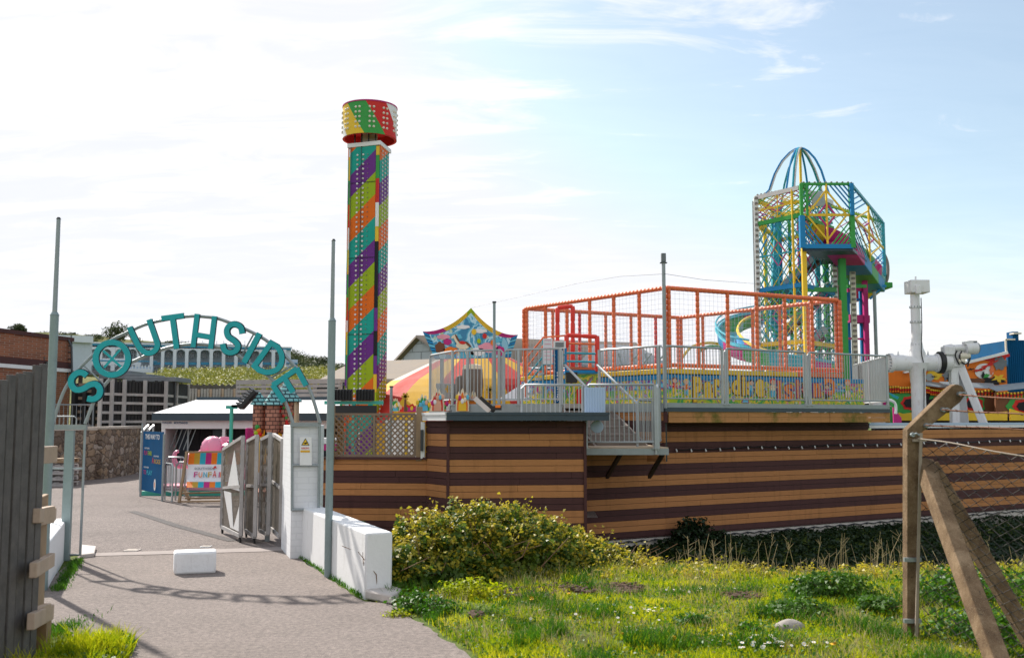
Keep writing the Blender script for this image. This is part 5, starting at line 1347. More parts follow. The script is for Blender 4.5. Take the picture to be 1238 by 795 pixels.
for i in range(n_):
    p, q = poly[i], poly[i+1]; H_ = ZZ*(zt2-zb2); mb.add([p, q, q+H_, p+H_, p+V((0, .004, 0)), q+V((0, .004, 0)), q+H_+V((0, .004, 0)), p+H_+V((0, .004, 0))], [(0, 1, 2, 3), (5, 4, 7, 6), (3, 2, 6, 7), (4, 5, 1, 0)])
ob('corrugated_panel', mb, 'mirror_blue', label='pale blue corrugated panel hung on the landing railing', cat='panel')
mb = MB(); q = P(722, 515.5, 17.38); mb.lathe(q, [(.105, 0), (.11, .006), (.11, .012), (.10, .016)], 28, axis=(0, 1, 0)); ob('round_disc', mb, 'mirror_blue', label='round pale disc hanging under the corrugated panel', cat='disc')
# floodlight pole in front of deck
q = Q(804.5, 19.05, 2); zt3 = P(804.5, 309, 19.05).z
t = thing('deck_pole', (q.x, q.y, DZ-.1), 'tall slim grey pole with a small lamp box at the front corner of the deck', 'pole')
mb = MB(); mb.tube((q.x, q.y, DZ-.1), (q.x, q.y, zt3-.15), .036, 10); ob('shaft', mb, 'galv', t)
mb = MB(); mb.box((q.x, q.y, zt3-.04), (.09, .09, .17)); mb.box((q.x, q.y, zt3-.14), (.14, .10, .02)); ob('lamp_box', mb, 'shingle_grey', t, bev=.01)
def thin_pole(px, d, ytop, r, label, zb=0., m='pole_grey'):
    q = Q(px, d, 3); z_ = P(px, ytop, d).z; t = thing('thin_pole', (q.x, q.y, zb), label, 'pole')
    mb = MB(); mb.tube((q.x, q.y, zb), (q.x, q.y, z_), r, 8); ob('shaft', mb, m, t); mb = MB(); mb.tube((q.x, q.y, z_), (q.x, q.y, z_+.03), r*1.5, 8); ob('cap', mb, 'dark_steel', t)
thin_pole(597.5, 20.2, 366, .028, 'thin grey pole in front of the right half of the carousel sign', DZ-.1)
thin_pole(1060.5, 33, 352, .06, 'thin grey pole right of the slide tower', 0)
thin_pole(473.5, 21.5, 468, .03, 'short thin grey post beside the drop tower, before the marquee', 0)
t = thing('overhead_wire', P(640, 350, 24), 'thin black wire from the deck pole to the left', 'wire')
mb = MB(); mb.path([P(804, 331, 19.0), P(750, 334, 20), P(700, 342, 21), P(640, 356, 23), P(570, 372, 26)], .004, 4); mb.path([P(804, 331, 19.0), P(850, 338, 22), P(915, 343, 31)], .004, 4); ob('cable', mb, 'dark_steel', t)
# flat white-edged roof right of the deck
t = thing('flat_canopy', Q(1160, 23, 1.5), 'low flat roof with white and blue edge beyond the striped wall at the right', 'canopy'); 
mb = MB(); e0 = wp(1062); e1_ = wp(1340)
a_ = (e0[0]-.1, e0[1]+.3); b_ = (e1_[0], e1_[1]+.3)
mb.mat(0); wallprism(mb, a_, b_, 1.52, 1.60, 1.60, 3.2); ob('roof', mb, 'roof_felt', t)
mb = MB(); wallprism(mb, (a_[0], a_[1]-.05), (b_[0], b_[1]-.05), 1.50, 1.565, 1.565, .05); ob('edge', mb, 'white_paint', t)
mb = MB(); wallprism(mb, (a_[0], a_[1]-.05), (b_[0], b_[1]-.05), 1.569, 1.625, 1.625, .05); ob('edge', mb, 'mirror_blue', t)
# =====================================================================  drop tower
def stripemat(name, cols, uv, slope, z0, period, zoff=0):
    """slanted bands; uv = unit direction of the face, coordinates relative to the thing's base"""
    m, nt, b, out = newmat(name); co = coords(nt); sp = nd(nt, 'ShaderNodeSeparateXYZ'); nt.links.new(co, sp.inputs[0])
    u = math_(nt, 'ADD', math_(nt, 'MULTIPLY', sp.outputs[0], uv[0]), math_(nt, 'MULTIPLY', sp.outputs[1], uv[1]))
    w_ = math_(nt, 'SUBTRACT', z0, math_(nt, 'SUBTRACT', sp.outputs[2], math_(nt, 'MULTIPLY', u, slope)))
    w_ = math_(nt, 'FRACT', math_(nt, 'DIVIDE', w_, period))
    c = ramp(nt, w_, [(i/len(cols), lin(x) if isinstance(x, str) else x) for i, x in enumerate(cols)], 'CONSTANT')
    n = noise(nt, co, 4, 5); c = mixc(nt, math_(nt, 'MULTIPLY', n, .25), c, (.1, .1, .1), 'MULTIPLY')
    nt.links.new(c, b.inputs['Base Color']); setp(b, .5, 0, .2); return m
TL_, TA_, TR_ = Q(419.5, 25.25, 5), Q(457.5, 24.95, 5), Q(468.5, 25.75, 5)
TB_ = TL_+(TR_-TA_)
tc_ = (TL_+TR_)/2; TG = 0.0
tw = thing('drop_tower', (tc_.x, tc_.y, TG), 'tall square drop tower ride with diagonal rainbow stripes and rows of bulbs', 'drop tower')
ztow = P(445, 176, 25).z
eA = (TA_-TL_); wA = eA.length; eA.z = 0; eA.normalize(); nA = V((eA.y, -eA.x, 0))
eB = (TR_-TA_); wB = eB.length; eB.z = 0; eB.normalize(); nB = V((eB.y, -eB.x, 0))
zr1 = P(420, 214.5, 25.2).z; zr2 = P(459, 222, 25).z
uL = (TL_-tc_).dot(eA); uB = (TA_-tc_).dot(eB)
SC = [(.17, .035, .27), (.36, .50, .015), (.86, .17, .012), (.015, .40, .32)]
stripemat('tower_front', SC, (eA.x, eA.y), .87, zr1-TG-uL*.87, 2.33)
stripemat('tower_side', SC, (eB.x, eB.y), .55, zr2-TG-uB*.55, 2.33)
def slab(a, b, z0, z1, th, m, nm, par, **k):
    mb = MB(); wallprism(mb, (a.x, a.y), (b.x, b.y), z0, z1, z1, th); return ob(nm, mb, m, par, **k)
f_a = TL_+eA*.045; f_b = TL_+eA*(wA-.11)
slab(f_a+nA*.02, f_b+nA*.02, .05, ztow, .03, 'tower_front', 'front_panel', tw, bev=.004)
slab(TA_+eB*.03, TR_, .05, ztow, .03, 'tower_side', 'side_panel', tw, bev=.004)
slab(TL_+(TR_-TA_)*.02, TL_+(TR_-TA_)*1.0, .05, ztow, .03, 'tower_side', 'side_panel', tw) 
slab(TB_, TR_, .05, ztow, -.03, 'tower_front', 'back_panel', tw)
mb = MB(); mb.box((tc_.x, tc_.y, ztow/2), (wA*.72, wB*.72, ztow-.1), rz=math.atan2(eA.y, eA.x)); ob('core', mb, 'dark_steel', tw)
# narrow coloured corner strips in blocks
def strip_blocks(p, e, w_, nm, seq, ztop_):
    for yy0, yy1, cl in seq:
        z1_ = P(455, yy0, 25).z; z0_ = P(455, yy1, 25).z
        mb = MB(); c_ = p+e*w_/2; wallprism(mb, (p.x, p.y), ((p+e*w_).x, (p+e*w_).y), z0_, z1_-.004, z1_-.004, .03); ob(nm, mb, cl, tw)
strip_blocks(f_b+nA*.03+eA*.012, eA, .085, 'corner_strip', ((177, 188, 'yellow'), (188, 216, 'green'), (216, 245, 'red'), (245, 274, 'white'), (274, 292, 'yellow'), (292, 372, 'ink'), (372, 400, 'purple'), (400, 430, 'ink'), (430, 452, 'purple'), (452, 474, 'yellow'), (474, 500, 'lime'), (500, 560, 'ink')), ztow)
strip_blocks(TL_+nA*.01, eA, .042, 'corner_strip', ((177, 187, 'white'), (187, 216, 'yellow'), (216, 245, 'green'), (245, 273, 'red'), (273, 300, 'white'), (300, 330, 'yellow'), (330, 358, 'green'), (358, 386, 'red'), (386, 400, 'white'), (400, 428, 'yellow'), (428, 458, 'green'), (458, 490, 'purple'), (490, 560, 'red')), ztow)
for k_, u_ in enumerate((.285, .46, .60)):
    mb = MB(); z = .6; i = 0
    while z < ztow-.12:
        p = TL_+eA*u_*wA/.79*.83+nA*.05; p.z = z
        if not (k_ == 2): mb.mat(0 if i % 3 else 1).lathe(p-nA*.02, [(.030, 0), (.028, .014), (.018, .024), (.004, .028)], 9, axis=nA)
        else: mb.mat(2).lathe(p-nA*.018, [(.016, 0), (.014, .01), (.003, .013)], 7, axis=nA)
        z += .125; i += 1
    ob('bulb_column', mb, ['bulb_light', 'white_paint', 'bulb_dark'], tw, kind='stuff')
for u_ in (.10, .43): 
    mb = MB(); p = TL_+eA*u_*wA+nA*.055; mb.tube((p.x, p.y, .3), (p.x, p.y, ztow), .009, 6); ob('guide_cable', mb, 'dark_steel', tw)
for u_ in (.22, .5, .78):
    mb = MB(); z = .6
    while z < ztow-.1:
        p = TA_+eB*u_*wB+nB*.01; p.z = z; mb.lathe(p, [(.030, 0), (.028, .014), (.018, .024), (.004, .028)], 8, axis=nB); z += .105
    ob('bulb_column', mb, 'bulb_light', tw, kind='stuff')
for k_ in range(4):      # bolted joints between the panels
    z_ = 1.9+k_*1.95; p = TL_+eA*.045+nA*.032; q = TL_+eA*(wA-.11)+nA*.032; mb = MB(); mb.bar((p.x, p.y, z_), (q.x, q.y, z_), .006, .012); ob('panel_seam', mb, 'ink', tw)
mb = MB(); mb.prism([V((p.x, p.y, ztow)) for p in (TL_+nA*.05-eA*.03, TA_+nA*.05+nB*.03, TR_+nB*.05+eB*.04, TB_-eA*.05)], ZZ*.11); ob('collar', mb, 'white_paint', tw, bev=.008)
mb = MB(); mb.box((tc_.x, tc_.y, ztow+.35), (.42, .42, .7), rz=.1)
ob('neck', mb, 'bulb_light', tw)
mb = MB()
for i in range(4):
    p = TL_+eA*(.12+.2*i)+(TR_-TA_)*.15; mb.tube((p.x, p.y, ztow), (p.x, p.y, ztow+.7), .02, 6)
ob('neck_rods', mb, 'dark_steel', tw)
cr = .705; zc0 = P(412, 168.5, 25.4).z; zc1 = P(412, 129.5, 25.4).z; NS = 72
cc = V((tc_.x-.0, tc_.y, 0)); cc.x = (Q(412.6, 25.4, 9).x+Q(480, 25.4, 9).x)/2
mb = MB(); th_ = R(22); seqc = ['white', 'yellow', 'green', 'red']
# facing the camera is -Y: angle -90
for i in range(NS):
    a0 = 2*math.pi*i/NS; a1 = 2*math.pi*(i+1)/NS
    k = int(((math.degrees(a0)+90+360*2+71) % 360)/45.) % 4   # 45 degree bands
    mb.cur = [1, 2, 3, 0][k]
    for j in range(4):
        s0 = -th_+2*th_*(1-j/4.); s1 = -th_+2*th_*(1-(j+1)/4.); z0_ = zc0+(zc1-zc0)*j/4; z1_ = zc0+(zc1-zc0)*(j+1)/4
        c_ = lambda a, z, s=0: V((cc.x+cr*math.cos(a), cc.y+cr*math.sin(a), z))
        mb.face(c_(a0+s0, z0_), c_(a1+s0, z0_), c_(a1+s1, z1_), c_(a0+s1, z1_))
ob('cap', mb, pal('white', 'yellow', 'green', 'red'), tw, smooth=60)
mb = MB(); mb.lathe((cc.x, cc.y, 0), [(cr-.005, zc0-.002), (cr-.06, zc0), (cr-.06, zc0+.25), (.3, zc0+.3)], 48, cap=False); ob('cap_inside', mb, 'red', tw)
mb = MB(); mb.lathe((cc.x, cc.y, 0), [(cr+.012, zc1-.02), (cr+.012, zc1+.012), (cr-.03, zc1+.02), (.01, zc1+.03)], 48); ob('cap_lid', mb, 'magenta', tw)
for g_ in range(12):
    a = R(-90-18+30*g_)
    for da in (-.075, .075):
        for j in range(5):
            if math.sin(a+da) > .25: continue
            mb = MB(); z_ = zc0+(zc1-zc0)*(.20+.15*j); n_ = V((math.cos(a+da), math.sin(a+da), 0)); mb.lathe(V((cc.x, cc.y, z_))+n_*cr, [(.034, -.005), (.032, .014), (.022, .026), (.004, .03)], 10, axis=n_)
            ob('bulb', mb, 'cream_paint', tw)
# =====================================================================  small rides glimpsed at the yard's back
t = thing('ticket_booth', Q(487, 21.5, 0), 'white framed booth seen through the diamond trellis', 'booth'); t.location.z = 0
for px in (470, 483, 502): mb = MB(); a = Q(px, 21.6, 1); mb.box((a.x, a.y, .85), (.13, .1, 1.7)); ob('post', mb, 'white_paint', t)
mb = MB(); a = Q(486, 21.65, 1); mb.box((a.x, a.y, 1.62), (.72, .1, .12)); mb.box((a.x, a.y+.6, .8), (.7, .05, 1.5)); ob('panel', mb, 'white_paint', t)
mb = MB(); a = Q(491, 21.4, 1); mb.tube((a.x, a.y, 0), (a.x, a.y, 1.65), .04, 8); ob('pole', mb, 'yellow', t)
t = thing('fairground_panels', Q(420, 22.3, 0), 'cluttered painted ride fence panels low behind the diamond trellis', 'panels'); t.location.z = 0
for i in range(16):
    mb = MB(); px = 402+i*6.6; a = Q(px, 22.4+.1*(i % 2), 1); hh = .55+.35*((i*7) % 5)/4; mb.box((a.x, a.y, hh/2), (.125, .04, hh)); ob('panel', mb, ('white', 'brown', 'red', 'ink', 'yellow', 'brown', 'white', 'purple')[i % 8], t)
def crest(px0, px1, ybot, ytop, d, seed, label, cols=('red', 'yellow', 'orange')):
    rnd = random.Random(seed); a = P(px0, ybot, d); b = P(px1, ybot, d); h = P(px0, ytop, d).z-a.z
    t = thing('crest_board', ((a+b)/2), label, 'ride scenery', 'painted ride scenery above the roof'); n_ = 28; W_ = b.x-a.x
    pts = [V((a.x, d, a.z)), V((b.x, d, a.z))]
    for i in range(n_, -1, -1):
        f_ = i/n_; hh = h*(.45+.55*math.sin(math.pi*f_)**.6)*(.72+.28*abs(math.sin(f_*math.pi*(3+seed % 3))))*(1+.06*rnd.uniform(-1, 1)); pts.append(V((a.x+W_*f_, d, a.z+hh)))
    mb = MB(); mb.prism(pts, (0, .05, 0)); ob('board', mb, cols[0], t)
    for s_, cl in ((.8, cols[1]), (.58, cols[2])):
        c_ = V(((a.x+b.x)/2, d, a.z)); mb = MB(); mb.prism([V((c_.x+(p.x-c_.x)*s_, d-.012/s_, c_.z+.01+(p.z-c_.z)*s_)) for p in pts], (0, .006, 0)); ob('painted_layer', mb, cl, t)
    for i in range(5):
        f_ = (i+.5)/5; mb = MB(); p = V((a.x+W_*f_, d-.03, a.z+h*(.3+.35*rnd.random()))); mb.ball(p, (.035, .012, .055), 8); ob('painted_figure', mb, rnd.choice(['sky', 'cream', 'green', 'magenta', 'skin', 'yellow', 'white']), t)
crest(411, 425, 500, 470, 22.5, 2, 'pale painted scenery board left of the drop tower at the grey pole', ('cream', 'red', 'white'))
crest(473, 483, 497, 481, 22.5, 5, 'small green painted scenery board just right of the drop tower', ('cream', 'green', 'sky'))
crest(481, 515, 498, 488, 22.8, 11, 'low red scenery board with tiny scallops before the marquee', ('red', 'red', 'magenta'))
crest(503, 521, 497, 476, 20.6, 7, 'green curled scenery board near the roof corner', ('cream', 'green', 'sky'))
crest(521, 537, 497, 469, 20.7, 4, 'tall gold-edged red scenery board above the building roof', ('cream', 'red', 'skin'))
crest(536, 551, 497, 482, 20.8, 9, 'low red scenery board between the two tall gold ones', ('red', 'orange', 'white'))
crest(551, 567, 497, 469, 20.5, 3, 'tall gold scenery board with blue centre above the building roof', ('cream', 'orange', 'yellow'))
crest(563, 579, 497, 472, 20.7, 8, 'rightmost gold and orange scenery board before the railing', ('cream', 'yellow', 'orange'))
for px, yt_ in ((490, 479), (543, 470), (592, 471)):
    t = thing('finial_post', P(px, 497, 21), 'slim painted finial with a star top %s' % {490: 'beside the drop tower', 543: 'between the tall scenery boards', 592: 'right of the scenery boards'}[px], 'finial')
    mb = MB(); mb.tube(P(px, 497, 21), P(px, yt_+3, 21), .035, 8, .02); ob('stem', mb, 'brown', t)
    mb = MB()
    for a in range(3): mb.box(P(px, yt_, 21), (.16, .03, .045), M=Matrix.Rotation(R(60*a), 3, 'Y'))
    ob('star', mb, 'ochre', t)
t = thing('fallen_floodlight', P(588, 493, 19), 'black and white floodlight tipped over on the roof behind the scenery boards', 'floodlight')
mb = MB(); mb.bar(P(574, 481, 19), P(592, 497, 19), .16, .09); ob('housing', mb, 'bulb_light', t); mb = MB(); mb.bar(P(580, 481, 18.95), P(598, 497, 18.95), .05, .1); mb.box(P(600, 493, 18.9), (.2, .1, .08)); ob('bracket', mb, 'black', t); mb = MB(); mb.box(P(602, 491, 18.85), (.1, .06, .05)); ob('knob', mb, 'orange', t)
# =====================================================================  marquee and carousel sign
mc = Q(575, 27.5, 2); MR = 3.55; zE = 1.95; zA = P(560, 410, 27.5).z
t = thing('marquee', (mc.x, mc.y, 0), 'round red, yellow and white striped marquee behind the deck railings', 'marquee')
for k in range(20):
    a0 = 2*math.pi*k/20; a1 = 2*math.pi*(k+1)/20
    mb = MB(); NJ = 12
    for j in range(NJ):
        f0, f1 = j/NJ, (j+1)/NJ
        def cp(a, f_): r_ = float(np.interp(f_, [0, .1, .5, .62, .8, 1], [.05, .5, 2.35, 2.7, 3.1, MR])); z_ = float(np.interp(f_, [0, .1, .5, .62, .8, 1], [zA, 3.62, 2.74, 2.5, 2.12, 1.6])); return V((mc.x+r_*math.cos(a), mc.y+r_*math.sin(a), z_))
        top = f0 < .50
        fr = math.sin((a0+a1)/2) < -.45 and math.cos((a0+a1)/2) > -.75
        mb.cur = (2 if k % 2 else 3) if (top and not fr) else (0 if k % 2 else 1)
        am = (a0+a1)/2; s0 = .985
        mb.face(cp(a0, f0), cp(a0, f1), cp(a1, f1), cp(a1, f0))
    ob('canopy_gore', mb, pal('tent_yellow', 'tent_red', 'tent_cream', 'tent_coral'), t, smooth=30)
for k in range(20):
    a0 = 2*math.pi*k/20; a1 = 2*math.pi*(k+1)/20
    mb = MB(); p, q = V((mc.x+MR*math.cos(a0), mc.y+MR*math.sin(a0), 0)), V((mc.x+MR*math.cos(a1), mc.y+MR*math.sin(a1), 0)); mb.face(p, q, q+ZZ*1.6, p+ZZ*1.6); ob('wall_panel', mb, 'tent_red' if k % 2 else 'tent_yellow', t)
# star-shaped sign; the picture on it is a plain stand-in: a horse, clouds and balloons
SD = 24.6
t = thing('carousel_sign', P(568, 432, SD), 'star-shaped carousel sign painted with a horse under a blue sky', 'sign')
def crv(p, q, sag, n=12, ):
    out = []
    for i in range(n):
        f_ = i/n; x = p[0]+(q[0]-p[0])*f_; y = p[1]+(q[1]-p[1])*f_+sag*4*f_*(1-f_); out.append((x, y))
    return out
outl = crv((511, 400.5), (569.5, 372), 8)+crv((569.5, 372), (626, 404.5), 9.5)+[(626, 404.5), (617, 432), (526, 434)]
inl = crv((519, 404), (569.5, 378), 7)+crv((569.5, 378), (618, 408), 8.5)+[(618, 408), (610, 432), (532, 433.5)]
mb = MB(); mb.prism([P(x, y, SD) for x, y in outl], (0, .08, 0)); ob('board', mb, 'ink', t)
mb = MB(); mb.prism([P(x, y, SD-.02) for x, y in inl], (0, .015, 0)); ob('painting', mb, 'mural_sign', t)
# border of coloured blocks
mb = MB(); nb_ = len(outl)-3
def blk(i0, i1, cl, n=1):
    mb.cur = cl; a, b, c_, d_ = outl[i0], outl[i1], inl[i1], inl[i0]
    for k in range(3):
        f0, f1 = k/3+.03, (k+1)/3-.03; L_ = lambda p, q, f_: (p[0]+(q[0]-p[0])*f_, p[1]+(q[1]-p[1])*f_)
        mb.prism([P(*L_(a, b, f0), SD-.02), P(*L_(d_, c_, f0), SD-.02), P(*L_(d_, c_, f1), SD-.02), P(*L_(a, b, f1), SD-.02)], (0, .012, 0))
for i in range(24):
    blk(i, i+1, (0 if i < 5 or i > 19 else 1 if i in (11, 12) else 2))
for (i0, i1) in ((24, 25), (25, 26)):
    pass
for side in (0, 1):
    p0_, p1_ = (outl[0], outl[-1]) if side == 0 else (outl[24], outl[-2]); r0_, r1_ = (inl[0], inl[-1]) if side == 0 else (inl[24], inl[-2])
    for k in range(7):
        f0, f1 = k/7+.01, (k+1)/7-.02; L_ = lambda p, q, f_: (p[0]+(q[0]-p[0])*f_, p[1]+(q[1]-p[1])*f_); mb.cur = 3+k % 2
        mb.prism([P(*L_(p0_, p1_, f0), SD-.02), P(*L_(r0_, r1_, f0), SD-.02), P(*L_(r0_, r1_, f1), SD-.02), P(*L_(p0_, p1_, f1), SD-.02)], (0, .012, 0))
ob('border', mb, pal('magenta', 'lime', 'yellow', 'blue', 'sky'), t)
def blob(cx, cy, rx, ry, cl, o=.04, rot=0, nm='painted_shape', n=16, jag=0):
    mb = MB(); pts = []
    for i in range(n):
        a = 2*math.pi*i/n; k = 1+jag*math.sin(i*2.3); x, y = rx*math.cos(a)*k, ry*math.sin(a)*k; pts.append(P(cx+x*math.cos(rot)-y*math.sin(rot), cy+x*math.sin(rot)+y*math.cos(rot), SD-o))
    mb.prism(pts[::-1], (0, .004, 0)); return ob(nm, mb, cl, t)
for c_ in ((536, 407, 8, 3, 'pink'), (532, 420, 6, 7, 'brown'), (545, 424, 9, 5, 'orange'), (552, 407, 6, 4, 'sky'), (560, 395, 8, 2.4, 'white'), (580, 400, 9, 2.5, 'white'), (590, 420, 12, 6, 'pink'), (604, 424, 6, 6, 'magenta'), (600, 411, 7, 3, 'sky'), (577, 425, 9, 5, 'white'), (567, 428, 6, 4, 'sky'), (541, 413, 5, 4, 'magenta')): blob(*c_, o=.03, jag=.12)
# horse
for c_ in ((559, 418, 8, 4, 'cream', .045, .1), (552, 411, 2.2, 6, 'cream', .046, -.5), (549, 406.5, 4, 1.8, 'cream', .047, -.5), (553, 409, 1.2, 6, 'brown', .05, -.5), (566, 416, 1.5, 5, 'brown', .05, -.8), (555, 425, 1, 5, 'cream', .046, .25), (563, 425, 1, 5, 'cream', .046, -.3), (559, 414, 4, 2, 'red', .052, .1)): blob(*c_)
for c_ in ((573, 401, 3, 3.6, 'yellow', .05), (586, 406, 2.6, 3.2, 'red', .05), (579, 412, 2.4, 3, 'lime', .05), (596, 414, 3, 3.6, 'orange', .05)): blob(*c_)
for px in (534, 566, 606):
    mb = MB(); a = P(px, 433, SD+.1); mb.tube((a.x, a.y, 2.0), (a.x, a.y, a.z), .04, 6); ob('support', mb, 'galv', t)
t = thing('pod_ride_car', Q(571, 22.8, 2), 'tall rounded brown pod with a pale top behind the deck railing', 'ride car')
a = Q(571, 22.8, 2); z1_ = P(571, 441, 22.8).z; mb = MB(); mb.lathe((a.x, a.y, 0), [(.16, DZ), (.22, DZ+.15), (.25, DZ+.5), (.23, z1_-.1), (.20, z1_-.02), (.12, z1_)], 20); ob('shell', mb, 'dome_grey', t)
mb = MB(); mb.lathe((a.x, a.y, 0), [(.236, z1_-.10), (.215, z1_-.01), (.12, z1_+.015), (.01, z1_+.02)], 20); ob('top', mb, 'cream', t)
mb = MB(); a = Q(558, 23.2, 2); mb.lathe((a.x, a.y, 0), [(.14, DZ), (.17, DZ+.3), (.15, DZ+.62), (.08, DZ+.7)], 16); ob('rear_pod', mb, 'dome_grey', t)
t = thing('play_equipment', Q(536, 23.4, 2), 'low dark grey ride seats behind the left deck railings', 'ride seats')
for i in range(4):
    mb = MB(); a = Q(530+i*6, 23.5+.1*i, 2); mb.box((a.x, a.y, DZ+.28), (.10, .3, .5)); mb.box((a.x, a.y-.1, DZ+.1), (.11, .4, .15)); ob('seat', mb, 'shingle_grey', t, bev=.02)
mb = MB(); mb.prism([P(600, 484, 22), P(640, 484, 22), P(640, 458, 22.5)], (0, .06, 0)); ob('sloping_sheet', mb, 'white_paint', label='white sloping sheet leaning behind the deck railing right of the marquee', cat='sheet')

# =====================================================================  orange play cage
ZT, ZB = 4.42, 2.82
N_, Lf_, Rt_, Fr_ = (Q(806, 20.5, 3.6), Q(635, 24.4, 3.6), Q(1014, 22.7, 3.6), Q(822, 26.6, 3.6))
t = thing('play_cage', ((N_.x+Fr_.x)/2, (N_.y+Fr_.y)/2, DZ), 'square netted play cage of orange padded tubes on a painted base', 'play cage')
def pad(mb, p, q, r=.05, seg=.115):
    p = V(p); q = V(q); L = (q-p).length; n_ = max(1, int(L/seg)); pts = []; rr = []
    for i in range(n_):
        for f_, k in ((.0, .78), (.12, 1.), (.88, 1.)): pts.append(p+(q-p)*(i+f_)/n_); rr.append(r*k)
    pts.append(q); rr.append(r*.78); mb.path(pts, rr, 8)
cs = [N_, Rt_, Fr_, Lf_]
for i in range(4):
    a, b = cs[i], cs[(i+1) % 4]
    for z_, nm in ((ZT, 'top_rail'), (ZB, 'bottom_rail')):
        mb = MB(); pad(mb, (a.x, a.y, z_), (b.x, b.y, z_), .05 if z_ == ZT else .045); ob(nm, mb, 'orange_pad', t, smooth=60)
    for k in range(6):
        p = a+(b-a)*k/6; mb = MB()
        if k == 0:
            o_ = (b-a).normalized()*.09; pad(mb, (p.x-o_.x*.5, p.y-o_.y*.5, ZB-.06), (p.x-o_.x*.5, p.y-o_.y*.5, ZT), .05); o2 = (cs[(i-1) % 4]-a).normalized()*.09; pad(mb, (p.x+o_.x*.7, p.y+o_.y*.7, ZB-.06), (p.x+o_.x*.7, p.y+o_.y*.7, ZT), .045)
        else: pad(mb, (p.x, p.y, ZB), (p.x, p.y, ZT), .042)
        ob('corner_post' if k == 0 else 'post', mb, 'orange_pad' if i not in (2,) else 'red_pad' if k % 3 == 1 else 'orange_pad', t, smooth=60)
    mb = MB(); L_ = (b-a).length; nn = int(L_/.11)
    for k in range(nn): p = a+(b-a)*k/nn; mb.tube((p.x, p.y, ZB), (p.x, p.y, ZT), .0022, 3, cap=False)
    for k in range(1, 15): z_ = ZB+(ZT-ZB)*k/15; mb.tube((a.x, a.y, z_), (b.x, b.y, z_), .0022, 3, cap=False)
    ob('net', mb, 'net', t, smooth=0)
# base: pads, blue strip, painted panels
def face_strip(a, b, z0, z1, m, nm, o=.0, th=.04, e0=0, e1_=0, par=None):
    e = (b-a); e.z = 0; e.normalize(); n_ = V((e.y, -e.x, 0)); a2 = a-e*e0+n_*o; b2_ = b+e*e1_+n_*o
    mb = MB(); wallprism(mb, (a2.x, a2.y), (b2_.x, b2_.y), z0, z1, z1, th); return ob(nm, mb, m, par or t, bev=.01)
for a, b, e0, e1_ in ((N_, Rt_, .12, .62), (Lf_, N_, 0, .12)):
    n_ = 7; e = (b-a)
    for k in range(n_):
        p = a+e*k/n_; q = a+e*(k+.96)/n_; mb = MB(); z_ = ZB-.10; face_strip(p, q, z_-.08, z_+.02, 'yellow' if k < 5 or a is Lf_ else 'orange_pad', 'edge_pad', o=.14, th=.22)
    face_strip(a, b, ZB-.30, ZB-.20, 'blue', 'blue_band', o=.12, th=.1, e0=e0, e1_=e1_)
    face_strip(a, b, ZB-.50, ZB-.302, 'mural_fun', 'painted_panel', o=.122, th=.05, e0=e0, e1_=e1_)
    face_strip(a, b, DZ+.01, ZB-.502, 'mural_fun_low', 'painted_panel', o=.122, th=.05, e0=e0, e1_=e1_)
mb = MB(); mb.prism([V((p.x, p.y, ZB-.20)) for p in cs], ZZ*.04); ob('floor_pad', mb, 'blue', t)
eR = (Rt_-N_); eR.z = 0; eR.normalize(); nR = V((eR.y, -eR.x, 0)); oR = N_+nR*.13
def onface(px, py, o=0.0):
    # intersection of the pixel column with the mural plane
    u = (px-619)/F; k = 1/math.cos(PIT)
    d = (oR.y*eR.x-oR.x*eR.y)/(eR.x-u*eR.y); p = P(px, py, d)
    d = (oR.y*eR.x-oR.x*eR.y)/(eR.x-(p.x/p.y)*eR.y); p = P(px, py, d); return p+nR*o
def mtext(s, px0, px1, y0, y1, cl, edge, sk=0):
    for o, grow, c_ in ((.002, .9, edge), (.008, 0, cl)):
        mb = MB(); a = onface(px0-grow, y1+grow, o); b = onface(px1+grow, y1+grow, o); h = onface(px0, y0-grow, o).z-a.z
        text(mb, s, a, (b-a).normalized(), ZZ, (b-a).length, h, .05 if grow == 0 else .085); ob('mural_lettering', mb, c_, t)
for i, (ch, x0, x1, y0, y1) in enumerate((('P', 838, 849, 455, 486), ('a', 851, 862, 461, 482), ('r', 864, 870, 458, 479), ('a', 872, 883, 457, 477), ('d', 885, 895, 452, 477), ('i', 897, 901, 454, 478), ('s', 903, 911, 460, 478), ('e', 913, 925, 458, 480))): mtext(ch, x0, x1, y0, y1, 'yellow', 'brown')
for ch, x0, x1, y0, y1 in (('I', 940, 945, 460, 482), ('S', 948, 960, 464, 484), ('l', 963, 966, 459, 481), ('a', 970, 979, 465, 480), ('n', 983, 992, 463, 480), ('D', 997, 1010, 457, 478)): mtext(ch, x0, x1, y0, y1, 'orange', 'purple')
def kid(px, py, cl1, cl2, hair, s=1.):
    for (dx, dy, rx, ry, c_, o) in ((0, 6, 2.6, 4.5, cl1, .010), (-1.3, 12, 1.1, 4, cl2, .012), (1.3, 12, 1.1, 4, cl2, .012), (0, -1, 3.3, 3.4, hair, .014), (0, 0, 2.5, 2.7, 'skin', .018), (-3.6, 5, 2.6, .8, 'skin', .016), (3.6, 5, 2.6, .8, 'skin', .016)):
        mb = MB(); mb.prism([onface(px+(dx+rx*math.cos(a*math.pi/6))*s, py+(dy-ry*math.sin(a*math.pi/6))*s, o) for a in range(12)], nR*.003); ob('painted_child', mb, c_, t)
kid(815, 460, 'red', 'yellow', 'brown'); kid(829, 462, 'orange', 'sky', 'yellow'); kid(908, 463, 'sky', 'blue', 'ink'); kid(934, 462, 'cream', 'sky', 'red', 1.15); kid(972, 466, 'red', 'ink', 'brown', .95); kid(999, 468, 'magenta', 'ink', 'brown', .9); kid(1024, 463, 'lime', 'cream', 'orange', 1.1)
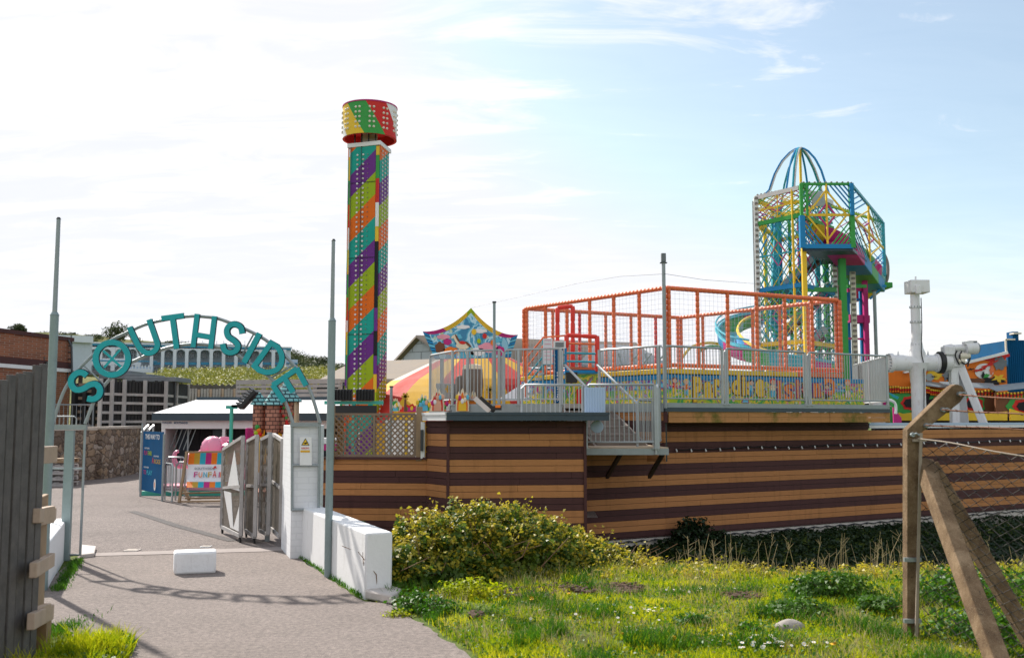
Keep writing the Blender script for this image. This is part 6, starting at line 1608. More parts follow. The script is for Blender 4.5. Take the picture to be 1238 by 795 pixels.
# entrance of the cage
g = thing('cage_entrance', P(690, 450, 21), 'red padded entrance gate and landing with orange and teal stair rails', 'entrance steps')
mb = MB(); D2 = 21.6
pad(mb, P(674, 447, D2), P(674, 372, D2), .05, .3); pad(mb, P(692.5, 447, D2), P(692.5, 370, D2), .05, .3); pad(mb, P(674, 372, D2), P(692.5, 370, D2), .045, .3); ob('gate_frame', mb, 'red_pad', g, smooth=60)
D3 = 20.9
mb = MB(); pad(mb, P(685, 420, D3), P(685, 405, D3), .05, .3); pad(mb, P(722, 449, D3), P(722, 406, D3), .05, .3); pad(mb, P(685, 405, D3), P(722, 407, D3), .045, .3); ob('landing_rail', mb, 'red_pad', g, smooth=60)
for yy, cl in ((415, 'orange_pad'), (426.5, 'turq'), (436.5, 'turq')): mb = MB(); mb.tube(P(685, yy, D3), P(722, yy+1, D3), .022, 8); ob('guard_rail', mb, cl, g)
mb = MB(); a, b = P(683, 449, D3), P(724, 450, D3); mb.box(((a.x+b.x)/2, D3+.5, a.z), (b.x-a.x, 1.0, .06)); ob('landing_floor', mb, 'blue', g)
mb = MB(); mb.bar(P(688, 445, D3+.3), P(720, 446, D3+.3), .3, .05); ob('floor_cushion', mb, 'orange_pad', g)
mb = MB(); a, b = P(684, 452, D3+.1), P(724, 485, D3+.1); wallprism(mb, (a.x, a.y), (b.x, b.y), DZ, a.z, a.z, .05); ob('skirt', mb, 'mural_fun_low', g)
mb = MB(); a = P(691, 456, D3+.02); mb.box((a.x, a.y, a.z), (.24, .05, .22)); ob('black_panel', mb, 'black', g)
mb = MB(); a, b = P(697, 470, D3+.02), P(723, 470, D3+.02); wallprism(mb, (a.x, a.y), (b.x, b.y), DZ, a.z, a.z, .03); ob('red_skirt', mb, 'red', g)
for yy0, yy1, cl, xx in ((407, 433, 'orange_pad', 0), (417, 445, 'orange_pad', 0), (430, 456, 'turq', 1), (440, 466, 'turq', 1)):
    mb = MB(); mb.path([P(684, yy0-1.5, D3), P(657, yy0+.5, D3+.1), P(636, yy1, D3+.6)], .02, 6); ob('stair_rail', mb, cl, g)
for px, y0, y1, cl in ((656.5, 408, 482, 'turq'), (636, 433, 480, 'orange_pad'), (684, 420, 484, 'blue')): mb = MB(); mb.tube(P(px, y1, D3+.3), P(px, y0, D3+.3), .025, 6); ob('stair_post', mb, cl, g)
for i in range(6): mb = MB(); a = P(654-i*3.2, 452+i*6, D3+.6); mb.box((a.x, a.y, a.z), (.12, .8, .03)); ob('stair_tread', mb, 'galv_rail', g)
mb = MB(); mb.prism([P(x, y, D3-.03) for x, y in ((669, 487), (680.5, 487), (680.5, 421), (669, 421))], (0, .03, 0)); hs = ob('height_gauge', mb, 'board_blue', label='tall dark blue height gauge board with white marks left of the stair opening', cat='sign')
mb = MB(); a = P(672, 486, D3-.04); text(mb, 'YOU MUST BE', P(678.5, 485, D3-.034), ZZ, V((-1, 0, 0)), .62, .09, .02)
for i in range(12): q = P(670.5, 484-i*5, D3-.034); mb.box((q.x, q.y, q.z), (.035, .004, .008))
ob('lettering', mb, 'white', hs)
for k_, (x0, x1, y0, y1, cl, lab) in enumerate(((656.5, 668, 409, 440, 'canvas_white', 'white poster with a pink edge tied to the cage stair rail'), (669, 684, 412, 421, 'white', 'small white notice above the blue height gauge'))):
    p_ = MB(); p_.prism([P(x, y, D3-.05) for x, y in ((x0, y1), (x1, y1), (x1, y0), (x0, y0))], (0, .01, 0)); pp_ = ob('notice', p_, cl, label=lab, cat='notice')
    mb = MB()
    for i in range(6): q = P((x0+x1)/2, y0+2+(y1-y0-3)*i/6, D3-.057); mb.box((q.x, q.y, q.z), ((x1-x0)*.012, .003, .012))
    ob('print', mb, 'pink' if k_ == 0 else 'shingle_grey', pp_)
t = thing('curved_track', P(840, 420, 33), 'thin yellow arched track rail behind the play cage', 'track')
mb = MB(); mb.path([P(x, y, 33) for x, y in smooth_px([(825, 432), (835, 420), (850, 415), (866, 415), (880, 420), (893, 430)], 4)], .05, 6); ob('rail', mb, 'yellow', t)
mb = MB(); mb.path([P(x, y, 33.4) for x, y in smooth_px([(845, 424), (858, 419), (873, 421), (885, 428)], 4)], .07, 6); ob('under_rail', mb, 'green', t)
# =====================================================================  slide tower
TZ = 8.65
sA, sB, sC, sD = Q(970, 29.5, 5), Q(917, 30.9, 5), Q(947, 33.6, 5), Q(1010, 31.6, 5)
t = thing('slide_tower', ((sA.x+sC.x)/2, (sA.y+sC.y)/2, 0), 'tall multicoloured lattice slide tower with a domed hoop crown', 'slide tower')
def z_at(px, py, d): return P(px, py, d).z
def uvp(c4, u, v): A_, B_, C_, D_ = c4; return (A_*(1-u)+B_*u)*(1-v)+(D_*(1-u)+C_*u)*v
def clip01(p, q):
    t0, t1 = 0., 1.; dx, dy = q[0]-p[0], q[1]-p[1]
    for pp, qq in ((-dx, p[0]), (dx, 1-p[0]), (-dy, p[1]), (dy, 1-p[1])):
        if abs(pp) < 1e-9:
            if qq < 0: return None
        else:
            r_ = qq/pp
            if pp < 0: t0 = max(t0, r_)
            else: t1 = min(t1, r_)
    if t1-t0 < .02: return None
    return (p[0]+dx*t0, p[1]+dy*t0), (p[0]+dx*t1, p[1]+dy*t1)
LC = ['green', 'yellow', 'turq', 'magenta', 'blue', 'lime']
def lattice(c4, n, cols, w_=.028, nm='lattice', asp=1.):
    mb = MB()
    for k in range(-n*2, n*3):
        for sg_ in (1, -1):
            s_ = k/n; seg = clip01((s_, 0), (s_+sg_*asp, 1))
            if seg:
                mb.cur = (k//2+(0 if sg_ > 0 else 2)) % len(cols); a, b = uvp(c4, *seg[0]), uvp(c4, *seg[1]); mb.bar(a, b, w_*.6, w_)
    return ob(nm, mb, cols, t)
def star(c4, cols, w_=.045, nm='star_lattice', dens=(1.12, 1.3, 1.48, 1.66, 1.84)):
    mb = MB(); B = lambda p, q, c_, ww=w_: (setattr(mb, 'cur', c_), mb.bar(uvp(c4, (p[0]+1)/2, (p[1]+1)/2), uvp(c4, (q[0]+1)/2, (q[1]+1)/2), ww*.6, ww))
    B((-1, 0), (1, 0), 1, w_*1.5); B((0, -1), (0, 1), 1, w_*1.5)
    for r_, c_ in ((.36, 3), (.80, 1)):
        for (p, q) in (((-r_, 0), (0, r_)), ((0, r_), (r_, 0)), ((r_, 0), (0, -r_)), ((0, -r_), (-r_, 0))): B(p, q, c_)
    for sx in (-1, 1):
        for sy in (-1, 1):
            for d_ in dens: a = d_-1; B((sx*a, sy), (sx, sy*a), 0 if sx*sy > 0 else 2, w_*.8)
    return ob(nm, mb, cols, t)
def quad4(a, b, z0, z1): return [V((a.x, a.y, z0)), V((b.x, b.y, z0)), V((b.x, b.y, z1)), V((a.x, a.y, z1))]
# levels read at the near left face (green 268, blue 350, yellow 415)
zl = [2.0, z_at(930, 416, 30.6), z_at(930, 350, 30.6), z_at(930, 269, 30.6), TZ]
for i in range(4):
    z0_, z1_ = zl[i], zl[i+1]
    for (a, b, tag_) in ((sB, sA, 0), (sA, sD, 1), (sB, sC, 2), (sC, sD, 3)):
        c4 = quad4(a, b, z0_, z1_)
        if tag_ == 0: lattice(c4, 6, [['turq', 'green', 'lime', 'yellow'], ['turq', 'yellow', 'green', 'turq'], ['turq', 'yellow', 'blue', 'green'], ['yellow', 'green', 'yellow', 'magenta']][i], .026, asp=1.0); (star(c4, ['turq', ['yellow', 'green', 'turq', 'yellow'][i], 'green', 'magenta'], .032, dens=(1.4,)))
        elif tag_ == 1: lattice(c4, 5, ['turq', 'green', 'turq', 'magenta'], .028)
        elif tag_ == 2: lattice(c4, 4, ['green', 'green', 'turq', 'blue'], .026)
        else: lattice(c4, 4, ['turq', 'blue', 'green', 'turq'], .026)
        mb = MB(); mb.bar(c4[3], c4[2], .09, .13); ob('cross_beam', mb, ['yellow', 'blue', 'green', 'bulb_light'][i] if tag_ < 2 else ['green', 'blue', 'yellow', 'yellow'][i], t)
def marq(p, w_, z0, z1, nm='light_column', cols=('white_paint', 'bulb_dark')):
    mb = MB(); mb.mat(0).box((p.x, p.y, (z0+z1)/2), (w_, .08, z1-z0)); z = z0+.1
    while z < z1: mb.mat(1).box((p.x, p.y-.06, z), (w_*.6, .05, .07)); z += .17
    ob(nm, mb, cols, t)
marq(sB+V((-.02, -.05, 0)), .14, 1.9, TZ); marq(sD+V((0, -.05, 0)), .15, 1.9, z_at(1010, 300, 31.5))
mb = MB(); mb.bar((sB.x-.10, sB.y, 1.9), (sB.x-.10, sB.y, TZ-.1), .04); ob('edge_tube', mb, 'galv', t)
mb = MB(); a = Q(973.5, 29.35, 5); mb.bar((a.x, a.y, 1.9), (a.x, a.y, z_at(973, 299, 29.35)), .13); ob('column', mb, 'yellow', t)
a = Q(961, 29.7, 5); mb = MB(); mb.bar((a.x, a.y, 1.9), (a.x, a.y, TZ), .06); ob('column', mb, 'yellow', t)
for px, d, cl, w_ in ((927, 33, 'yellow', .14), (938, 32.6, 'turq', .22), (944, 32.9, 'blue', .2), (957, 32.6, 'green', .10), (990, 33, 'turq', .18), (1000, 33, 'green', .2), (968, 33.3, 'magenta', .1)):
    mb = MB(); a = Q(px, d, 5); mb.bar((a.x, a.y, 1.9), (a.x, a.y, TZ-.15), w_*.8); ob('column', mb, cl, t)
mb = MB(); mb.bar(P(934, 400, 32), P(941, 250, 32), .2, .2); ob('chute', mb, 'turq', t)
# upper gallery
gA, gB, gC = Q(969, 29.2, 8), Q(1029.5, 29.2, 8), Q(1068, 35.0, 8)
zg0, zg1 = z_at(1000, 299.5, 29.2), z_at(1000, 222.5, 29.2)
gD = gA+(gC-gB)*.45
zm = (zg0+zg1)/2
def halves(a, b, cols):
    star(quad4(a, b, zg0+.05, zg1), cols, .05)
halves(gA, gB, ['blue', 'yellow', 'green', 'magenta']); halves(gB, gC, ['turq', 'yellow', 'blue', 'magenta'])
lattice(quad4(gA, gD, zg0, zg1), 4, ['green', 'blue', 'turq', 'magenta'], .028); lattice(quad4(gD, gC, zg0, zg1), 5, ['turq', 'blue', 'green', 'magenta'], .026)
for a, b, cl, w_ in ((gA, gB, 'green', .07), (gB, gC, 'turq', .07), (gA, gD, 'green', .07), (gD, gC, 'lime', .07)):
    mb = MB(); mb.bar((a.x, a.y, zg1), (b.x, b.y, zg1), w_, w_); L_ = (b-a).length; n_ = int(L_/.16)
    ob('top_beam', mb, cl, t); mb = MB()
    for i in range(n_): p = a+(b-a)*(i+.5)/n_; mb.ball((p.x, p.y, zg1+.05), .035, 6)
    ob('bulb_row', mb, 'bulb_dark', t, kind='stuff')
for a, b in ((sB, Q(966, 29.8, 8.6)),):
    mb = MB(); n_ = 12
    for i in range(n_): p = a+(b-a)*(i+.5)/n_; mb.ball((p.x, p.y, TZ+.09), .035, 6)
    ob('bulb_row', mb, 'bulb_dark', t, kind='stuff')
for p, cl, w_ in ((gA, 'blue', .15), (gB, 'green', .13), (gB+V((-.02, -.1, 0)), 'blue', .10), (gC, 'turq', .10)):
    z0_, z1_ = (zm, zg1) if w_ == .10 and cl == 'blue' else (zg0, zm) if p is gA else (zg0, zg1)
    mb = MB(); mb.bar((p.x, p.y, z0_), (p.x, p.y, z1_), w_); ob('gallery_post', mb, cl, t)
mb = MB(); mb.bar((gA.x, gA.y, zm), (gA.x, gA.y, zg1), .09); ob('gallery_post', mb, 'green', t)
a = gA+V((.16, -.03, 0)); mb = MB(); mb.bar((a.x, a.y, zm), (a.x, a.y, zg1), .06); ob('gallery_post', mb, 'green', t)
mb = MB(); mb.bar((gA.x, gA.y-.03, zg0+.04), (gB.x, gB.y-.03, zg0+.04), .05, .13); ob('gallery_beam', mb, 'blue', t)
mb = MB(); mb.prism([V((p.x, p.y, zg0-.09)) for p in (gA, gB, gB+(gC-gB)*.4, gD)], ZZ*.09); ob('gallery_floor', mb, 'navy', t)
for i, cl in enumerate(('magenta', 'blue', 'green', 'blue')):
    f0, f1 = .12+i*.22, .12+(i+1)*.22
    a, b = gB+(gC-gB)*f0, gB+(gC-gB)*min(1, f1); mb = MB(); 
    dr = V((-.5, .1, 0)); mb.prism([V((a.x, a.y, zg0-.1-.12*i)), V((b.x, b.y, zg0-.1-.12*(i+1))), V((b.x-.9, b.y+.1, zg0-.1-.12*(i+1))), V((a.x-.9, a.y+.1, zg0-.1-.12*i))], ZZ*.42); ob('slide_section', mb, cl, t, bev=.03)
mb = MB(); mb.prism([P(983, 249, 30.2), P(999, 249, 30.2), P(999, 231, 30.2), P(979, 231, 30.2)], (0, .05, 0)); ob('grey_board', mb, 'galv_rail', t)
def trough(pts, cols, w_=.75, h=.36, nm='slide_section', per=3, ipt=4):
    pts = [V(p) for p in pts]; pp_ = smooth_px([tuple(p) for p in pts], ipt); pp_ = [V(p) for p in pp_]
    secs = []
    for i, p in enumerate(pp_):
        d = (pp_[min(i+1, len(pp_)-1)]-pp_[max(0, i-1)]); d.z = 0; d.normalize(); s_ = V((-d.y, d.x, 0)); r_ = []
        for (a, z_) in ((-1, 1), (-.95, .3), (-.6, 0), (.6, 0), (.95, .3), (1, 1)): r_.append(p+s_*a*w_/2+ZZ*z_*h)
        for (a, z_) in ((1.08, 1), (1.03, .25), (.62, -.12), (-.62, -.12), (-1.03, .25), (-1.08, 1)): r_.append(p+s_*a*w_/2+ZZ*z_*h)
        secs.append(r_)
    n_ = 12; i = 0; k = 0
    while i < len(secs)-1:
        j = min(len(secs)-1, i+per); mb = MB(); vs = [v for r_ in secs[i:j+1] for v in r_]; fs = []
        for a in range(j-i):
            for b in range(n_): fs.append((a*n_+b, a*n_+(b+1) % n_, (a+1)*n_+(b+1) % n_, (a+1)*n_+b))
        mb.add(vs, fs); ob(nm, mb, cols[k % len(cols)], t, smooth=50); i = j; k += 1
    return secs
TC_ = ['yellow', 'magenta', 'blue', 'green', 'magenta', 'turq', 'green']
trough([P(975, 284, 31), P(1000, 295, 30.9), P(1026, 312, 31.7), P(1044, 328, 33.2), P(1055, 339, 35), P(1058, 350, 37), P(1044, 360, 38.5), P(1018, 368, 38.5)], TC_, .7, .42)
sl_ = trough([P(975, 380, 38), P(930, 388, 36.5), P(893, 398, 34), P(880, 413, 31.5), P(893, 430, 29.2), P(925, 440, 28.3), P(965, 449, 28), P(1000, 455, 28.5)], ['turq', 'magenta', 'green', 'turq', 'blue', 'magenta', 'green'], .62, .34, per=3)
for k_, cl in ((0, 'turq'), (5, 'yellow')):
    mb = MB(); mb.path([s_[k_]+ZZ*.03 for s_ in sl_], .05, 6); ob('slide_lip', mb, cl, t)
mb = MB(); mb.path([s_[0]+ZZ*.12+V((0, .3, 0)) for s_ in sl_[:20]], .03, 6); mb.path([s_[0]+ZZ*.3+V((0, .3, 0)) for s_ in sl_[:20]], .03, 6); ob('slide_rail', mb, 'turq', t)
# outer safety hoop of the top bend
mb = MB(); mb.path([P(x, y, 36) for x, y in smooth_px([(1068, 305), (1073, 318), (1073, 335), (1069, 345)], 4)], .06, 8); ob('bend_guard', mb, 'bulb_dark', t)
# stairs inside
for (a, b) in (((932, 362, 31.8), (990, 306, 31.2)), ((936, 452, 31), (996, 398, 31)), ((1000, 345, 32.2), (950, 395, 32))):
    mb = MB(); mb.bar(P(*a), P(*b), .5, .22); ob('stair_flight', mb, 'galv', t); mb = MB(); mb.bar(P(*a)+V((0, .1, -.25)), P(*b)+V((0, .1, -.25)), .3, .16); ob('stair_string', mb, 'brown', t)
mb = MB(); mb.bar(P(944, 246, 33), P(968, 244, 32.6), .1, .12); ob('cross_beam', mb, 'yellow', t)
for y_, cl in ((352, 'blue'),): 
    mb = MB(); a, b = P(922, y_+2, 30.8), P(970, y_-6, 29.6); mb.prism([a, b, b+V((.8, 2.2, 0)), a+V((.8, 2.2, 0))], ZZ*.16); ob('platform', mb, cl, t)
    mb = MB(); a, b = P(972, 350, 29.7), P(1010, 350, 31.4); mb.bar(a, b, .08, .14); ob('cross_beam', mb, 'green', t)
# outer support frame on the right
for px, d, cl, w_, y0, y1 in ((1022, 30.4, 'green', .19, 302, 458), (1012, 31.8, 'green', .15, 302, 458), (1044, 33.5, 'blue', .12, 345, 458), (1049.5, 33.3, 'magenta', .15, 320, 470), (1017, 33, 'magenta', .2, 305, 458), (1027, 34, 'blue', .14, 305, 455)):
    mb = MB(); a, b = P(px, y0, d), P(px, y1, d); mb.bar((b.x, b.y, 1.9), (b.x, b.y, a.z), w_); ob('column', mb, cl, t)
a = Q(1033.5, 32, 4); marq(a, .17, 1.9, z_at(1033, 308, 32), cols=('cream_paint', 'bulb_dark'))
for (x0, y0, x1, y1, d, cl, w_) in ((1024, 322, 1050, 321, 33.3, 'magenta', .13), (1024, 351, 1048, 349, 33.3, 'magenta', .12), (1026, 385, 1050, 386, 33.3, 'magenta', .26), (1026, 409, 1051, 410, 33.3, 'magenta', .06), (980, 410, 1026, 409, 33, 'magenta', .05), (1030, 337, 1047, 337, 33.4, 'blue', .12), (1034, 362, 1047, 362, 33.4, 'blue', .08), (1034, 390, 1048, 390, 33.5, 'blue', .07), (1014, 341, 1024, 341, 31, 'green', .16), (1018, 382, 1022, 382, 31, 'green', .3), (1024, 346, 1047, 346, 32, 'green', .1), (1047, 343, 1071, 346, 34.5, 'blue', .08), (1052, 361, 1066, 347, 34.5, 'blue', .07), (1050, 336, 1064, 321, 33.5, 'magenta', .12)):
    mb = MB(); mb.bar(P(x0, y0, d), P(x1, y1, d+.1), w_*.8, w_); ob('cross_beam', mb, cl, t)
for (x0, x1, y0, d, cl) in ((1050, 1072, 347, 36, 'green'), (1036, 1056, 341, 36, 'magenta')):
    mb = MB(); a = P(x0, y0, d); b = P(x1, y0, d); mb.box(((a.x+b.x)/2, d, a.z), (b.x-a.x, 1.2, .2)); ob('landing', mb, cl, t, bev=.03)
# crown of hoops
top = P(967, 179, 31.2); HB_ = [Q(926, 31.0, TZ), Q(943, 32.8, TZ), Q(950, 30.2, TZ), Q(958, 30.0, TZ), Q(979, 32.5, TZ), Q(997, 32.8, TZ), Q(1002, 30.4, TZ)]
mb = MB(); mb.bar((top.x, top.y, TZ-.2), (top.x, top.y, top.z), .07); ob('crown_mast', mb, 'yellow', t)
for i, b in enumerate(HB_):
    b = V((b.x, b.y, zg1 if i > 3 else TZ)); pts = []; dv_ = b-top; dv_.z = 0
    for k in range(17):
        f_ = k/16; a = f_*math.pi/2
        zf_ = f_**1.35; rr_ = float(np.interp(zf_, [0, .02, .09, .28, .52, .81, 1], [0, .12, .29, .55, .75, .90, 1])); zz_ = top.z+(b.z-top.z)*zf_; ext = 1
        p = V((top.x+dv_.x*rr_*ext, top.y+dv_.y*rr_*ext, zz_)); 
        pts.append(p)
    if i == 0: pts[-1] = Q(919, 31, TZ)+V((-.05, 0, .06)); pts[-2] = Q(925, 31, TZ+.15)
    mb = MB(); mb.path(pts, .034, 6); ob('crown_hoop', mb, 'turq' if i % 2 else 'blue', t)
    if i in (0, 3, 5):
        mb = MB()
        for p, q in zip(pts[:-1], pts[1:]):
            for f_ in (.0, .33, .66): mb.ball(p+(q-p)*f_+V((.05, -.03, 0)), .03, 6)
        ob('hoop_bulbs', mb, 'bulb_light', t)
# =====================================================================  white swinging ride and ghost train
RD = 28.0
t = thing('thrill_ride', Q(1130, RD, 0), 'white steel thrill ride with a tall column, crossing drum and motor on slanted legs', 'ride'); t.location.z = 0
K = lambda px, py, o=0: P(px, py, RD+o)
mb = MB(); a = Q(1109.5, RD, 3); mb.tube((a.x, a.y, 0), (a.x, a.y, K(1109, 441).z), .20, 20, .19); mb.tube((a.x, a.y, K(1109, 425).z), (a.x, a.y, K(1109, 356).z), .135, 20, .125); ob('column', mb, 'ride_white', t)
mb = MB()
for yy in (372, 390, 418): mb.lathe((a.x, a.y, K(1109, yy).z), [(.155, 0), (.155, .04)], 20); ob('flange', mb, 'ride_white', t); mb = MB()
mb.lathe((a.x, a.y, K(1109, 426).z), [(.22, -.3), (.23, -.02), (.17, .12), (.15, .3)], 20); mb.lathe((a.x, a.y, K(1109, 441).z), [(.2, -.5), (.22, -.2), (.33, .05)], 20); ob('flange', mb, 'ride_white', t)
mb = MB(); mb.box(K(1108.5, 347), (.54, .5, .36)); mb.box(K(1110, 350, -.27), (.14, .1, .24)); ob('head_box', mb, 'ride_white', t, bev=.02)
mb = MB(); mb.tube(K(1107, 338), K(1107, 334), .025, 6); ob('beacon', mb, 'ride_white', t)
mb = MB(); mb.tube(K(1077, 438.5), K(1137, 438.5), .225, 24); mb.tube(K(1074.5, 438.5), K(1079, 438.5), .27, 24); mb.tube(K(1131, 438.5), K(1134, 438.5), .26, 24); ob('drum', mb, 'ride_white', t, bev=.01)
mb = MB()
for px in (1086, 1100, 1122):
    for s_ in (-1,): q = K(px, 428); mb.tube(q-ZZ*.02, q+ZZ*.09, .035, 8, .01)
ob('lifting_lug', mb, 'ride_white', t)
mb = MB(); mb.tube(K(1134.5, 438), K(1139.5, 438), .31, 28); ob('slewing_ring', mb, 'black', t)
mb = MB(); mb.tube(K(1139.5, 437.5), K(1150, 437.5), .27, 24, .24); mb.box(K(1154, 433, 0), (.35, .4, .5)); mb.box(K(1146, 424, -.1), (.3, .3, .25)); mb.tube(K(1141, 422, -.1), K(1152, 420, -.1), .11, 14); ob('gearbox', mb, 'ride_white', t, bev=.03)
mb = MB(); mb.tube(K(1153, 421, -.15), K(1172, 420, -.15), .10, 16); mb.tube(K(1167, 421.5, -.2), K(1181, 420.5, -.2), .17, 18); mb.box(K(1170, 415, -.2), (.24, .2, .1)); ob('motor', mb, 'ride_white', t, bev=.01)
mb = MB(); mb.tube(K(1180.5, 420.5, -.2), K(1182.5, 420.5, -.2), .145, 18); mb.box(K(1175, 413.2, -.2), (.22, .18, .05)); ob('fan_cover', mb, 'shingle_grey', t)
mb = MB(); mb.tube(K(1160, 430, -.2), K(1172, 430, -.2), .09, 12); mb.tube(K(1158, 436, -.2), K(1166, 436, -.2), .07, 10); ob('pump', mb, 'cream_paint', t)
mb = MB(); mb.path([K(*p, -.25) for p in smooth_px([(1163, 424), (1160, 432), (1166, 440), (1172, 436), (1173, 428), (1170, 443)], 4)], .02, 6); mb.path([K(*p, -.25) for p in smooth_px([(1157, 424), (1155, 430), (1160, 441)], 4)], .02, 6); ob('hose', mb, 'black', t)
for (x0, y0, x1, y1, w_, o1) in ((1153, 440, 1154.5, 512, .22, .0), (1156, 440, 1164, 516, .30, .4), (1159, 437, 1190, 514, .30, -.3)):
    mb = MB(); a, b = K(x0, y0), K(x1, y1, o1); b = a+(b-a)*1.35; mb.bar(a, b, w_, .2); ob('leg', mb, 'ride_white', t, bev=.02)
mb = MB(); mb.prism([K(1151, 436, -.12), K(1150, 462, -.12), K(1155, 462, -.12), K(1163, 436, -.12)], (0, .05, 0)); ob('gusset', mb, 'ride_white', t)
for px, rr_, nb in ((1077, .235, 16), (1132.5, .235, 16)):
    mb = MB(); c_ = K(px-3 if px < 1100 else px+1.8, 438.5)
    for i in range(nb):
        a = 2*math.pi*i/nb; p = c_+V((0, math.cos(a)*rr_, math.sin(a)*rr_)); mb.tube(p-ex*.05, p+ex*.02, .016, 6)
    ob('bolt_ring', mb, 'galv', t, kind='stuff')
for yy in (426.5, 372.5, 390.5, 418.5):
    mb = MB()
    for i in range(12):
        a = 2*math.pi*i/12; p = V((Q(1109.5, RD, 3).x+math.cos(a)*.15, RD+math.sin(a)*.15, K(1109, yy).z)); mb.tube(p, p+ZZ*.06, .012, 6)
    ob('bolt_ring', mb, 'galv', t, kind='stuff')
mb = MB(); mb.path([K(*p, -.24) for p in smooth_px([(1113.5, 360), (1114.5, 395), (1114, 425), (1117, 445), (1117, 500)], 4)], .014, 6); ob('power_cable', mb, 'black', t)
# painted ghost train wall
t = thing('ghost_train', Q(1165, 36, 0), 'ghost train building painted orange with a full moon and bats', 'ghost train'); t.location.z = 0
GD = 32.6; gy = lambda px: 445-(px-1120)*.20
g0, g1 = P(1060, 452, GD), P(1216, 427, GD)
mb = MB(); mb.prism([V((g0.x, GD, 0)), V((g1.x, GD, 0)), g1, P(1169, 439, GD), V((P(1060, 452, GD).x, GD, P(1100, 447, GD).z))], (0, .4, 0)); ob('wall', mb, 'orange', t)
mb = MB(); mb.bar(P(1167, 438.5, GD-.1), P(1218, 426, GD-.1), .1, .09); mb.bar(P(1092, 450, GD-.1), P(1167, 438.5, GD-.1), .1, .06); ob('roof_edge', mb, 'white_paint', t)
def GB_(cx, cy, rx, ry, cl, o, rot=0, jag=0, n=18, fr=2.3, nm='painted_shape'):
    mb = MB(); pts = []
    for i in range(n):
        a = 2*math.pi*i/n; k = 1+jag*math.sin(i*fr); x, y = rx*math.cos(a)*k, ry*math.sin(a)*k; pts.append(P(cx+x*math.cos(rot)-y*math.sin(rot), cy+x*math.sin(rot)+y*math.cos(rot), GD-o))
    mb.prism(pts[::-1], (0, .006, 0)); ob(nm, mb, cl, t)
GB_(1206, 432, 15, 4, 'red', .01, -.2, .1); GB_(1190, 448.5, 11.5, 9.5, 'white', .02); GB_(1209, 439, 8, 8, 'shingle_grey', .03, 0, .18); GB_(1195, 441, 11, 1.9, 'red', .05, -.45, .5); GB_(1184, 447, 7, 1.4, 'red', .05, -.2, .4); GB_(1199, 447, 2.5, 6, 'orange_pad', .045, .1, .3)
GB_(1192, 454, 4, 2.3, 'green', .06, -.2, .2); GB_(1188.5, 453, 1.6, 4.5, 'ink', .07, .2, .35); GB_(1200, 460, 14, 4.5, 'ink', .04, 0, .35); GB_(1208, 457, 7, 4, 'yellow', .055, 0, .5, 14); GB_(1174, 446, 3.6, 1, 'ink', .05, -.1, .6, 16); GB_(1130, 452, 9, 7, 'yellow', .02, 0, .1); GB_(1124, 456, 5, 4.5, 'galv', .03, 0, .1); GB_(1146, 453, 6, 7, 'shingle_grey', .03, 0, .3); GB_(1150, 457, 5, 5, 'ink', .04, 0, .4); GB_(1129, 455, 3, .8, 'ink', .05, 0, .6); GB_(1180, 460, 10, 3, 'brown', .05, 0, .2)
t = thing('blue_shed', Q(1235, 33, 0), 'dark blue corrugated shed with a stepped gable at the right edge', 'shed'); t.location.z = 0
a, b = P(1217, 411, 33), P(1290, 411, 33); mb = MB(); n_ = 60
for i in range(n_):
    x0 = a.x+(b.x-a.x)*i/n_; x1 = a.x+(b.x-a.x)*(i+1)/n_; mb.box(((x0+x1)/2, 33+.02*(i % 2), a.z/2), (x1-x0, .04, a.z))
ob('cladding', mb, 'board_blue', t)
mb = MB(); mb.box(((a.x+b.x)/2, 34.5, a.z/2), (b.x-a.x-.02, 2.9, a.z-.02)); c_ = P(1229.5, 404, 33); mb.box((c_.x, 33.3, (c_.z+a.z)/2), (.20, .4, c_.z-a.z+.2)); ob('wall', mb, 'board_blue', t)
mb = MB(); mb.bar((a.x-.06, 32.95, P(1217, 428, 33).z), (a.x-.06, 32.95, a.z+.02), .05); mb.bar((a.x-.06, 32.95, a.z+.02), (c_.x-.1, 32.95, a.z+.02), .05); mb.box((c_.x, 33.1, c_.z+.03), (.26, .3, .05)); ob('trim', mb, 'cream_paint', t)
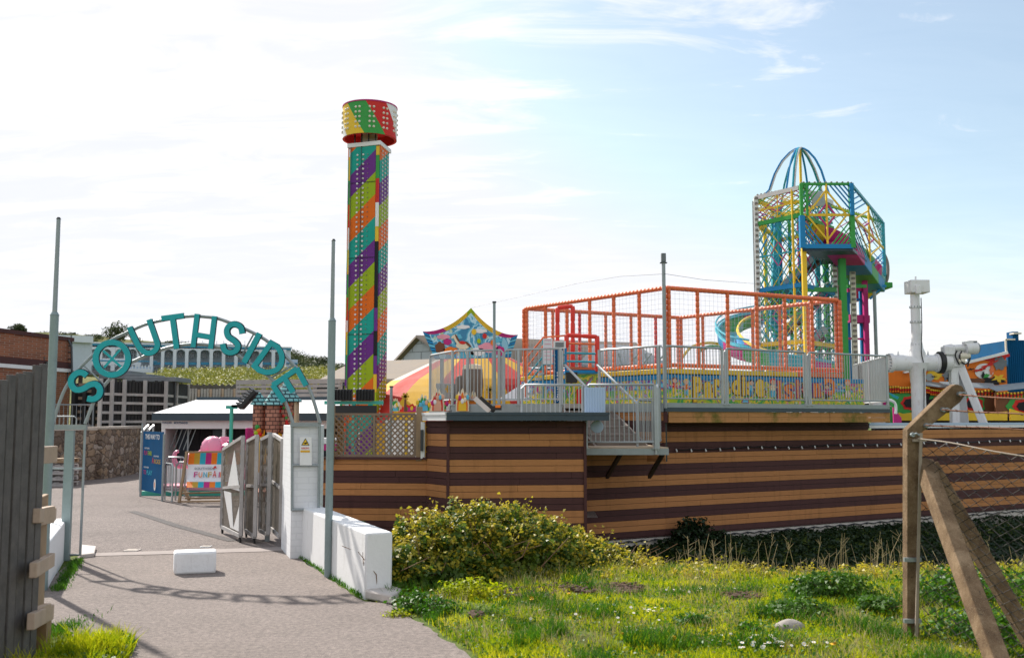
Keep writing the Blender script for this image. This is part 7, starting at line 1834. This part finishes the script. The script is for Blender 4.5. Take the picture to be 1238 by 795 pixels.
# dark ride cars / scenery with bulbs
def scenery(px0, px1, y0, y1, d, label, yy2=None, m='mural_ghost', seed=1, roof=True):
    rnd = random.Random(seed); t = thing('ride_scenery', Q((px0+px1)/2, d, 0), label, 'ride scenery', 'dark scenery boards of the ghost train'); t.location.z = 0
    yy2 = yy2 or y0; poly = [P(px0, y1, d), P(px1, y1, d), P(px1, yy2, d), P((px0+px1)/2, (y0+yy2)/2+2.5, d), P(px0, y0, d)]
    mb = MB(); mb.prism(poly, (0, .1, 0)); ob('board', mb, 'brown' if seed % 2 else 'ink', t)
    for s_, cl in ((.5, 'green'), (.33, 'red'), (.2, 'ink')):
        mb = MB(); c_ = P((px0+px1)/2+rnd.uniform(-6, 6), (y0+y1)/2+2, d-.02/s_*.5); n_ = 14; mb.prism([c_+V((math.cos(a*2*math.pi/n_)*s_*.8*(1+.2*(a % 2)), 0, math.sin(a*2*math.pi/n_)*s_*.62*(1+.2*(a % 2)))) for a in range(n_)], (0, .01, 0)); ob('painted_shape', mb, cl, t)
    for row, cl in ((0, 'yellow'), (1, 'red'), (2, 'orange')):
        mb = MB()
        for i in range(14):
            f_ = (i+.5)/14; p = P(px0+(px1-px0)*f_, y0+(yy2-y0)*f_+2+row*2.6+(abs(f_-.5)<.25)*1.5, d-.05); mb.ball(p, .035, 6)
        ob('bulb_row', mb, cl, t, kind='stuff')
    if roof:
        mb = MB(); mb.prism([P(px0, y0-1, d+.05), P(px1, yy2-1, d+.05), P(px1-5, yy2-7, d+.9), P(px0-12, y0-6, d+.9)], (0, .03, .03)); ob('roof', mb, 'galv', t)
scenery(1075, 1118, 466, 504, 31.2, 'scenery board with a red rose shape left of the white column', 464, seed=1, roof=False)
scenery(1114, 1150, 466, 504, 31.6, 'dark scenery board with yellow bulbs between the white column and the leg', 471, seed=2)
scenery(1148, 1206, 468, 504, 31.0, 'dark scenery board with green plants between the slanted white legs', 471, seed=3)
scenery(1204, 1262, 474, 504, 30.4, 'rightmost dark scenery board with red flower rings at the picture edge', 468, seed=5)
t = thing('ride_platform', Q(1150, 30, 0), 'yellow edged ride platform under the ghost train scenery', 'platform'); t.location.z = 0
for x0, x1 in ((1073, 1112), (1118, 1160), (1164, 1218), (1222, 1262)):
    mb = MB(); mb.prism([P(x0, 508, 29.8), P(x1, 508, 29.8), P(x1, 497, 29.8), P((x0+x1)/2, 500, 29.8), P(x0, 494, 29.8)], (0, .08, 0)); ob('skirt', mb, 'yellow', t)
mb = MB(); a, b = P(1060, 504, 30), P(1270, 504, 30); wallprism(mb, (a.x, 30.2), (b.x, 30.2), 0, a.z, a.z, .3); ob('base', mb, 'ink', t)
t = thing('ride_facade', Q(1090, 33, 0), 'orange and black ride front with shelves of small lights beside the deck corner', 'ride front'); t.location.z = 0
mb = MB(); a, b = P(1062, 451, 33.5), P(1105, 449, 33.5); wallprism(mb, (a.x, a.y), (b.x, b.y), 0, a.z, b.z, .5); ob('wall', mb, 'orange', t)
for x0, x1, y0, y1 in ((1073, 1085, 455, 466), (1086, 1093, 456, 460)): mb = MB(); a, b = P(x0, y1, 33.4), P(x1, y1, 33.4); wallprism(mb, (a.x, a.y), (b.x, b.y), a.z, P(x0, y0, 33.4).z, P(x0, y0, 33.4).z, .05); ob('black_panel', mb, 'ink', t)
for i in range(6):
    mb = MB(); mb.bar(P(1072, 469+i*5.5, 32.6), P(1094, 471+i*5.3, 32.6), .1, .035); ob('shelf', mb, 'cream', t); mb = MB()
    for k in range(8): mb.ball(P(1073+k*2.7, 472+i*5.5, 32.6), .04, 6)
    ob('bulb_row', mb, ('yellow', 'red', 'green')[i % 3], t)
# coloured slide foot at the deck's right end
t = thing('slide', Q(1083, 25, 0), 'green, yellow and magenta foot of the slide beside the right end of the deck', 'slide'); t.location.z = 0
for (x0, y0, x1, y1, d, cl, h_) in ((1046, 462, 1070, 473, 26.5, 'yellow', .45), (1040, 462, 1048, 466, 26.8, 'green', .45), (1068, 472, 1077, 478, 26.3, 'magenta', .5), (1076, 476, 1086, 489, 26, 'green', .5), (1080, 492, 1090, 505, 25.8, 'magenta', .3)):
    mb = MB(); a, b = P(x0, y0, d), P(x1, y1, d); wallprism(mb, (a.x, a.y), (b.x, b.y), min(a.z, b.z)-h_, a.z, b.z, .06); ob('side_panel', mb, cl, t)
mb = MB(); mb.bar(P(1040, 460, 26.4), P(1086, 481, 26), .06, .07); ob('lip', mb, 'turq', t); mb = MB(); mb.path([P(x, y, 25.5) for x, y in smooth_px([(1074, 483), (1080, 485), (1083, 490), (1083, 500)], 4)], .035, 8); ob('hand_loop', mb, 'white_paint', t)
t = thing('grey_tank_stack', Q(1048, 25.5, 2), 'pair of dark grey upright panels inside the right end of the deck railing', 'panels')
for px, y0 in ((1041, 441), (1046, 443)): mb = MB(); a = P(px, y0, 25.2); mb.box((a.x, 25.2, (a.z+DZ)/2), (.08, .3, a.z-DZ)); ob('panel', mb, 'slat_dark', t, bev=.01)
mb = MB(); a = P(1068, 440, 26); mb.tube((a.x, 26.5, 1.5), (a.x+.0, 26.5, a.z), .18, 14); ob('white_drum', mb, 'white_paint', label='white upright cylinder behind the right end of the deck railing', cat='cylinder')
# =====================================================================  foreground fence at the right
t = thing('concrete_post_fence', (3.2, 7.8, 0), 'chain-link fence on a cranked concrete post with barbed wire and braces', 'fence')
PD = 7.8
paint('wire_tan', (.34, .28, .22), .7, .2, .2)
mb = MB(); pl = [P(1097, 790, PD), P(1097, 519, PD), P(1151, 466.5, PD), P(1156, 464, PD), P(1163, 466, PD), P(1167, 472, PD), P(1166, 479, PD), P(1161, 486, PD), P(1114, 523, PD), P(1112, 545, PD), P(1112, 790, PD)]
mb.prism(pl[::-1], (0, .10, 0))
def concmat():
    m, nt, b, out = newmat('old_concrete'); co = coords(nt)
    n = noise(nt, co, 5, 7, .7); sp_ = noise(nt, co, 170, 2, .6); mid_ = noise(nt, co, 35, 4, .6)
    c = ramp(nt, n, [(.3, (.085, .050, .028)), (.5, (.17, .11, .062)), (.7, (.30, .21, .13))])
    c = mixc(nt, math_(nt, 'MULTIPLY_ADD', sp_, 9, -5.4, True), c, (.36, .30, .20)); c = mixc(nt, math_(nt, 'MULTIPLY_ADD', mid_, 8, -4.9, True), c, (.05, .04, .028))
    nt.links.new(c, b.inputs['Base Color']); setp(b, .95, 0, .2); bump(nt, b, math_(nt, 'ADD', sp_, mid_), .7, .006)
concmat()
ob('post', mb, 'old_concrete', t, bev=.006)
for (x, y) in ((1159, 476), (1139, 495), (1119, 514), (1102, 525)):
    mb = MB(); p = P(x, y, PD-.0); mb.tube(p+V((0, -.035, 0)), p+V((0, .02, 0)), .018, 8); mb.path([p+V((0, -.03, 0)), p+V((.02, -.045, .01)), p+V((.045, -.04, -.005))], .008, 6); ob('bolt', mb, 'galv', t)
mb = MB(); a = P(1113, 532, PD-.03); mb.box((P(1110, 526, PD).x, PD-.02, a.z), (.10, .03, .02)); mb.bar(P(1113.5, 523, PD-.04), P(1107.5, 788, PD-.06), .022, .012); ob('stretcher_bar', mb, 'wire_tan', t)
for yy in (676, 750): mb = MB(); a = P(1103, yy, PD-.01); mb.box(a, (.13, .03, .03)); ob('clamp', mb, 'galv', t)
def wire(pts, r=.0058, barbs=True, nm='barbed_wire', m='rust'):
    mb = MB(); pts = [P(*p) for p in pts]; mb.path([V(p) for p in smooth_px([tuple(q) for q in pts], 6)], r, 5)
    if barbs:
        L = 0; last = 0
        for a, b in zip(pts[:-1], pts[1:]):
            n_ = int((b-a).length/.085)
            for i in range(n_):
                p = a+(b-a)*(i+.3)/n_; 
                for k in range(4): an = k*math.pi/2+i; mb.tube(p, p+V((.006*(k-1.5), math.cos(an)*.018, math.sin(an)*.018)), .0025, 4, .001)
                mb.ball(p, .0075, 6)
    ob(nm, mb, m, t)
paint('rust', (.18, .075, .04), .8, .2, .3)
wire([(1160, 477, PD-.05), (1185, 479, 7.5), (1215, 481, 7.2), (1262, 483, 6.9)])
wire([(1139, 495, PD-.05), (1180, 498, 7.5), (1215, 499, 7.2), (1262, 502, 6.9)])
wire([(1119, 514, PD-.05), (1165, 516, 7.5), (1205, 517, 7.2), (1262, 521, 6.9)])
wire([(1110, 530, PD-.06), (1150, 535, 7.5), (1200, 545, 7.2), (1262, 555, 6.9)], .006, False, 'top_wire', 'wire_tan')
# mesh: interlaced zigzag wires between the post and the right
pa, pb = P(1113, 532, PD-.05), P(1275, 557, 6.8)
Lm = (V((pb.x, pb.y, 0))-V((pa.x, pa.y, 0))).length; em = (V((pb.x, pb.y, 0))-V((pa.x, pa.y, 0))).normalized(); nm_ = V((em.y, -em.x, 0))
mb = MB(); cw, chh = .0305, .0395; nw_ = int(Lm/(cw*2)); 
for i in range(nw_+1):
    pts = []; x_ = i*cw*2; zt_m = pa.z+(pb.z-pa.z)*(x_/Lm); z = zt_m; k = 0
    while z > -.05:
        bulge = .02*math.sin(z*2.1+1)+.012*math.sin(x_*5+z*3); pts.append(V((pa.x, pa.y, 0))+em*(x_+(cw if (k+i) % 2 else -cw)*1.03+.01*math.sin(z*3))+nm_*(bulge+(.004 if k % 2 else -.004))+ZZ*z); z -= chh; k += 1
    mb.path(pts, .0045, 4)
paint('dark_galv', (.055, .048, .044), .6, .4, .3, .3, (.2, .12, .07), 9)
ob('chain_link_mesh', mb, 'dark_galv', t, smooth=60)
for (a, b, w_) in ((P(1117, 560, PD+.05), P(1225, 850, 6.1), .115), (P(1124, 562, PD+.08), P(1256, 792, 7.4), .11)):
    mb = MB(); mb.bar(a, b, w_, w_, up=(0, 1, 0)); ob('brace', mb, 'old_concrete', t, bev=.008)
# =====================================================================  vegetation
rs = np.random.RandomState(11)
def on_path(x, y):
    if y < 9.55:
        pts = er
    # right edge of the path as x at y
    return x < EX(y)
_ey = np.array([p[1] for p in er][::-1]+[]); _ex = np.array([p[0] for p in er][::-1])
def EX(y):
    if y < _ey[0]: return float(np.interp(y, [-3, 2, 4.5, _ey[0]], [1.8, 1.6, .6, _ex[0]]))
    return float(np.interp(y, _ey, _ex))
def blades(n, region, hmin, hmax, w_, m, name, dens=None, lean=.35, parent=None, **kw):
    P_ = region(n); k = len(P_)
    ang = rs.uniform(0, 2*math.pi, k); h = rs.uniform(hmin, hmax, k)
    cl = np.array([mnoise.noise(V((p[0]*3.1, p[1]*3.1, 4))) for p in P_]); h = h*(1+.9*cl.clip(-.7, 1))
    dx = np.cos(ang); dy = np.sin(ang); la = rs.uniform(.1, lean, k)*h*2; ldir = rs.uniform(0, 2*math.pi, k)
    b = P_.copy(); b[:, 2] -= .006
    s_ = np.stack([dx, dy, 0*dx], 1)*w_/2
    mid = b+np.stack([np.cos(ldir)*la*.35, np.sin(ldir)*la*.35, h*.6], 1); tip = b+np.stack([np.cos(ldir)*la, np.sin(ldir)*la, h], 1)
    v = np.stack([b-s_, b+s_, mid+s_*.8, mid-s_*.8, tip], 1).reshape(-1, 3)
    i = np.arange(k)*5
    f = np.concatenate([np.stack([i, i+1, i+2], 1), np.stack([i, i+2, i+3], 1), np.stack([i+3, i+2, i+4], 1)])
    return npmesh(name, v, f, m, parent, **kw)
def region_grass(n):
    out = []
    while len(out) < n:
        y = 5.6*math.exp(rs.uniform(0, math.log(13.2/5.6))); x = rs.uniform(-1.3, .56*y+.5)
        if abs(x/y) > .56: continue
        if x < EX(y)+.03+.05*rs.rand(): continue
        d_ = mnoise.noise(V((x*.9+7, y*.9, 2)))
        if d_ < -.22 and rs.rand() < .75: continue
        out.append((x, y, gz(x, y)))
    return np.array(out)
blades(105000, region_grass, .028, .068, .006, 'grass', 'lawn_grass', kind='stuff')
def region_dry(n):
    out = []
    while len(out) < n:
        y = rs.uniform(6, 12.2); x = rs.uniform(-.8, .56*y); 
        if x < EX(y)+.06 or mnoise.noise(V((x*1.3, y*1.3, 12))) < .02: continue
        out.append((x, y, gz(x, y)))
    return np.array(out)
blades(9000, region_dry, .05, .12, .005, 'grass_dry', 'dry_grass', kind='stuff')
def region_dark(n):
    out = []
    while len(out) < n:
        y = 5.8*math.exp(rs.uniform(0, math.log(12.6/5.8))); x = rs.uniform(-1.2, .56*y+.3)
        if x < EX(y)+.05 or mnoise.noise(V((x*1.9+3, y*1.9, 8))) < .24: continue
        out.append((x, y, gz(x, y)))
    return np.array(out)
blades(16000, region_dark, .05, .13, .008, 'weed', 'grass_tussocks', kind='stuff')
# broad low leaves in the turf
def turfleaf(n, seed, size, zoff, m, name, reg, tilt=.7):
    p = reg(n); p[:, 2] += rs.uniform(0, zoff, len(p)); nr = np.tile(np.array([[0, 0, 1.]]), (len(p), 1)); v, f = leaves(p, nr, size, tilt=tilt, rs=rs); return npmesh(name, v, f, m, kind='stuff')
turfleaf(26000, 1, .030, .05, 'weed', 'clover', region_grass)
def region_tuft(n):
    out = []
    for _ in range(n):
        x = rs.normal(-2.98, .17); y = rs.uniform(6.1, 7.75)
        if x < -3.35 or x > -2.66-.25*abs(y-7.0): continue
        out.append((x, y, 0.))
    return np.array(out)
blades(7000, region_tuft, .06, .19, .009, 'grass', 'verge_grass', kind='stuff')
turfleaf(1500, 1, .05, .10, 'weed', 'verge_weeds', region_tuft)
mb = MB(); rr_ = random.Random(2); c_ = V((-3.02, 7.0, -.006)); mb.prism([c_+V((math.cos(a*math.pi/10)*(.24+.03*rr_.uniform(-1, 1)), math.sin(a*math.pi/10)*(.7+.1*rr_.uniform(-1, 1)), 0)) for a in range(20)], ZZ*.015); ob('verge_soil', mb, 'soil', kind='structure')
def region_kerb(n):
    out = []
    a_ = V((-4.55, 10.1, 0)); b_ = V((-5.3, 12.3, 0))
    for _ in range(n):
        f_ = rs.rand(); p = a_+(b_-a_)*f_; out.append((p.x+rs.normal(0.03, .035), p.y+rs.normal(0, .03), .004))
    for _ in range(n//3):
        p = V((-3.65, 8.3, 0)); out.append((p.x+rs.normal(0, .07), p.y+rs.normal(0, .25), .004))
    for _ in range(n//3):
        a2 = V((*A, 0)); b2_ = V((*B, 0)); p = a2+(b2_-a2)*rs.rand(); out.append((p.x-abs(rs.normal(0, .02)), p.y, .004))
    return np.array(out)
blades(1400, region_kerb, .02, .07, .008, 'weed', 'crack_weeds', kind='stuff')
# bramble bush
def ell_cloud(ells, n_per, sz, inner, rough, zfloor=-.6, tilt=.55):
    Ps, Ns = [], []
    for (cx, cy, cz, rx, ry, rz_) in ells:
        k = int(n_per*(rx*ry+rx*rz_+ry*rz_)/1.2); p, nr = ellips_pts((cx, cy, cz), (rx, ry, rz_), k, inner=inner, rs=rs, rough=rough, sc=3.2)
        g_ = np.array([gz(a[0], a[1]) for a in p]); m_ = p[:, 2] > np.maximum(g_-.02, -9); Ps.append(p[m_]); Ns.append(nr[m_])
    return np.concatenate(Ps), np.concatenate(Ns)
bush = thing('bramble_bush', (-.3, 11.3, 0), 'large bramble bush with yellow-green tips beside the end of the white wall', 'bush')
ells = [(-.98, 10.75, .12, .52, .75, .50), (-.55, 11.2, .18, .62, .8, .52), (-.1, 11.5, .18, .62, .8, .50), (.25, 11.7, .10, .55, .7, .42), (.62, 12.0, .0, .52, .7, .36), (1.0, 12.2, -.12, .5, .6, .30), (1.35, 12.4, -.22, .45, .5, .24), (-1.12, 10.2, -.02, .30, .35, .30), (-.6, 10.6, -.02, .5, .35, .32)]
p, nr = ell_cloud(ells, 16000, .05, .16, .42); nr2 = nr*.5+np.array([0, -.1, .6]); v, f = leaves(p, nr2, .055, aspect=.75, tilt=.6, rs=rs)
npmesh('foliage', v, f, 'bush_leaf', bush)
Tp, Tn = ell_cloud([(a, b, c, d*1.04, e*1.04, g_*1.06) for a, b, c, d, e, g_ in ells], 4600, .05, .06, .42)
m_ = Tn[:, 2] > .15; v, f = leaves(Tp[m_], Tn[m_]*.3+np.array([0, 0, .7]), .05, aspect=.7, tilt=.5, rs=rs); npmesh('new_growth', v, f, 'bush_tip', bush)
# sprays of leaves standing proud of the outline
mb = MB(); Lp = []
for i in range(190):
    e_ = ells[rs.randint(0, 7)]; a = rs.uniform(0, 2*math.pi); r_ = rs.uniform(0, .9); p0 = V((e_[0]+e_[3]*r_*math.cos(a), e_[1]+e_[4]*r_*math.sin(a), e_[2]+e_[5]*math.sqrt(1-r_*r_)*.85))
    d_ = V((rs.normal(0, .5), rs.normal(0, .5), 1)).normalized(); L = rs.uniform(.08, .30); p1 = p0+d_*L; mb.tube(p0-d_*.15, p1, .004, 4, .0015)
    for k in range(7): q = p0+d_*L*(k/6); Lp.append((q.x+rs.normal(0, .018), q.y+rs.normal(0, .018), q.z+rs.normal(0, .01)))
Lp = np.array(Lp); v, f = leaves(Lp, np.tile([[0, 0, 1.]], (len(Lp), 1)), .05, aspect=.7, tilt=.7, rs=rs); npmesh('shoots', v, f, 'bush_tip', bush, kind='stuff')
for (a, b, c_) in (((511, 700), (535, 690), (546, 660)), ((514, 683), (534, 692), (528, 700)), ((585, 655), (595, 665), (600, 675)), ((640, 655), (632, 672), (618, 680)), ((500, 690), (515, 700), (522, 712))):
    mb.path([P(*a, 10.05), P(*b, 10.15), P(*c_, 10.5)], [.007, .006, .004], 5)
for i in range(60):
    e_ = ells[rs.randint(0, 9)]; p0 = V((e_[0]+rs.normal(0, .3), e_[1]+rs.normal(0, .3), gz(e_[0], e_[1]))); mb.path([p0, p0+V((rs.normal(0, .1), rs.normal(0, .1), .2)), p0+V((rs.normal(0, .25), rs.normal(0, .2), .42))], [.006, .005, .003], 4)
ob('twigs', mb, 'twig', bush)
# low leafy weeds at the kerb and in front of the bush
def weedclump(c, r, n, size, m, name, label, cat='plant', group=None, flat=.5, tilt=.6, stem=True):
    z0_ = gz(c[0], c[1]); t_ = thing(name, (c[0], c[1], z0_), label, cat, group); p, nr = ellips_pts((c[0], c[1], z0_+r[2]*.35), r, n, inner=.3, rs=rs, rough=.5, sc=2.8)
    m_ = p[:, 2] > z0_-.01; v, f = leaves(p[m_], nr[m_]*.4+np.array([0, 0, .7]), size, aspect=.7, tilt=tilt, rs=rs); npmesh('foliage', v, f, m, t_)
    if stem:
        mb = MB()
        for i in range(10): mb.tube((c[0]+rs.normal(0, r[0]*.3), c[1]+rs.normal(0, r[1]*.3), z0_-.01), (c[0]+rs.normal(0, r[0]*.5), c[1]+rs.normal(0, r[1]*.5), z0_+r[2]*.9), .004, 4, .002)
        ob('stems', mb, 'twig', t_)
    return t_
def gp(px, py): p = G(px, py); return (p.x, p.y)
weedclump(gp(503, 738), (.22, .2, .14), 900, .04, 'weed', 'leafy_weed', 'bright green leafy weed beside the kerb stone end', group='weeds in front of the bramble bush')
weedclump(gp(530, 745), (.2, .16, .10), 600, .035, 'weed', 'leafy_weed', 'low green weed on the path edge right of the kerb weed', group='weeds in front of the bramble bush')
weedclump(gp(570, 725), (.35, .2, .14), 1100, .04, 'grass', 'leafy_weed', 'spreading pale green weed at the foot of the bramble bush', group='weeds in front of the bramble bush')
weedclump(gp(482, 745), (.14, .08, .06), 250, .03, 'grass', 'leafy_weed', 'tiny weed creeping over the path next to the kerb stone', group='weeds in front of the bramble bush')
weedclump(gp(1005, 728), (.42, .28, .17), 2200, .05, 'nettle', 'nettle_patch', 'dark green nettle clump left of the concrete post, nearest the slope edge', group='nettles on the lawn')
weedclump(gp(968, 748), (.33, .25, .11), 1400, .045, 'nettle', 'nettle_patch', 'dark green nettle clump just behind the half-buried stone', group='nettles on the lawn')
weedclump(gp(1062, 745), (.2, .2, .1), 700, .045, 'nettle', 'nettle_patch', 'small nettle clump close to the concrete post', group='nettles on the lawn')
weedclump(gp(840, 762), (.16, .13, .07), 500, .035, 'weed', 'nettle_patch', 'dark green tuft in the middle of the lawn', group='nettles on the lawn')
weedclump(gp(905, 770), (.11, .1, .06), 300, .035, 'weed', 'nettle_patch', 'small dark tuft left of the daisies', group='nettles on the lawn')
weedclump((3.7, 7.9), (.45, .4, .16), 1300, .05, 'weed', 'leafy_weed', 'tall leafy weeds growing behind the chain-link mesh at the braces')
weedclump((4.3, 9.5), (.7, .5, .22), 1700, .055, 'weed', 'leafy_weed', 'leafy weed thicket well behind the chain-link mesh')
# scrub on the lip of the slope
Ps = []; mb = MB()
for i in range(260):
    px = rs.uniform(640, 1240); d = rs.uniform(10.6, 12.2); x = (px-619)/F*d; z_ = gz(x, d); h = rs.uniform(.04, .18)*(1.5 if 740 < px < 800 else 1)
    dv_ = V((rs.normal(0, .25), rs.normal(0, .25), 1)).normalized(); mb.tube((x, d, z_-.02), V((x, d, z_))+dv_*h, .0035, 4, .0015)
    for k in range(16): q = V((x, d, z_))+dv_*h*rs.uniform(.25, 1.08); Ps.append((q.x+rs.normal(0, .035), q.y+rs.normal(0, .035), q.z))
Ps = np.array(Ps); v, f = leaves(Ps, np.tile([[0, 0, 1.]], (len(Ps), 1)), .042, aspect=.65, tilt=.8, rs=rs)
sc_ = npmesh('slope_scrub', v, f, 'bush_tip', kind='stuff'); ob('stems', mb, 'dry_stalk', sc_)
def region_lip(n):
    out = []
    while len(out) < n:
        y = rs.uniform(10.4, 12.6); x = rs.uniform(-.2, .56*y); out.append((x, y, gz(x, y)))
    return np.array(out)
blades(8000, region_lip, .04, .12, .007, 'grass', 'rank_grass', kind='stuff'); blades(2500, region_lip, .05, .16, .006, 'grass_dry', 'rank_dry_grass', kind='stuff')
# tall dry stalks rising from the ditch
mb = MB()
for i in range(260):
    px = rs.choice([rs.uniform(760, 1092), rs.uniform(960, 1092), rs.uniform(820, 900)]); d = rs.uniform(12, 14.5); x = (px-619)/F*d; z0_ = gz(x, d)
    if rs.rand() < .3: px = rs.uniform(1115, 1240); x = (px-619)/F*d; z0_ = gz(x, d)
    top = P(px, rs.uniform(640, 688), d).z
    if rs.rand() < .5: top = P(px, rs.uniform(672, 692), d).z
    lx = rs.normal(0, .10); mb.path([V((x, d, z0_-.05)), V((x+lx*.4, d, z0_+(top-z0_)*.6)), V((x+lx, d+rs.normal(0, .05), top))], [.0045, .004, .0022], 4)
    if rs.rand() < .4:
        for k in range(3): q = V((x+lx*.8, d, z0_+(top-z0_)*rs.uniform(.75, .98))); mb.tube(q, q+V((rs.normal(0, .05), 0, .07)), .003, 4, .0015)
ob('dry_stalks', mb, 'dry_stalk', kind='stuff', label=None)
# ivy and ground cover on the shaded bank
def region_bank(n):
    out = []
    while len(out) < n:
        y = rs.uniform(13.5, 27.5); x = rs.uniform(.1*y-.5, .60*y)
        if y > 18.45+max(0, x-1.3)*.66: continue
        out.append((x, y, gz(x, y)+.02+.05*rs.rand()+.10*max(0, mnoise.noise(V((x*1.5, y*1.5, 1))))))
    return np.array(out)
p = region_bank(62000); v, f = leaves(p, np.tile([[0, 0, 1.]], (len(p), 1)), .085, aspect=.8, tilt=.7, rs=rs); npmesh('bank_ivy', v, f, 'ivy', kind='stuff')
weedclump((X(838, 19.6, -.4), 19.6), (.42, .25, .42), 2200, .075, 'ivy', 'ivy_bush', 'dark ivy bush against the foot of the long striped wall', 'bush')
weedclump((X(868, 20.2, -.4), 20.1), (.22, .16, .2), 600, .07, 'ivy', 'ivy_bush', 'smaller dark ivy clump right of the ivy bush at the wall foot', 'bush')
# flowers
def daisies(name, c, r, n, label, cols, size):
    z0_ = gz(*c); t_ = thing(name, (c[0], c[1], z0_), label, 'flowers'); mb = MB()
    for i in range(n):
        x, y = c[0]+rs.normal(0, r[0]), c[1]+rs.normal(0, r[1]); z_ = gz(x, y)+rs.uniform(.05, .075); s_ = size*rs.uniform(.7, 1.2); tl = Matrix.Rotation(rs.normal(0, .5), 3, 'X')
        mb.cur = 2; mb.tube((x, y, z_-.06), (x, y, z_), .0015, 4)
        for k in range(8):
            a = k*math.pi/4; u = V((math.cos(a), math.sin(a), .15)); w_ = V((-math.sin(a), math.cos(a), 0))*s_*.3; mb.cur = 0
            o = V((x, y, z_)); mb.face(o, o+(tl @ (u*s_*.7-w_)), o+(tl @ (u*s_)), o+(tl @ (u*s_*.7+w_)))
        mb.cur = 1; mb.ball((x, y, z_+.002), (s_*.3, s_*.3, s_*.2), 6)
    ob('flower_heads', mb, cols, t_, kind='stuff'); return t_
DC = ['petal_white', 'petal_yellow', 'weed']; YC = ['petal_yellow', 'petal_yellow', 'weed']
daisies('daisy_patch', gp(925, 790), (.18, .13), 46, 'patch of white daisies nearest the bottom edge of the lawn', DC, .016)
daisies('daisy_patch', gp(785, 752), (.22, .12), 26, 'scattered white daisies in the middle left of the lawn', DC, .014)
daisies('daisy_patch', gp(845, 724), (.16, .12), 16, 'small patch of white daisies near the lip of the slope', DC, .014)
daisies('daisy_patch', gp(760, 765), (.3, .2), 14, 'few white daisies left of the centre of the lawn', DC, .013)
for px, py, lab in ((643, 733, 'yellow dandelion in front of the bush'), (754, 782, 'yellow dandelion low on the lawn left of the daisies'), (1009, 792, 'yellow dandelion at the bottom edge right of the daisies'), (688, 729, 'yellow dandelion beside the bare soil'), (709, 712, 'yellow dandelion behind the bare soil'), (815, 783, 'yellow dandelion below the dark lawn tuft')):
    daisies('dandelion', gp(px, py), (.004, .004), 2, lab, YC, .022)
# bare soil, stone, sticks
for px, py, rx, ry, lab in ((640, 722, .28, .12, ''), (705, 716, .36, .12, ''), (752, 716, .2, .10, ''), (900, 727, .2, .07, ''), (575, 752, .05, .03, '')):
    c_ = G(px, py); mb = MB(); n_ = 22; rr_ = random.Random(px); ring = []
    for k in range(150):
        a = rr_.uniform(0, 6.28); r_ = math.sqrt(rr_.random()); x, y = c_.x+rx*r_*math.cos(a), c_.y+ry*2.5*r_*math.sin(a); mb.ball((x, y, gz(x, y)+.015), (rr_.uniform(.015, .045), rr_.uniform(.015, .05), rr_.uniform(.012, .035)), 7)
    ob('bare_soil', mb, 'soil', kind='stuff')
c_ = G(957, 764); mb = MB(); mb.ball((0, 0, 0), (.13, .10, .075), 16); 
mb.v = [tuple(V(v)*(1+.25*mnoise.noise(V(v)*9))+c_+V((0, 0, .03))) for v in mb.v]; ob('stone', mb, 'rock', label='half-buried grey stone in the lawn in front of the nettles', cat='stone')
mb = MB(); rr_ = random.Random(9)
for i in range(26):
    px, py = rr_.uniform(640, 1080), rr_.uniform(715, 792); a = G(px, py); d_ = V((rr_.uniform(-.12, .12), rr_.uniform(-.08, .08), rr_.uniform(.0, .05))); mb.tube(a+ZZ*(gz(a.x, a.y)+.02), a+d_+ZZ*(gz(a.x, a.y)+.03), .003, 4, .002)
ob('fallen_twigs', mb, 'dry_stalk', kind='stuff')
